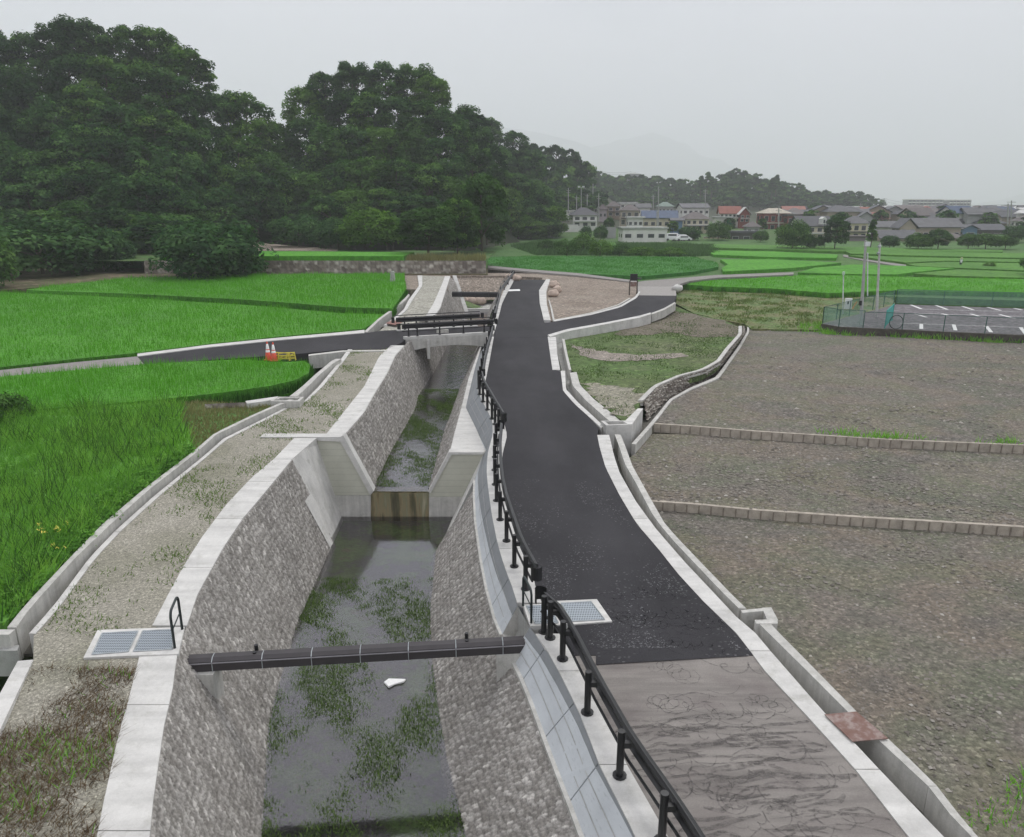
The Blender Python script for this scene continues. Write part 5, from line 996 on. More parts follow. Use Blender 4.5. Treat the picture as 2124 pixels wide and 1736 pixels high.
np1 = [tuple(p[:2]) for p in atY(Lcout, np.linspace(YG0 - .6, YN, 12))] + [(-14.4, YN), (-13.5, 9)] + [tuple(P(0, 1500)[:2]), tuple(P(69, 1385)[:2])]
struct(blades('dead_stems', np1, SO(0), 800, .09, .014, leafmat('dead', (.05, .032, .02), (.10, .065, .038), (.17, .13, .07), .1, 0), lean=2.2, hvar=.9, seed=12, patch=.36), 'brown flattened dead weed stems in the left foreground', 'stuff', 'dead weeds')
struct(blades('bank_weeds', np1, SO(0), 110, .15, .025, WEED, lean=.8, hvar=.8, seed=13, patch=.74), 'green weed tufts among the dead stems in the left foreground', 'stuff', 'weeds')
gpl = np.array(plot); struct(blades('plot_grass', plot, C(1.0), 45, .10, .05, leafmat('plot_blades', (.06, .10, .03), (.08, .14, .04), (.11, .18, .05), .2, 0), lean=.9, hvar=.6, seed=14, patch=.5), 'short thin grass on the plot between the road and the rubble wall', 'stuff', 'grass')
lw = W2([(1405, 600), (1560, 604), (1700, 615), (1850, 612), (1860, 632), (1706, 668), (1760, 692), (1700, 684), (1560, 682), (1545, 672), (1500, 664), (1402, 632)], C(.55))
struct(blades('verge_grass', lw, C(.53), 36, .16, .08, leafmat('verge_blades', (.10, .13, .045), (.12, .18, .05), (.17, .23, .07), .2, 0), lean=.8, hvar=.7, seed=15, patch=.6), 'patchy verge grass between the branch road and the car park', 'stuff', 'grass')
wl_ = W2([(1700, 672), (1760, 688), (1950, 697), (2124, 706), (2124, 714), (1950, 704), (1760, 696), (1650, 690), (1660, 676)], C(.45))
struct(blades('wall_weeds', wl_, C(.42), 60, .3, .07, WEED, lean=.6, hvar=.8, seed=16, patch=.3), 'weeds growing along the foot of the car park wall', 'stuff', 'weeds')
t1g = [tuple(p[:2]) for p in T1[3:6]] + [tuple(p[:2] + [0, .7]) for p in T1[3:6][::-1]]
struct(blades('terrace_weeds', t1g, C(.35), 120, .25, .05, WEED, lean=.8, hvar=.8, seed=17, patch=.45), 'green weeds along the right part of the farther terrace wall', 'stuff', 'weeds')
cr_ = W2([(1990, 1700), (2060, 1640), (2124, 1600), (2400, 1800), (2100, 1800)], C(-.3)); struct(blades('field_weeds', cr_, C(-.33), 160, .14, .035, WEED, lean=.8, hvar=.8, seed=18, patch=.5), 'green weeds at the field edge in the bottom right corner', 'stuff', 'weeds')
def clods(name, poly, z, dens, s0, s1, mat, seed, ymax=60):
    rg = np.random.default_rng(seed); poly = np.array(poly); x0, y0 = poly.min(0); x1, y1 = poly.max(0); n = int((x1 - x0) * (y1 - y0) * dens); X = rg.uniform(x0, x1, n); Y = rg.uniform(y0, y1, n); k = inpoly(poly, X, Y) & (np.abs(X) < Y * .8 + 2) & (rg.random(n) < np.clip(18 / Y, 0, 1) ** 1.2); X, Y = X[k], Y[k]; n = len(X)
    s = s0 + (s1 - s0) * rg.random(n) ** 3; s = s * np.clip(Y / 18, 1, 1.6); base = np.array([[1, 0, 0], [0, 1, 0], [-1, 0, 0], [0, -1, 0], [0, 0, 1]], float); V = base[None] * s[:, None, None] * (1 + .4 * rg.uniform(-1, 1, (n, 5, 3))); V[:, 4, 2] *= .6
    a = rg.uniform(0, 6.28, n); c, sn = np.cos(a)[:, None], np.sin(a)[:, None]; V = np.stack([V[:, :, 0] * c - V[:, :, 1] * sn, V[:, :, 0] * sn + V[:, :, 1] * c, V[:, :, 2]], 2) + np.stack([X, Y, 0 * X + z], 1)[:, None]
    F = (np.array([[0, 1, 4], [1, 2, 4], [2, 3, 4], [3, 0, 4]])[None] + (np.arange(n) * 5)[:, None, None]).reshape(-1, 3); return mk_np(name, V.reshape(-1, 3), F, mat, None, {'rnd': np.repeat(rg.random(n), 5)})
def clodmat(name, a, b_, c):
    m, t, b, o = newmat(name); at = N(t, 'ShaderNodeAttribute'); at.attribute_name = 'rnd'; setc(t, b, ramp(t, at.outputs['Fac'], [(0, a), (.6, b_), (.93, b_), (1, c)])); b.inputs['Roughness'].default_value = .95; return m
CL = clodmat('clods', (.11, .10, .085), (.22, .20, .175), (.38, .36, .32))
struct(clods('stones', near, -.33, 42, .015, .07, CL, 21), 'small stones and clods strewn over the near field', 'stuff', 'stones')
struct(clods('stones', mid, .02, 36, .02, .07, CL, 22), 'small stones and clods strewn over the middle field terrace', 'stuff', 'stones')
struct(clods('stones', far, .4, 26, .02, .09, CL, 23), 'small stones and clods strewn over the far field terrace', 'stuff', 'stones')
struct(clods('stones', gp, .0, 1, .0, .0, CL, 24), 'tiny stones', 'stuff', 'stones') if 0 else None
# weed rafts in the water
def raft(name, eA, eB, Y0, Y1, z, n, mat, seed, h=.1, thr=.35, label=''):
    rg = np.random.default_rng(seed); Y = rg.uniform(Y0, Y1, n); s = rg.random(n); A_ = atY(eA, Y); B_ = atY(eB, Y); X = A_[:, 0] + (B_[:, 0] - A_[:, 0]) * s
    pn = np.sin(X * 1.7 + 2 * np.sin(Y * .55)) + np.sin(Y * 1.1 + 1.7 * np.sin(X * 1.3)) + .6 * np.sin(3.1 * X + 2.3 * Y); k = (pn + .9 * np.sin(5.3 * X + 2 * np.sin(3 * Y)) * np.sin(4.7 * Y + X) + rg.normal(0, .8, n) > thr * 6); X, Y = X[k], Y[k]; n = len(X)
    a = rg.uniform(0, 6.28, n); l = rg.uniform(.03, .12, n); w = .016; B = np.stack([X, Y, np.full(n, z - .02)], 1); wv = np.stack([np.cos(a + 1.57), np.sin(a + 1.57), 0 * a], 1) * w; T = B + np.stack([np.cos(a) * l, np.sin(a) * l, .025 + h * rg.random(n) ** 4], 1)
    V = np.stack([B - wv, B + wv, T], 1).reshape(-1, 3); return struct(mk_np(name, V, np.arange(3 * n).reshape(n, 3), mat, None, {'rnd': np.repeat(rg.random(n), 3)}), label, 'stuff', 'water weed')
WW = leafmat('water_weed', (.05, .08, .025), (.085, .14, .035), (.14, .21, .06), .2, 0)
raft('water_weed', Lbot, Rbot, 9, YW - 6, ZW, 170000, WW, 31, thr=.10, label='green water weed spread in patches over the near pool')
raft('water_weed', Ulbot, Urbot, YW + .6, YW + 20, ZU, 90000, WW, 32, thr=.03, label='dark green water weed in the upper channel')

def leafclumps(name, poly, zf, n, rad, h, nl, ls, mat, seed):
    rg = np.random.default_rng(seed); poly = np.array(poly); x0, y0 = poly.min(0); x1, y1 = poly.max(0); Vs = []; Rs = []
    k = 0
    while k < n:
        X = rg.uniform(x0, x1); Y = rg.uniform(y0, y1)
        if not inpoly(poly, np.array([X]), np.array([Y]))[0] or abs(X) > Y * .8 + 2: continue
        k += 1; rr = rad * rg.uniform(.5, 1.3); hh = h * rg.uniform(.5, 1.3); m = int(nl * rr / rad); d = rg.normal(size=(m, 3)); d[:, 2] = np.abs(d[:, 2]); d /= np.linalg.norm(d, axis=1)[:, None]
        c = d * rg.uniform(.6, 1.1, (m, 1)) * np.array([rr, rr, hh]) + np.array([X, Y, zf(Y)]); nn = d + rg.normal(0, .4, (m, 3)) + [0, 0, .6]; nn /= np.linalg.norm(nn, axis=1)[:, None]; Vs.append(leafquads(c, nn, np.full(m, ls), rg)); Rs.append(np.repeat(np.clip(rg.uniform(.1, .9) + rg.normal(0, .12, m), 0, 1), 4))
    V = np.vstack(Vs); return mk_np(name, V, np.arange(len(V)).reshape(-1, 4), mat, None, {'rnd': np.concatenate(Rs)})
LW2 = leafmat('weed_leaves', (.07, .18, .03), (.12, .29, .05), (.20, .40, .08), .4, 0)
wst = W2([(380, 935), (250, 1020), (150, 1085), (40, 1170), (-60, 1250), (0, 1305), (147.4, 1155), (214, 1086), (301.5, 1012), (398, 940)], SO(.1))
struct(leafclumps('broadleaf_weeds', wst, SO(.05), 150, .42, .5, 220, .055, LW2, 61), 'bright leafy weeds crowding the gutter wall on the left', 'stuff', 'weeds')
struct(leafclumps('broadleaf_weeds', wp, SO(.05), 160, .5, .55, 150, .06, LW2, 62), 'leafy weeds scattered through the left plot', 'stuff', 'weeds')
struct(leafclumps('yellow_flowers', W2([(60, 1090), (150, 1090), (140, 1140), (70, 1150)], SO(.5)), SO(.55), 9, .12, .15, 12, .035, YEL, 63), 'small yellow flowers among the weeds by the gutter wall', 'stuff', 'flowers')
WEEDM = leafmat('rice_mid', (.04, .16, .025), (.06, .22, .035), (.09, .28, .05), .3, 0)
STEM = leafmat('rice_stems', (.03, .10, .015), (.05, .155, .025), (.09, .25, .04), .3, 0)
def edge_stems(px, zf, n, h, w, label, seed, back=.35):
    rg = np.random.default_rng(seed); e = np.array([P(x, y, zf) for x, y in px]); s = np.r_[0, np.cumsum(np.linalg.norm(np.diff(e[:, :2], axis=0), axis=1))]; n = int(n * s[-1]); t = np.sort(rg.random(n)) * s[-1]
    t = t + .06 * np.sin(t * 2 * np.pi / .3); X = np.interp(t, s, e[:, 0]) + rg.normal(0, .04, n); Y = np.interp(t, s, e[:, 1]) + rg.uniform(-.12, back, n); Zt = np.interp(t, s, e[:, 2]); hh = h * rg.uniform(.8, 1.2, n)
    B = np.stack([X, Y, Zt - h + .03], 1); wv = np.stack([w * rg.uniform(.3, .7, n), 0 * X, 0 * X], 1); T = B + np.stack([rg.normal(0, .12, n), rg.normal(-.03, .08, n), hh], 1)
    return struct(mk_np('rice_field', np.stack([B - wv, B + wv, T], 1).reshape(-1, 3), np.arange(3 * n).reshape(n, 3), STEM, None, {'rnd': np.repeat(rg.random(n), 3)}), label, 'stuff', 'rice field')
edge_stems([(643, 757), (640, 775), (612, 790), (560, 802), (505, 810), (425, 820), (330, 830), (200, 842), (80, 850)], top_, 150, .62, .05, 'green rice field between the side road and the weedy plot', 81)
edge_stems([(752, 682), (711, 686), (569, 699), (435, 713), (285, 732), (150, 745), (0, 762)], SO(-.03), 70, .5, .06, 'large bright green rice field left of the canal, above the side road', 82)
edge_stems([(842, 600), (815, 640), (711, 637), (502, 621), (268, 609)], top_, 60, .75, .08, 'bright green rice field at the far left, behind the dividing gap', 83)
# ---- right-hand paddies and lanes
RZ = lambda Y: float(np.interp(Y, [60, 90, 120, 200, 215, 250], [.45, .6, .95, 1.7, 2.0, 2.8]))
rtp = lambda Y: RZ(Y) + .55
def RF(px, label, mat=None, H=.5): struct(sheet('rice_field', W2(px, rtp), rtp, mat or CANOF, H + .2, 6.0, noise=.06), label, 'stuff', 'rice field')
CANOM = canopy('rice_medium', (.035, .165, .025), (.055, .22, .03), .6); CANOB = canopy('rice_bright', (.055, .23, .012), (.09, .31, .02), .6)
struct(sheet('valley_grass', W2([(1005, 566), (1150, 572), (1320, 590), (1410, 598), (1600, 606), (1860, 616), (2600, 640), (3200, 600), (3200, 512), (2124, 506), (1280, 498), (1120, 492), (1010, 500)], RZ), lambda Y: RZ(Y) + .05, CANOD, 3, 8.0), 'rough green ground between the rice fields')
RF([(1050, 560), (1012, 552), (1012, 534), (1110, 531), (1300, 532), (1440, 533), (1488, 545), (1490, 553), (1440, 563), (1330, 573), (1250, 569), (1140, 566)], 'mid-green rice field right of the road end, with a rounded right tip', CANOM)
RF([(1494, 538), (1600, 537), (1745, 545), (1690, 551), (1640, 556), (1500, 563), (1497, 556), (1510, 548)], 'bright rice field wedge just right of the rounded field', CANOB)
RF([(1412, 589), (1450, 581), (1560, 573.5), (1650, 571), (1750, 571), (1900, 575), (2124, 579), (2600, 590), (2600, 620), (2124, 608), (1860, 602), (1720, 608), (1600, 598), (1480, 594)], 'bright rice field behind the car park fence, nearest on the right', CANOB)
RF([(1655, 565), (1690, 555), (1770, 548.5), (1870, 551), (1980, 556), (1890, 565), (1860, 569), (1750, 568)], 'narrow bright rice field left of the two tall poles', CANOB)
RF([(1895, 567), (1990, 558.5), (2124, 564), (2600, 573), (2600, 586), (2124, 576), (1960, 571.5)], 'bright rice field on the far right, second behind the car park', CANOF)
RF([(1880, 547), (1960, 543), (2124, 546), (2600, 556), (2600, 568), (2124, 561), (1990, 555.5), (1900, 551.5)], 'rice field on the far right where the person stands', CANOF)
RF([(1760, 529), (1880, 533), (2124, 538), (2600, 545), (2600, 552), (2124, 543.5), (1960, 540.5), (1880, 544.5), (1830, 538)], 'rice field to the right of the pale lane', CANOF)
RF([(1750, 519), (1900, 521), (2124, 525), (2600, 530), (2600, 540), (2124, 535), (1900, 530), (1765, 526)], 'long thin rice field below the grey roofed farmhouses', CANOF)
RF([(1462, 519), (1600, 521), (1738, 528), (1735, 535), (1600, 533), (1480, 528)], 'small bright rice field below the round tree', CANOB)
RF([(1480, 506), (1700, 511), (1900, 515), (2080, 518), (2080, 522), (1740, 521), (1600, 517), (1470, 513)], 'farthest thin strip of rice below the houses', CANOF)
RF([(1160, 503), (1275, 502), (1282, 510), (1165, 511)], 'thin rice strip left of the long white shed', CANOF)
struct(stripL('farm_lane', [(1749, 530), (1800, 538), (1882, 551), (1925, 553)], [(1749, 534), (1795, 543), (1868, 555), (1925, 556)], RZ, .3, MATS['old_lane'], up=.2, n=14), 'pale lane slanting between the rice fields near the tall poles')
struct(stripL('farm_lane', [(1012, 552), (1100, 560), (1200, 568), (1322, 584)], [(1012, 557), (1100, 565), (1200, 573), (1322, 588)], SO(-.1), .3, MATS['old_lane'], up=.1, n=14), 'grey lane edge above the bare earth behind the road end')
tag(stripL('retaining_wall', [(1012, 557.5), (1100, 565.5), (1200, 573.5), (1310, 585)], [(1012, 559), (1100, 567), (1200, 575), (1310, 586)], SO(-.12), 1.0, M('old_wall', (.10, .09, .075), var=.3), up=.05, n=14), 'dark old wall below the grey lane behind the road end', 'retaining wall')
for pl_, lb_ in (([(1412, 589), (1450, 581), (1560, 573.5), (1650, 571), (1750, 571), (1900, 575), (2124, 579), (2124, 608), (1860, 602), (1720, 608), (1600, 598), (1480, 594)], 'bright rice field behind the car park fence, nearest on the right'), ([(1050, 560), (1012, 552), (1012, 534), (1110, 531), (1300, 532), (1440, 533), (1488, 545), (1490, 553), (1440, 563), (1330, 573), (1250, 569), (1140, 566)], 'mid-green rice field right of the road end, with a rounded right tip')):
    struct(blades('rice_field', W2(pl_, rtp), (lambda Y: rtp(Y) - .25), 22, .38, .11, RICE if '1412' in str(pl_) else WEEDM, seed=71), lb_, 'stuff', 'rice field')
edge_stems([(1415, 589), (1480, 594), (1600, 598), (1720, 608), (1860, 602), (2124, 608)], rtp, 40, .7, .09, 'bright rice field behind the car park fence, nearest on the right', 84)
# left bank, upper terrace
struct(sheet('bank', W2([(-900, 640), (0, 602), (110, 594), (280, 579), (500, 573), (842, 569), (1012, 569), (1012, 556), (-900, 556)], S), SO(.0), speckle('bank_soil', (.13, .11, .07), 0, 2, .9, bst=.6, stops=[(.35, (.15, .115, .075)), (.6, (.085, .09, .04))]), 2, 3.0), 'brown bank at the foot of the wooded hill')  # soil colour mottled in brown and dull olive
wy = P(800, 567, S)[1]; zt = PY(800, 541, wy)[2]
rub('stone_wall', [PY(x, 540 + (x - 300) * .001, wy) for x in (300, 550, 800, 1008)], [PY(x, 569, wy) for x in (300, 550, 800, 1008)], STONEB, 'long brown stone retaining wall behind the left rice fields', 'stone wall', .55, .5, .1, .2, 12)
struct(sheet('terrace_ground', [(-60, wy), (PY(1008, 540, wy)[0], wy), (PY(1008, 540, wy)[0] + 1, wy + 22), (-70, wy + 30)], C(zt), GRASSG, .05, 4), 'grassy terrace above the long stone wall')
rice([(PY(330, 540, wy)[0], wy + .4), (PY(836, 540, wy)[0], wy + .4), (PY(842, 540, wy)[0], wy + 9), (PY(450, 540, wy)[0], wy + 12)], C(zt), 'thin bright strip of rice on top of the long stone wall', H=.6, canopy_mat=CANOB, far=True)
struct(sheet('bare_strip', W2([(480, 497), (560, 506), (700, 517), (700, 520), (560, 520), (480, 520)], C(zt + .05)), C(zt + .08), SOILB, .1, 4), 'narrow bare strip above the rice on the terrace')
struct(blades('dry_grass', [(PY(840, 540, wy)[0], wy + .2), (PY(1006, 540, wy)[0], wy + .2), (PY(1006, 540, wy)[0], wy + 5), (PY(840, 540, wy)[0], wy + 5)], C(zt), 40, .55, .12, DRYG, lean=.3, hvar=.7, seed=40), 'dry tall grass on the right end of the stone wall top', 'stuff', 'dry grass')

# ================================================================== TREES
def crown_mesh(name, H, R, z0, nclump, nleaf, lsize, seed, flat=.55, cr=.30, mat=None, conic=0.0):
    rg = np.random.default_rng(seed); Cs = []; Ns = []; Rn = []
    zc = (H + z0) / 2; hz = (H - z0) / 2
    for k in range(nclump):
        while True:
            d = rg.normal(size=3); d /= np.linalg.norm(d)
            if d[2] > -.75: break
        f = rg.uniform(.62, 1.0) ** .5 * .88; rr = R * cr * rg.uniform(.7, 1.35)
        tz = d[2] * hz * f; cz = zc + tz; sq = 1.0 - conic * max(0, (cz - z0) / (H - z0))
        c = np.array([d[0] * R * f * sq, d[1] * R * f * sq, cz]); m = int(nleaf * rg.uniform(.7, 1.3)); q = rg.normal(size=(m, 3)); q[:, 2] = np.abs(q[:, 2]) * 1.1 - .35; q /= np.linalg.norm(q, axis=1)[:, None]
        rad = rr * (.74 + .40 * rg.random(m) ** 1.5)[:, None]; p = c + q * rad * np.array([1, 1, flat]); nn = q * .8 + np.array([0, 0, .8]) + rg.normal(0, .45, (m, 3)); nn /= np.linalg.norm(nn, axis=1)[:, None]
        Cs.append(p); Ns.append(nn); Rn.append(np.clip(rg.uniform(0, .95) + rg.normal(0, .12, m), 0, 1))
    c = np.vstack(Cs); c[:, 2] = np.maximum(c[:, 2], z0 * .4); n = np.vstack(Ns); rn = np.concatenate(Rn); V = leafquads(c, n, np.full(len(c), lsize), rg); F = np.arange(len(V)).reshape(-1, 4)
    me = mk_np('#' + name, V, F, None, None, {'rnd': np.repeat(rn, 4)}); me.materials.append(mat or LEAF); me.name = name; return me
def mk_np_fix(): pass
def trunk_mesh(H, R, seed, r0=.3):
    rg = np.random.default_rng(seed); mb = MB(); top = H * .75; pts = [(0, 0, -1.5), (.1, 0, H * .2), (rg.uniform(-.3, .3), rg.uniform(-.3, .3), H * .5), (rg.uniform(-.4, .4), rg.uniform(-.4, .4), top)]; mb.tube(pts, r0, 7, r0 * .35)
    for k in range(5):
        a = rg.uniform(0, 6.28); z = H * rg.uniform(.25, .55); l = R * rg.uniform(.5, .8); mb.tube([(0, 0, z), (math.cos(a) * l * .5, math.sin(a) * l * .5, z + H * .12), (math.cos(a) * l, math.sin(a) * l, z + H * .2)], r0 * .4, 5, r0 * .1)
    me = bpy.data.meshes.new('trunk'); me.from_pydata([tuple(v) for v in mb.v], [], mb.f); me.materials.append(BARK); return me
def proto(name, *a, **k):
    H, R = a[0], a[1]; return (crown_mesh('crown', *a, **k), trunk_mesh(H, R, a[6], .32 if H > 8 else .12), H, R)
BIG = [proto('big', 15, 6.2, 1.0, 85, 135, .33, 100 + i, flat=.78, cr=.235) for i in range(5)]
BIGL = [proto('bigl', 14, 5.8, 1.0, 80, 125, .33, 120 + i, flat=.8, cr=.235, mat=LEAFL) for i in range(2)]
FAR = [proto('far', 13, 5.5, 1.0, 40, 46, .85, 140 + i, flat=.6, cr=.3) for i in range(4)]
CON = [proto('con', 15, 3.2, 1.5, 60, 60, .5, 150 + i, flat=.6, cr=.3, conic=.75) for i in range(2)]
SHR = [proto('shr', 4.2, 3.3, .1, 60, 120, .18, 160 + i, flat=.75, cr=.3, mat=LEAFB) for i in range(2)]
SHRL = [proto('shrl', 4.2, 3.0, .2, 60, 110, .18, 170 + i, flat=.7, cr=.3, mat=LEAFL) for i in range(2)]
BUSHW = [proto('bw', 3.0, 2.4, .1, 36, 90, .15, 180 + i, flat=.8, cr=.33, mat=LEAFL) for i in range(2)]
def plant(name, pr, loc, sx, sz, label, cat='tree', group=None, rz=None):
    r = empty(name, loc, random.uniform(0, 6.28) if rz is None else rz); tag(r, label, cat, group); r.scale = (sx, sx, sz)
    for nm, me in (('trunk', pr[1]), ('crown', pr[0])):
        o = bpy.data.objects.new(nm, me); COL.objects.link(o); o.parent = r
    return r
rnd = random.Random(5)
HILLP = []
ORD = ['first', 'second', 'third', 'fourth', 'fifth', 'sixth', 'seventh', 'eighth', 'ninth', 'tenth', 'eleventh', 'twelfth', 'thirteenth', 'fourteenth', 'fifteenth']
def zone(pxs, sil, Y0, dY, rows, dpx, dpy, protos, sc, label, group, zmin, Hn=15, light=0.0):
    for r_ in range(rows):
        cnt = 0
        px = pxs[0] + (dpx / 2 if r_ % 2 else 0)
        while px < pxs[1]:
            x = px + rnd.uniform(-.22, .22) * dpx; Y = Y0 - dY * r_ + rnd.uniform(-2.5, 2.5); ty = float(np.interp(x, [s[0] for s in sil], [s[1] for s in sil])) + dpy * r_ + rnd.uniform(-.10, .12) * dpy
            s = sc * rnd.uniform(.9, 1.15); t = PY(x, ty, Y); H = Hn * s; zb = t[2] - H
            if zb < zmin: zb = zmin; H = max(t[2] - zmin, 0)
            if H > Hn * s * .42:
                pr = rnd.choice(BIGL) if rnd.random() < light else rnd.choice(protos)
                lb = label
                if '%s' in label:
                    if x < 0: lb = label % (ORD[r_] + ' row') + ', beyond the left edge'
                    else: lb = ('%s tree from left in ' % ORD[cnt]) + label % (ORD[r_] + ' row'); cnt += 1
                plant('broadleaf_tree', pr, (t[0], Y, zb), s, H / pr[2], lb, 'tree', group)
                HILLP.append((t[0], Y, zb + .3))
            px += dpx
silA = [(-500, 150), (-300, 110), (-100, 80), (0, 58), (45, 62), (75, 72), (115, 38), (130, 30), (200, 30), (260, 48), (330, 62), (385, 100), (405, 150), (440, 170), (520, 200), (545, 240), (620, 250)]
zone((-480, 575), silA, 178, 11, 6, 66, 76, BIG, 1.0, '%s of the near wooded hill', 'trees of the near wooded hill on the left', 2.0)
silB = [(560, 245), (610, 225), (622, 195), (650, 155), (690, 130), (760, 124), (860, 133), (905, 150), (950, 180), (985, 235), (1010, 290), (1040, 380), (1060, 430)]
zone((570, 1062), silB, 196, 10.5, 6, 56, 64, BIG, .92, '%s of the domed wood', 'trees of the domed wood in the middle', 3.0, light=.3)
silC = [(960, 250), (1000, 238), (1040, 244), (1090, 290), (1120, 350), (1150, 410)]
zone((975, 1140), silC, 262, 9, 5, 42, 48, BIG, .9, '%s of the ridge beside the domed wood', 'trees of the first ridge behind the domed wood', 2.5)
zone((1000, 1150), [(1000, 330), (1060, 350), (1100, 370), (1150, 430)], 222, 6, 3, 36, 40, BIG, .8, '%s of the low wood below the ridge', 'low trees at the foot of the first ridge', .5, light=.35)
silD = [(1080, 310), (1105, 293), (1150, 290), (1190, 312), (1220, 340), (1240, 365)]
zone((1095, 1236), silD, 345, 11, 5, 30, 30, FAR, 1.0, '%s of the hazy second ridge above the houses', 'trees of the second ridge above the houses', 6)
silE = [(1225, 352), (1290, 362), (1350, 362), (1400, 368), (1450, 372), (1480, 380), (1500, 358), (1530, 349), (1560, 356), (1610, 374), (1660, 380), (1690, 392), (1740, 393), (1770, 397), (1800, 400), (1818, 408), (1830, 420)]
zone((1225, 1832), silE, 560, 22, 4, 18, 15, FAR, 1.0, 'distant hazy tree on the low wooded ridge behind the town', 'trees of the distant ridge', 7.5, Hn=13)
for x, y in ((1466, 362), (1452, 370), (1475, 372), (1608, 368), (1600, 374)): plant('conifer', CON[0], PY(x, y + 36, 500) + [0, 0, 0], 1, .85, 'pointed conifer sticking up from the distant ridge', 'tree', 'conifers on the distant ridge')
# edge trees and shrubs, each its own
def at_px(name, pr, x, base, z, wpx, hpx, label, cat='tree', group=None):
    p = P(x, base, C(z)); s = PX(p[1], z + 2); sk = .12 * hpx / s; return plant(name, pr, p - [0, 0, sk], wpx / 2 / s / pr[3] * 1.02, (hpx / s + sk) / pr[2], label, cat, group)
at_px('shrub', SHR[0], 443, 578, 2.0, 215, 120, 'big round dark green bush at the edge of the left rice field', 'bush')
at_px('shrub', SHR[1], 90, 568, 2.2, 250, 110, 'wide dark bush at the far left below the wooded hill', 'bush')
at_px('shrub', SHR[0], 215, 562, 2.2, 110, 85, 'smaller dark bush right of the wide bush at the far left', 'bush')
at_px('shrub', SHR[1], -60, 600, 2.0, 160, 120, 'dark bush cut by the left edge of the picture', 'bush')
at_px('young_tree', BIGL[0], 888, 528, 4.2, 120, 100, 'light green young tree in front of the domed wood', 'tree')
at_px('shrub', SHRL[0], 770, 515, 4.2, 120, 75, 'mid green bush left of the light young tree', 'bush')
at_px('shrub', SHR[0], 620, 508, 4.2, 110, 60, 'dark green bush at the foot of the domed wood', 'bush')
at_px('shrub', SHR[1], 700, 512, 4.2, 90, 55, 'low dark bush between two others at the foot of the domed wood', 'bush')
at_px('young_tree', BIGL[1], 1000, 532, 3.0, 110, 170, 'tall light green tree at the right foot of the domed wood', 'tree')
at_px('young_tree', BIG[1], 950, 535, 3.2, 90, 130, 'dark leafy tree standing between two light green ones', 'tree')
at_px('young_tree', BIGL[0], 1100, 478, 3.2, 90, 110, 'pale green tree at the foot of the ridge behind the grass', 'tree')
at_px('young_tree', BIG[2], 1060, 490, 3.2, 60, 80, 'dark tree left of the pale green one below the ridge', 'tree')
for i, (x, y, w, h, l) in enumerate(((1135, 520, 40, 22, 'leftmost bush of the overgrown patch behind the rounded rice field'), (1175, 530, 46, 32, 'bush second from the left in the overgrown patch'), (1210, 522, 50, 36, 'tallest bush in the overgrown patch near the white shed'), (1245, 533, 44, 32, 'bush below the left end of the white shed'), (1285, 530, 40, 22, 'low bush below the middle of the white shed'), (1330, 531, 60, 18, 'low wide bush below the right end of the white shed'), (1390, 531, 60, 16, 'flat bush right of the overgrown patch'))):
    at_px('wild_bush', BUSHW[i % 2], x, y, 1.5, w, h, l, 'bush')
og = W2([(1060, 512), (1120, 500), (1280, 506), (1480, 510), (1490, 530), (1440, 533), (1300, 531), (1110, 530)], RZ)
struct(blades('rough_grass', og, RZ, 9, .8, .35, leafmat('rough_blades', (.05, .11, .04), (.075, .15, .05), (.10, .20, .07), .2, 0), lean=.5, hvar=.6, seed=50), 'rough tall grass between the woods and the houses', 'stuff', 'grass')
for i, (x, y, w, h, pr, l) in enumerate(((1215, 494, 22, 26, SHR[0], 'dark bush in front of the hip roofed white house'), (1245, 497, 28, 28, SHR[1], 'dark bush right of the hip roofed white house'), (1262, 490, 24, 40, BIG[0], 'tree between the white house and the brown one'), (1395, 484, 24, 26, BIG[3], 'dark tree behind the parked white cars'), (1430, 497, 44, 28, SHR[0], 'rounded dark tree left of the beige wall'), (1490, 497, 46, 36, SHR[1], 'rounded green tree behind the beige wall'), (1512, 480, 26, 30, BIG[1], 'tree beside the green fronted shop'), (1577, 500, 30, 22, SHR[0], 'bush between the carport and the round tree'), (1643, 514, 64, 54, SHR[1], 'large round green tree left of the cream house'), (1690, 514, 40, 26, SHR[0], 'low bush below the cream house'), (1731, 515, 52, 66, BIG[2], 'tall spreading tree right of the cream house'), (1806, 512, 24, 58, CON[0], 'dark narrow conifer beside the yellow house'), (1845, 512, 36, 24, SHR[0], 'small bush before the grey gabled farmhouse'), (1905, 515, 50, 30, SHR[1], 'garden bush before the long grey roofed farmhouse'), (1945, 515, 50, 40, BIG[0], 'round garden tree before the right part of the farmhouse'), (2008, 512, 40, 28, SHR[0], 'dark bush right of the farmhouse'), (2045, 512, 60, 26, SHR[1], 'long dark bush by the parked white car at the right'), (2105, 500, 50, 34, SHR[0], 'dark tree at the right edge behind the poles'), (2085, 512, 40, 22, SHR[1], 'bush at the foot of the twin utility poles'), (1580, 478, 20, 26, BIG[1], 'tree at the left of the maroon building'), (1690, 446, 30, 24, FAR[1], 'dark tree right of the maroon building'), (1952, 448, 30, 20, FAR[0], 'dark tree in front of the apartment blocks'), (1762, 440, 40, 18, FAR[2], 'hazy tree above the pink roofs'), (2150, 560, 60, 30, SHR[0], 'bush just beyond the right edge of the fields'))):
    at_px('garden_tree', pr, x, y, 2.0 if y > 485 else 6.5 if y < 470 else 3.0, w, h, l, 'tree' if 'tree' in l or 'conifer' in l else 'bush')
at_px('wild_bush', BUSHW[0], 2052, 556, 1.2, 22, 12, 'small lone bush in the rice at the right', 'bush')
# tall weeds at the left frame edge
at_px('wild_bush', BUSHW[1], 10, 905, .3, 120, 85, 'tall brownish green weed clump at the left edge above the gutter', 'bush')
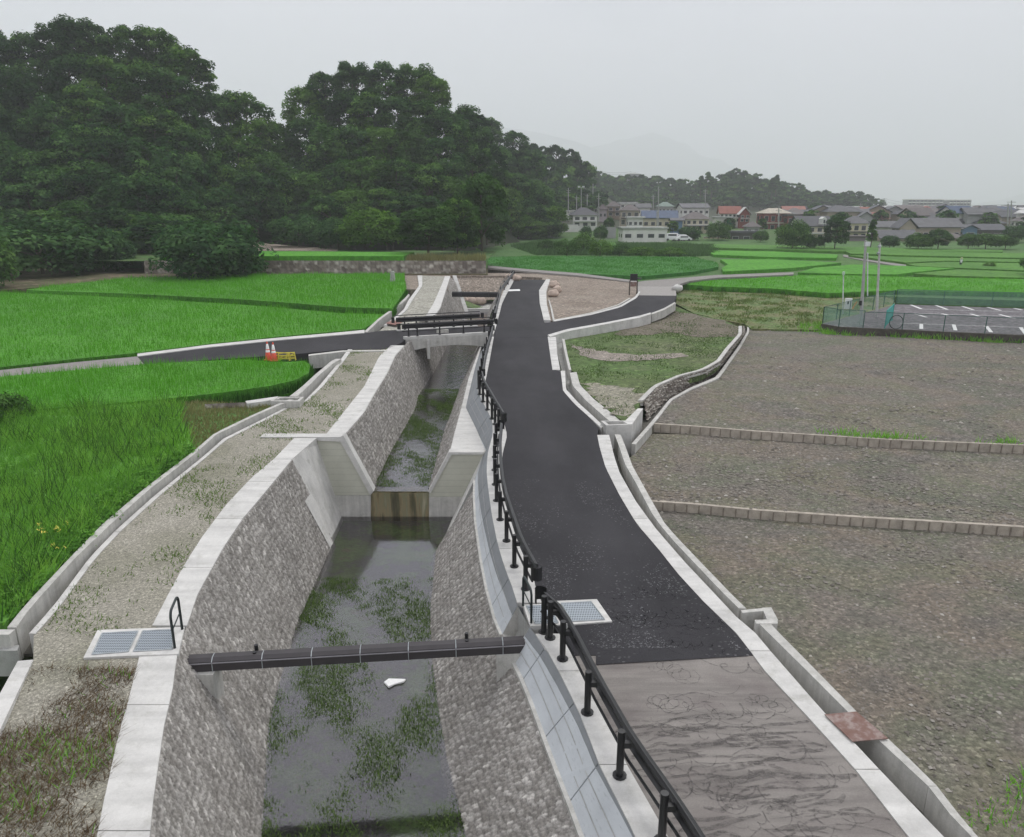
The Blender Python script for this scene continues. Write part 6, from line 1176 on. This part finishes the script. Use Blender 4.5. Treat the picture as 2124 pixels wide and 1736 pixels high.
# hill body under the trees
def hillmesh(name, pts, x0, x1, y0, y1, st, label, base, fall=8.0, drop=0.0):
    pts = np.array(pts); xs = np.arange(x0, x1 + st, st); ys = np.arange(y0, y1 + st, st); X, Y = np.meshgrid(xs, ys); Z = np.zeros(X.shape); Wt = np.full(X.shape, 1e-9)
    for p in pts: w = 1 / ((X - p[0]) ** 2 + (Y - p[1]) ** 2 + 12) ** 2; Z += w * (p[2] - drop); Wt += w
    Dm = np.full(X.shape, 1e9)
    for p in pts: Dm = np.minimum(Dm, np.hypot(X - p[0], Y - p[1]))
    Z = Z / Wt; Z = base + (Z - base) * np.clip((fall * 2 - Dm) / fall, 0, 1); edge_ = np.minimum.reduce([(X - x0), (x1 - X), (Y - y0), (y1 - Y)]); Z = base + (Z - base) * np.clip(edge_ / 25, 0, 1) - .5
    nx_ = len(xs); V = np.stack([X.ravel(), Y.ravel(), Z.ravel()], 1); F = [(j * nx_ + i, j * nx_ + i + 1, (j + 1) * nx_ + i + 1, (j + 1) * nx_ + i) for j in range(len(ys) - 1) for i in range(nx_ - 1)]
    return struct(mk(name, V, F, M('forest_floor', (.035, .045, .02), var=.3), smooth=True), label)
hp = np.array(HILLP)
k = hp[:, 1] < 280; hillmesh('hill', [p for p in hp[k]] + [(-90 + 12 * i, 112, 1.5) for i in range(8)] + [(40 + 12 * i, 200 + 15 * j, .5) for i in range(3) for j in range(6)], -150, 60, 108, 300, 6, 'wooded hill slope beneath the trees on the left', -1.5, 4.5, 2.5)
k = hp[:, 1] > 280; hillmesh('hill', [p for p in hp[k]] + [(-30 + 30 * i, 250, 4.0) for i in range(14)], -40, 420, 270, 640, 12, 'low distant hill beneath the hazy trees', 4.0, 14.0)
def ridge(name, prof, Y, depth, label):
    n = 60; xs = np.linspace(prof[0][0], prof[-1][0], n); V = []
    for j, f in enumerate((0, .3, .62, .85, 1.0)):
        for i, x in enumerate(xs):
            ty = np.interp(x, [p[0] for p in prof], [p[1] for p in prof]); t = PY(x, ty + 3 * math.sin(i * 1.3) * .4, Y); V.append((t[0], Y - depth * (1 - f), 5 + (t[2] - 5) * math.sin(f * math.pi / 2) ** 1.4 * (1 if f == 1 else 1 + .05 * math.sin(i * .9 + j))))
    for i, x in enumerate(xs): t = PY(x, 430, Y); V.append((t[0], Y + depth, 0))
    F = [(j * n + i, j * n + i + 1, (j + 1) * n + i + 1, (j + 1) * n + i) for j in range(5) for i in range(n - 1)]
    return struct(mk(name, V, F, M('mountain_forest', (.035, .06, .035), var=.2), smooth=True), label)
ridge('mountain', [(300, 300), (420, 262), (520, 262), (600, 252), (700, 250), (900, 258), (1100, 270), (1160, 285), (1210, 305), (1300, 325), (1400, 345), (1500, 352), (1650, 390), (1900, 430)], 7400, 900, 'faint mountain fading into the mist behind the woods')
ridge('mountain', [(1150, 330), (1250, 300), (1320, 283), (1360, 276), (1400, 290), (1450, 320), (1520, 345), (1600, 380), (1750, 425)], 8200, 900, 'fainter rounded mountain in the mist above the town')
ridge('mountain', [(1960, 434), (2040, 425), (2090, 413), (2124, 402), (2300, 380), (2500, 400)], 6500, 700, 'faint mountain slope at the right edge')

# ================================================================== TOWN
def cm(n, c, rough=.8, **k): return M('wall_' + n, c, rough=rough, bst=0, var=.08, fvar=.03, sc=.6, **k)
WCOL = {'white': cm('white', (.66, .65, .62)), 'cream': cm('cream', (.52, .47, .36)), 'tan': cm('tan', (.36, .31, .25)), 'yellow': cm('yellow', (.58, .54, .36)), 'brown': cm('brown', (.22, .17, .13)), 'maroon': cm('maroon', (.20, .055, .05)), 'grey': cm('grey', (.34, .34, .34)), 'pink': cm('pink', (.50, .33, .29)), 'mauve': cm('mauve', (.34, .29, .31)), 'dark': cm('dark', (.09, .085, .08)), 'blue': cm('blue', (.12, .20, .30)), 'beige': cm('beige', (.42, .33, .25)), 'green': cm('green', (.03, .30, .16))}
def roofm(n, c):
    m, t, b, o = newmat('roof_' + n); v = coords(t); k = ramp(t, noise(t, v, .8, 4), [(.3, tuple(x * .8 for x in c)), (.7, tuple(x * 1.2 for x in c))]); w = N(t, 'ShaderNodeTexWave'); w.inputs['Scale'].default_value = 1.6; w.bands_direction = 'X'; t.links.new(v, w.inputs['Vector'])
    k = mixc(t, .35, k, mixc(t, 1, k, w.outputs['Fac'], 'MULTIPLY')); setc(t, b, k); b.inputs['Roughness'].default_value = .6; return m
RCOL = {'slate': roofm('slate', (.06, .062, .075)), 'grey': roofm('grey', (.105, .105, .115)), 'brown': roofm('brown', (.12, .10, .10)), 'red': roofm('red', (.27, .085, .06)), 'blue': roofm('blue', (.05, .085, .16)), 'pale': roofm('pale', (.38, .40, .37)), 'cream': roofm('cream', (.48, .43, .34)), 'white': roofm('white', (.6, .6, .58)), 'green': roofm('green', (.18, .25, .21))}
GLASS = M('window_glass', (.045, .05, .055), rough=.15, var=.1, bst=0, spec=.6); TRIM = M('trim_white', (.6, .6, .58), bst=0, var=.05)
def house(label, x0, x1, yr, ye, yb, Y, wall, roof, kind='hip', nwin=3, two=False, rz=0.0, depth=.75, cat='house', group=None, over=.6, win=True, name='house', low=None, gface=None):
    """x0..x1 eave to eave, yr ridge, ye eave, yb base in the photo; Y distance"""
    c = PY((x0 + x1) / 2, ye, Y); s = PX(Y, c[2]); w = (x1 - x0) / s - 2 * over; he = (yb - ye) / s; hr = max((ye - yr) / s, .1); d = w * depth
    base = np.array([c[0], Y + d / 2, c[2] - he]); r = empty(name, base, rz); tag(r, label, cat, group); X = w / 2; D = d / 2; r['d'] = d
    MB().box(-X, X, -D, D, -6, he).build('wall', WCOL[wall], r)
    ox, oy = X + over, D + over; mb = MB()
    if kind == 'flat': mb.box(-ox, ox, -oy, oy, he + .003, he + max(hr, .25))
    elif kind == 'hip':
        k = max(ox - oy, .3) if ox > oy else .15; k2 = 0 if ox >= oy else oy - ox
        V = [(-ox, -oy, he - .05), (ox, -oy, he - .05), (ox, oy, he - .05), (-ox, oy, he - .05), (-k, -k2, he + hr), (k, -k2, he + hr), (k, k2, he + hr), (-k, k2, he + hr)]
        mb.add(V, [(0, 1, 5, 4), (1, 2, 6, 5), (2, 3, 7, 6), (3, 0, 4, 7), (4, 5, 6, 7), (3, 2, 1, 0)])
    elif kind == 'gx':      # ridge along x, eaves to the viewer
        for zz in (0,):
            V = [(-ox, -oy, he - .1), (ox, -oy, he - .1), (ox, 0, he + hr), (-ox, 0, he + hr), (ox, oy, he - .1), (-ox, oy, he - .1)]; V += [(a, b, z - .18) for a, b, z in V]
            mb.add(V, [(0, 1, 2, 3), (3, 2, 4, 5), (7, 6, 9, 8), (8, 9, 11, 10), (0, 6, 7, 1), (5, 4, 10, 11), (1, 7, 8, 2), (2, 8, 10, 4), (0, 3, 9, 6), (3, 5, 11, 9)])
        MB().add([(-X, -D, he), (-X, D, he), (-X, 0, he + hr * .9), (-X + .1, -D, he), (-X + .1, D, he), (-X + .1, 0, he + hr * .9)], [(0, 2, 1), (3, 4, 5), (0, 3, 5, 2), (1, 2, 5, 4)]).build('gable', WCOL[gface or wall], r)
        MB().add([(X, -D, he), (X, D, he), (X, 0, he + hr * .9), (X - .1, -D, he), (X - .1, D, he), (X - .1, 0, he + hr * .9)], [(0, 1, 2), (3, 5, 4), (0, 2, 5, 3), (1, 4, 5, 2)]).build('gable', WCOL[gface or wall], r)
    elif kind == 'gy':      # gable end to the viewer
        V = [(-ox, -oy, he - .1), (0, -oy, he + hr), (ox, -oy, he - .1), (-ox, oy, he - .1), (0, oy, he + hr), (ox, oy, he - .1)]; V += [(a, b, z - .18) for a, b, z in V]
        mb.add(V, [(0, 1, 4, 3), (1, 2, 5, 4), (6, 9, 10, 7), (7, 10, 11, 8), (0, 6, 7, 1), (1, 7, 8, 2), (3, 4, 10, 9), (4, 5, 11, 10), (0, 3, 9, 6), (2, 8, 11, 5)])
        MB().add([(-X, -D, he), (X, -D, he), (0, -D, he + hr * .9), (-X, -D + .1, he), (X, -D + .1, he), (0, -D + .1, he + hr * .9)], [(0, 1, 2), (3, 5, 4), (0, 2, 5, 3), (1, 4, 5, 2)]).build('gable', WCOL[gface or wall], r)
    mb.build('roof', RCOL[roof], r)
    if win:
        rows = [(he * .30, he * .30)] if not two else [(he * .62, he * .24), (he * .16, he * .26)]
        for zb_, hh in rows:
            for i in range(nwin):
                cx = -X + w * (i + .5) / nwin + rnd.uniform(-.08, .08) * w / nwin; ww = min(w / nwin * .55, 2.0) / 2
                f = MB().box(cx - ww - .06, cx + ww + .06, -D - .05, -D - .003, zb_ - .06, zb_ + hh + .06).build('window', TRIM, r); MB().box(cx - ww, cx + ww, -D - .07, -D - .053, zb_, zb_ + hh).build('pane', GLASS, f)
        for i in range(2):
            cy = -D + d * (i + .5) / 2; MB().box(X + .003, X + .05, cy - .7, cy + .7, rows[0][0], rows[0][0] + rows[0][1]).build('window', GLASS, r); MB().box(-X - .05, -X - .003, cy - .7, cy + .7, rows[0][0], rows[0][0] + rows[0][1]).build('window', GLASS, r)
        if two: MB().box(-X * .9, X * .9, -D - 1.0, -D - .004, he * .50, he * .56).build('balcony', TRIM if wall in ('white', 'cream') else RCOL[roof], r)
        if low: MB().box(-X - .8, X + .8, -D - 1.4, -D - .004, he * .42, he * .5).build('lower_roof', RCOL[roof], r)
    return r
H = house
H('white two storey house with a dark hip roof, leftmost in the village', 1182, 1241, 431, 446, 472, 250, 'white', 'slate', 'hip', 3, True, .12)
H('drab two storey house with a brown hip roof, right of the wooded gap', 1285, 1331, 425, 436, 470, 262, 'tan', 'brown', 'hip', 3, True, -.1)
H('house with a shiny blue roof and white walls in the middle of the village', 1334, 1410, 437, 451, 474, 246, 'cream', 'blue', 'gx', 5, False, -.12, gface='white')
H('low white shed with a flat roof next to the blue roofed house', 1299, 1338, 449, 452, 472, 240, 'white', 'white', 'flat', 3, False, 0, .5)
H('cream house with a brown hip roof, in front of the white one on the slope', 1417, 1474, 440, 454, 480, 236, 'cream', 'brown', 'hip', 4, True, .1, low=1)
H('house with a pale greenish hip roof above the blue roof', 1363, 1400, 419, 428, 442, 330, 'grey', 'green', 'hip', 4, False)
H('house with a long grey roof and white front, beside the red roofed house', 1411, 1473, 422, 430, 447, 305, 'white', 'grey', 'gx', 5, False, .1)
H('white and red half timbered house with a red roof', 1493, 1540, 428, 442, 462, 272, 'white', 'red', 'gx', 5, True, -.1)
H('red gabled end wing of the red roofed house', 1532, 1559, 430, 444, 462, 268, 'maroon', 'white', 'gy', 2, True, 0, .6)
H('dark roofed house tucked behind the white village houses', 1258, 1290, 418, 428, 450, 300, 'brown', 'brown', 'hip', 2, True)
H('long white building with a pale flat roof in the upper village', 1284, 1322, 419, 423, 440, 330, 'white', 'white', 'flat', 3, True)
H('grey roofed house to the right of the long white building', 1318, 1352, 422, 430, 446, 318, 'white', 'grey', 'gx', 3, False)
H('mauve grey block at the top left of the village', 1203, 1246, 411, 415, 440, 338, 'mauve', 'grey', 'flat', 3, True)
H('small white gabled house before the mauve block', 1222, 1243, 418, 426, 444, 322, 'white', 'brown', 'gy', 2, False)
H('small house half hidden right of the leftmost one', 1240, 1262, 424, 434, 455, 290, 'mauve', 'brown', 'hip', 2, False)
r_shop = H('white fronted shop with a green sign panel', 1479, 1522, 449, 452, 478, 242, 'white', 'pale', 'flat', 3, False, 0, .5)
shp = r_shop; MB().box(1.1, 3.1, -shp['d'] / 2 - .12, -shp['d'] / 2 - .06, .4, 3.4).build('sign_board', WCOL['green'], shp)
H('blue grey corrugated shed between the blue roof and the brown roof', 1390, 1420, 452, 456, 476, 232, 'blue', 'grey', 'gx', 1, False, win=False)
H('open dark carport with a thin roof below the shop', 1512, 1586, 479, 483, 501, 212, 'dark', 'grey', 'flat', 3, False, 0, .3, cat='carport', name='carport')
H('small pale house with a grey roof above the carport', 1545, 1580, 460, 470, 484, 232, 'grey', 'brown', 'hip', 2, False)
H('large maroon building with a cream roof', 1578, 1642, 432, 442, 484, 262, 'maroon', 'cream', 'hip', 4, True, .1, .6)
H('lower maroon wing at the right of the large maroon building', 1630, 1664, 444, 448, 484, 258, 'maroon', 'brown', 'flat', 2, True)
H('cream house with a dark roof and white trimmed dormer', 1652, 1730, 449, 468, 500, 216, 'cream', 'slate', 'gx', 4, True, .12, gface='white')
p = PY(1710, 458, 213.5); r = empty('dormer', p); tag(r, 'small white round topped dormer on the dark roof of the cream house', 'dormer'); MB().box(-.55, .55, 0, 2.5, -.9, .55).add([(-.7, 0, .5), (.7, 0, .5), (0, 0, 1.1), (-.7, 2.5, .5), (.7, 2.5, .5), (0, 2.5, 1.1)], [(0, 1, 2), (3, 5, 4), (0, 2, 5, 3), (1, 4, 5, 2)]).build('wall', TRIM, r); MB().box(-.25, .25, -.03, -.003, -.6, .3).build('pane', GLASS, r)
H('yellow two storey house with a grey roof beside the narrow conifer', 1752, 1806, 449, 463, 500, 221, 'yellow', 'grey', 'hip', 3, True, -.1)
H('small mauve shed with a dark roof and carport at the field edge', 1757, 1800, 489, 493, 513, 204, 'mauve', 'brown', 'flat', 2, False, 0, .7, name='shed', cat='shed')
H('grey roofed house between the yellow house and the big farmhouse', 1810, 1872, 459, 470, 494, 228, 'white', 'grey', 'gx', 4, False, .1)
H('big farmhouse with a long grey tiled roof and tan walls', 1895, 1999, 453, 470, 500, 217, 'tan', 'grey', 'gx', 6, False, -.05, .6, low=1)
H('gabled left part of the big grey roofed farmhouse', 1860, 1905, 453, 472, 500, 215, 'tan', 'grey', 'gy', 2, True, .1)
H('lower farmhouse wing with a grey roof and tan wall in front', 1820, 1906, 478, 493, 516, 203, 'tan', 'grey', 'gx', 5, False, .05, .5)
H('low right wing of the farmhouse beside the parked white car', 1955, 2006, 484, 494, 516, 204, 'tan', 'brown', 'hip', 2, False)
H('grey hip roof rising behind the big farmhouse', 1906, 1964, 442, 457, 480, 262, 'tan', 'grey', 'hip', 3, True)
H('wide dark grey roofed house behind the farmhouse on the right', 1977, 2042, 447, 460, 486, 262, 'grey', 'slate', 'gx', 4, True)
H('long dark roofed house near the twin utility poles', 2030, 2092, 452, 463, 490, 256, 'brown', 'slate', 'hip', 4, True)
H('low dark roofed house right of the farmhouse wing', 2018, 2090, 465, 476, 496, 232, 'dark', 'slate', 'gx', 5, False)
H('small grey gabled shed between the dark roofs at the right', 1994, 2032, 466, 474, 494, 226, 'blue', 'grey', 'gy', 1, False)
H('white walled house at the right edge behind the poles', 2112, 2160, 448, 458, 484, 262, 'white', 'brown', 'hip', 3, True)
H('white house with a bright roof between the yellow house and the farmhouse', 1855, 1898, 448, 456, 476, 300, 'white', 'white', 'gx', 3, False)
H('white house on the wooded hillside left of the dome shaped trees', 1464, 1490, 376, 383, 392, 585, 'white', 'white', 'hip', 2, False)
H('pale house roof peeping over the ridge trees', 1300, 1332, 358, 361, 374, 575, 'grey', 'pale', 'hip', 2, False)
H('long pale pinkish house on the hillside', 1645, 1694, 408, 412, 424, 574, 'pink', 'pale', 'gx', 4, False)
H('small grey house left of the pinkish hillside house', 1628, 1650, 410, 414, 424, 578, 'grey', 'pale', 'gx', 2, False)
H('dark square tower like block behind the cream house', 1712, 1724, 431, 432, 456, 300, 'dark', 'slate', 'flat', 1, False, win=False, over=.1)
p = PY(1190, 436, 290); r = H('low white walled terrace at the left end of the village', 1158, 1196, 436, 438, 446, 290, 'white', 'white', 'flat', 2, False, 0, .3, win=False)
H('tiny white house peeping from the trees left of the village', 1153, 1180, 418, 426, 440, 320, 'white', 'grey', 'gy', 1, False)
# the long white shed in the field
sh = H('long low white shed with four dark windows at the edge of the rice', 1288, 1386, 471.5, 475, 500, 198, 'white', 'pale', 'flat', 4, False, .04, .55, cat='shed', name='shed', over=.35)
# walls
for (x0, x1, y0, y1, Y, m_, l) in ((1459, 1522, 492, 502, 214, 'beige', 'beige garden wall below the round green trees'), (1429, 1443, 487, 500, 210, 'beige', 'short beige gate wall beside the parked white cars'), (1256, 1278, 472, 489, 215, 'grey', 'pale sloping grey wall left of the long white shed'), (1164, 1200, 466, 476, 242, 'white', 'white garden wall in front of the leftmost house'), (2010, 2092, 509, 515, 201, 'grey', 'grey field edge wall under the bushes at the right')):
    a = PY(x0, y1, Y); b = PY(x1, y0, Y); r = empty('garden_wall', a); tag(r, l, 'wall'); MB().box(0, b[0] - a[0], 0, .25, -1, b[2] - a[2]).build('wall', WCOL[m_], r); MB().box(-.05, b[0] - a[0] + .05, -.05, .3, b[2] - a[2] + .003, b[2] - a[2] + .12).build('coping', WCOL['grey'], r)
# apartment blocks
for (x0, x1, y0, l, nb_) in ((1879, 1956, 415, 'long pale apartment block on the horizon, the left one', 9), (1964, 2013, 416, 'shorter pale apartment block on the horizon, the right one', 6)):
    Y = 760; a = PY(x0, 446, Y); b = PY(x1, y0, Y); W_ = b[0] - a[0]; Hh = b[2] - a[2]; r = empty('apartment_block', a); tag(r, l, 'apartment block'); MB().box(0, W_, 0, 10, -2, Hh).build('wall', WCOL['grey'], r); MB().box(-.6, W_ + .6, -.8, 10.5, Hh + .003, Hh + .9).build('roof', WCOL['white'], r); fh = Hh / 5
    for i in range(5):
        MB().box(.3, W_ - .3, -1.3, -.003, i * fh + .2, i * fh + 1.3).build('balcony', WCOL['white'], r)
        MB().box(.5, W_ - .5, -.3, -.003, i * fh + 1.35, i * fh + fh - .1).build('window_band', GLASS, r)
    for i in range(nb_ + 1): MB().box(W_ * i / nb_ - .15, W_ * i / nb_ + .15, -1.5, -.003, 0, Hh).build('pier', WCOL['grey'], r)
# far scattered houses
far_lab = {('white', 'grey'): 'tiny hazy white house with a grey roof in the far town', ('tan', 'slate'): 'tiny hazy tan house with a dark roof in the far town', ('cream', 'brown'): 'tiny hazy cream house with a brown roof in the far town', ('pink', 'red'): 'tiny hazy pinkish house with a reddish roof in the far town', ('white', 'blue'): 'tiny hazy white house with a bluish roof in the far town', ('grey', 'grey'): 'tiny hazy all grey house in the far town', ('white', 'white'): 'tiny hazy all white house in the far town'}
ks = list(far_lab)
WT = [0, 1, 1, 5, 5, 2, 3, 4, 6]
for i in range(235):
    Y = 260 + 380 * rnd.random() ** 1.1; x = rnd.uniform(1690, 2190) if i > 40 else rnd.uniform(1600, 1800); zb = gfar(Y) - rnd.uniform(0, 1.2); s_ = PX(Y, zb); wpx = rnd.uniform(7.5, 13) * s_ * 1.0; yb = 425 + (EYE - zb) * s_; k = ks[rnd.choice(WT)]; hw = rnd.uniform(3, 5.8) * s_
    H(far_lab[k], x - wpx / 2, x + wpx / 2, yb - hw - rnd.uniform(1.6, 2.6) * s_, yb - hw, yb, Y, k[0], k[1], rnd.choice(('hip', 'gx', 'hip', 'gx', 'gy')), 2, False, rnd.uniform(-.3, .3), .8, group=far_lab[k].replace('house', 'houses'), over=.7, win=i % 3 == 0)
for i in range(46):
    Y = rnd.uniform(240, 420); x = rnd.uniform(1640, 2180); z_ = gfar(Y); s_ = rnd.uniform(.35, .6); plant('garden_tree', rnd.choice(FAR), (PY(x, 430, Y)[0], Y, z_ - .5), s_, s_ * rnd.uniform(.8, 1.1), 'small hazy tree between the roofs of the far town', 'tree', 'small trees between the far roofs')
# utility poles of the village
def upole(x, yt, yb, Y, label, arms=((.9, .9), (.82, .7)), r0=.17):
    b = PY(x, yb, Y); b[2] -= 1; t = PY(x, yt, Y); return pole3('utility_pole', label, b, t, r0 * 1.1, r0 * .8, POLE, arms)
upole(1179, 389.5, 437, 280, 'thin utility pole, leftmost above the village'); upole(1230, 381, 422, 320, 'pale tall pole above the mauve block', ((.95, .3),)); upole(1242, 401, 455, 268, 'utility pole just right of the leftmost white house')
upole(1366, 387, 486, 228, 'tall pole rising in front of the blue roof', ((.95, .4),)); upole(1355, 404, 437, 300, 'shorter pole left of the pale green hip roof'); upole(1463, 393, 440, 290, 'utility pole with transformers above the grey roofed house', ((.95, .8), (.85, .9), (.75, .6)))
upole(1196, 406, 440, 285, 'short pole between the two lamp poles at the left of the village'); upole(1615.5, 428.5, 506, 211, 'slim pole beside the big round tree'); upole(1785, 421, 450, 300, 'hazy pole above the yellow house'); upole(1904.5, 420, 450, 330, 'hazy pole in front of the apartment blocks')
upole(1834, 411, 430, 420, 'small distant pole at the end of the ridge', ((.95, 1.4), (.8, 1.4))); upole(2091, 422, 513, 200, 'left one of the twin utility poles at the right edge', ((.96, 1.0), (.9, 1.0))); upole(2098, 416, 513, 203, 'right one of the twin utility poles at the right edge', ((.97, 1.2), (.91, 1.2), (.85, .8)))
upole(1218, 402, 432, 310, 'short wooden pole behind the leftmost house'); upole(1363, 437, 486, 214, 'thin pole in front of the blue roofed house', ()); upole(1300, 448, 474, 236, 'thin metal pole by the low white shed', ()); 
b = PY(1205.6, 432, 280); t = PY(1205.6, 388, 280); r = pole3('street_lamp', 'twin headed floodlight pole above the left of the village', b, t, .14, .1, POLE, cat='lamp post'); tt = t - b
for sx in (-.8, .8): MB().tube([tuple(tt + [0, 0, -.2]), tuple(tt + [sx, 0, 0])], .05, 5).build('arm', POLE, r); MB().box(tt[0] + sx - .4, tt[0] + sx + .4, -.3, .3, tt[2] - .15, tt[2] + .35).build('lamp_head', POLEW, r)
def wire(a, b, sag, label, r_=.03):
    n = 14; pts = []
    for i in range(n + 1): s = i / n; pts.append(a * (1 - s) + b * s - np.array([0, 0, 4 * sag * s * (1 - s)]))
    tag(MB().tube(pts, r_, 4).build('power_line', BLACK), label, 'power line', 'power lines at the right')
a0 = PY(2091, 424, 200); a1 = PY(1834, 412, 420); a2 = PY(2300, 430, 215)
for i, dz in enumerate((0, -.8, -1.7, -3.2)):
    wire(a1 + [0, 0, dz * 1.6], a0 + [0, 0, dz], 1.6, 'thin power line from the ridge end to the twin utility poles', .035); wire(a0 + [0, 0, dz], a2 + [0, 0, dz], .8, 'thin power line leaving the twin utility poles to the right', .03)
for i, dz in enumerate((0, -.9)): wire(PY(1230, 352, 480) + [0, 0, dz], PY(1310, 356, 500) + [0, 0, dz], 1.2, 'thin power line over the distant ridge', .05)
# ---- cars
def car(label, x, yb, Y, L_, h, wc, rz=0.0, van=False):
    c = PY(x, yb, Y); r = empty('parked_car', c, rz); tag(r, label, 'van' if van else 'car'); W_ = 1.65; hb = h * .55; n0 = L_ / 2
    prof = [(-n0, .3), (-n0, hb * .9), (-n0 * .8, hb)] + ([(-n0 * .72, h * .96), (n0 * .9, h), (n0, h * .9)] if van else [(-n0 * .45, h * .97), (n0 * .45, h), (n0 * .85, hb * 1.05)]) + [(n0, hb * .9), (n0, .3)]
    V = [(a, -W_ / 2 * (1 if z <= hb * 1.06 else .86), z) for a, z in prof] + [(a, W_ / 2 * (1 if z <= hb * 1.06 else .86), z) for a, z in prof]; n = len(prof)
    mk('body', V, [tuple(range(n)), tuple(range(2 * n - 1, n - 1, -1))] + [(i, n + i, n + (i + 1) % n, (i + 1) % n) for i in range(n)], wc, r)
    for s_ in (-1, 1):
        y = s_ * (W_ / 2 * .95 + .01); f = (-n0 * .55, n0 * .75) if van else (-n0 * .42, n0 * .5); MB().box(f[0], f[1], min(y, y * 1.01), max(y, y * 1.01), hb * 1.08, h * .88).build('window', GLASS, r)
        for wx in (-n0 * .62, n0 * .62): w_ = MB().tube([(wx, s_ * W_ / 2 - .1, .3), (wx, s_ * W_ / 2 + .03, .3)], .3, 12).build('wheel', BLACK, r); MB().tube([(wx, s_ * W_ / 2 + .031, .3), (wx, s_ * W_ / 2 + .04, .3)], .16, 10).build('rim', STEEL, w_)
    MB().box(-n0 - .02, -n0 - .003, -.7, -.35, hb * .6, hb * .8).build('headlight', STEEL, r); MB().box(-n0 - .02, -n0 - .003, .35, .7, hb * .6, hb * .8).build('headlight', STEEL, r)
CARW = M('car_white', (.72, .72, .72), rough=.3, bst=0, var=.02, spec=.6)
car('white van parked right against the long white shed', 1391, 499, 199, 3.4, 1.9, CARW, .1, True); car('white car parked next to the van, second from the shed', 1407, 500, 203, 4.0, 1.7, CARW, .2, True); car('low white car parked nearest the beige gate wall', 1417, 500, 197, 4.2, 1.4, CARW, 0)
car('small white car beside the low farmhouse wing', 2003, 517, 200, 3.4, 1.4, CARW, .3); car('white car parked under the bushes near the twin poles', 2047, 514, 201, 3.9, 1.5, CARW, .1)
# ---- person in the rice
def person():
    c = P(1991, 556, RZ); base = c - [0, 0, .0]; me = bpy.data.meshes.new('person'); j = [(0, 0, .88), (0, 0, 1.08), (0, -.03, 1.3), (0, -.05, 1.42), (0, -.07, 1.56), (.09, 0, .82), (.11, -.02, .46), (.11, .02, .06), (.11, -.13, .03), (-.09, 0, .82), (-.11, -.02, .46), (-.11, .02, .06), (-.11, -.13, .03), (.18, -.03, 1.32), (.24, -.05, 1.05), (.2, -.22, .9), (.19, -.29, .86), (-.18, -.03, 1.32), (-.24, -.05, 1.05), (-.2, -.22, .9), (-.19, -.29, .86)]
    e = [(0, 1), (1, 2), (2, 3), (3, 4), (0, 5), (5, 6), (6, 7), (7, 8), (0, 9), (9, 10), (10, 11), (11, 12), (2, 13), (13, 14), (14, 15), (15, 16), (2, 17), (17, 18), (18, 19), (19, 20)]; rad = [.14, .13, .14, .055, .09, .09, .065, .045, .04, .09, .065, .045, .04, .06, .045, .032, .035, .06, .045, .032, .035]
    me.from_pydata(j, e, []); o = bpy.data.objects.new('person', me); COL.objects.link(o); o.location = base; md = o.modifiers.new('skin', 'SKIN')
    for i, v in enumerate(me.skin_vertices[0].data): v.radius = (rad[i], rad[i]); v.use_root = i == 0
    s = o.modifiers.new('sub', 'SUBSURF'); s.levels = 1; s.render_levels = 1; me.materials.append(M('trousers', (.05, .055, .07), bst=0))
    tag(o, 'person in a white shirt and dark trousers standing at the rice edge', 'person')
    V = []; k = 12
    for z, rx, ry in ((.9, .2, .15), (1.1, .19, .15), (1.3, .23, .16), (1.4, .13, .1)): V += [(rx * math.cos(2 * math.pi * i / k), ry * math.sin(2 * math.pi * i / k) - .03, z) for i in range(k)]
    mk('shirt', V, [(q * k + i, q * k + (i + 1) % k, (q + 1) * k + (i + 1) % k, (q + 1) * k + i) for q in range(3) for i in range(k)], CARW, o, True)
    V = []
    for z, r_ in ((1.6, .25), (1.63, .14), (1.71, .12), (1.74, .05)): V += [(r_ * math.cos(2 * math.pi * i / k), r_ * math.sin(2 * math.pi * i / k) - .07, z) for i in range(k)]
    mk('hat', V, [(q * k + i, q * k + (i + 1) % k, (q + 1) * k + (i + 1) % k, (q + 1) * k + i) for q in range(3) for i in range(k)], M('straw', (.5, .45, .32), bst=0), o, True)
person()
# ================================================================== HAZE
hz = MB().box(-10500, 10500, -350, 10500, -12, 980).build('haze', None); m = bpy.data.materials.new('haze'); m.use_nodes = True; t = m.node_tree; t.nodes.clear(); o_ = N(t, 'ShaderNodeOutputMaterial'); pv = N(t, 'ShaderNodeVolumePrincipled')
pv.inputs['Color'].default_value = (.955, .962, 1.0, 1); pv.inputs['Density'].default_value = .0004; pv.inputs['Anisotropy'].default_value = 0.0; t.links.new(pv.outputs[0], o_.inputs['Volume']); hz.data.materials.append(m); hz['kind'] = 'stuff'; hz['label'] = 'thin pale mist in the air fading the far town and mountains'; hz['category'] = 'haze'
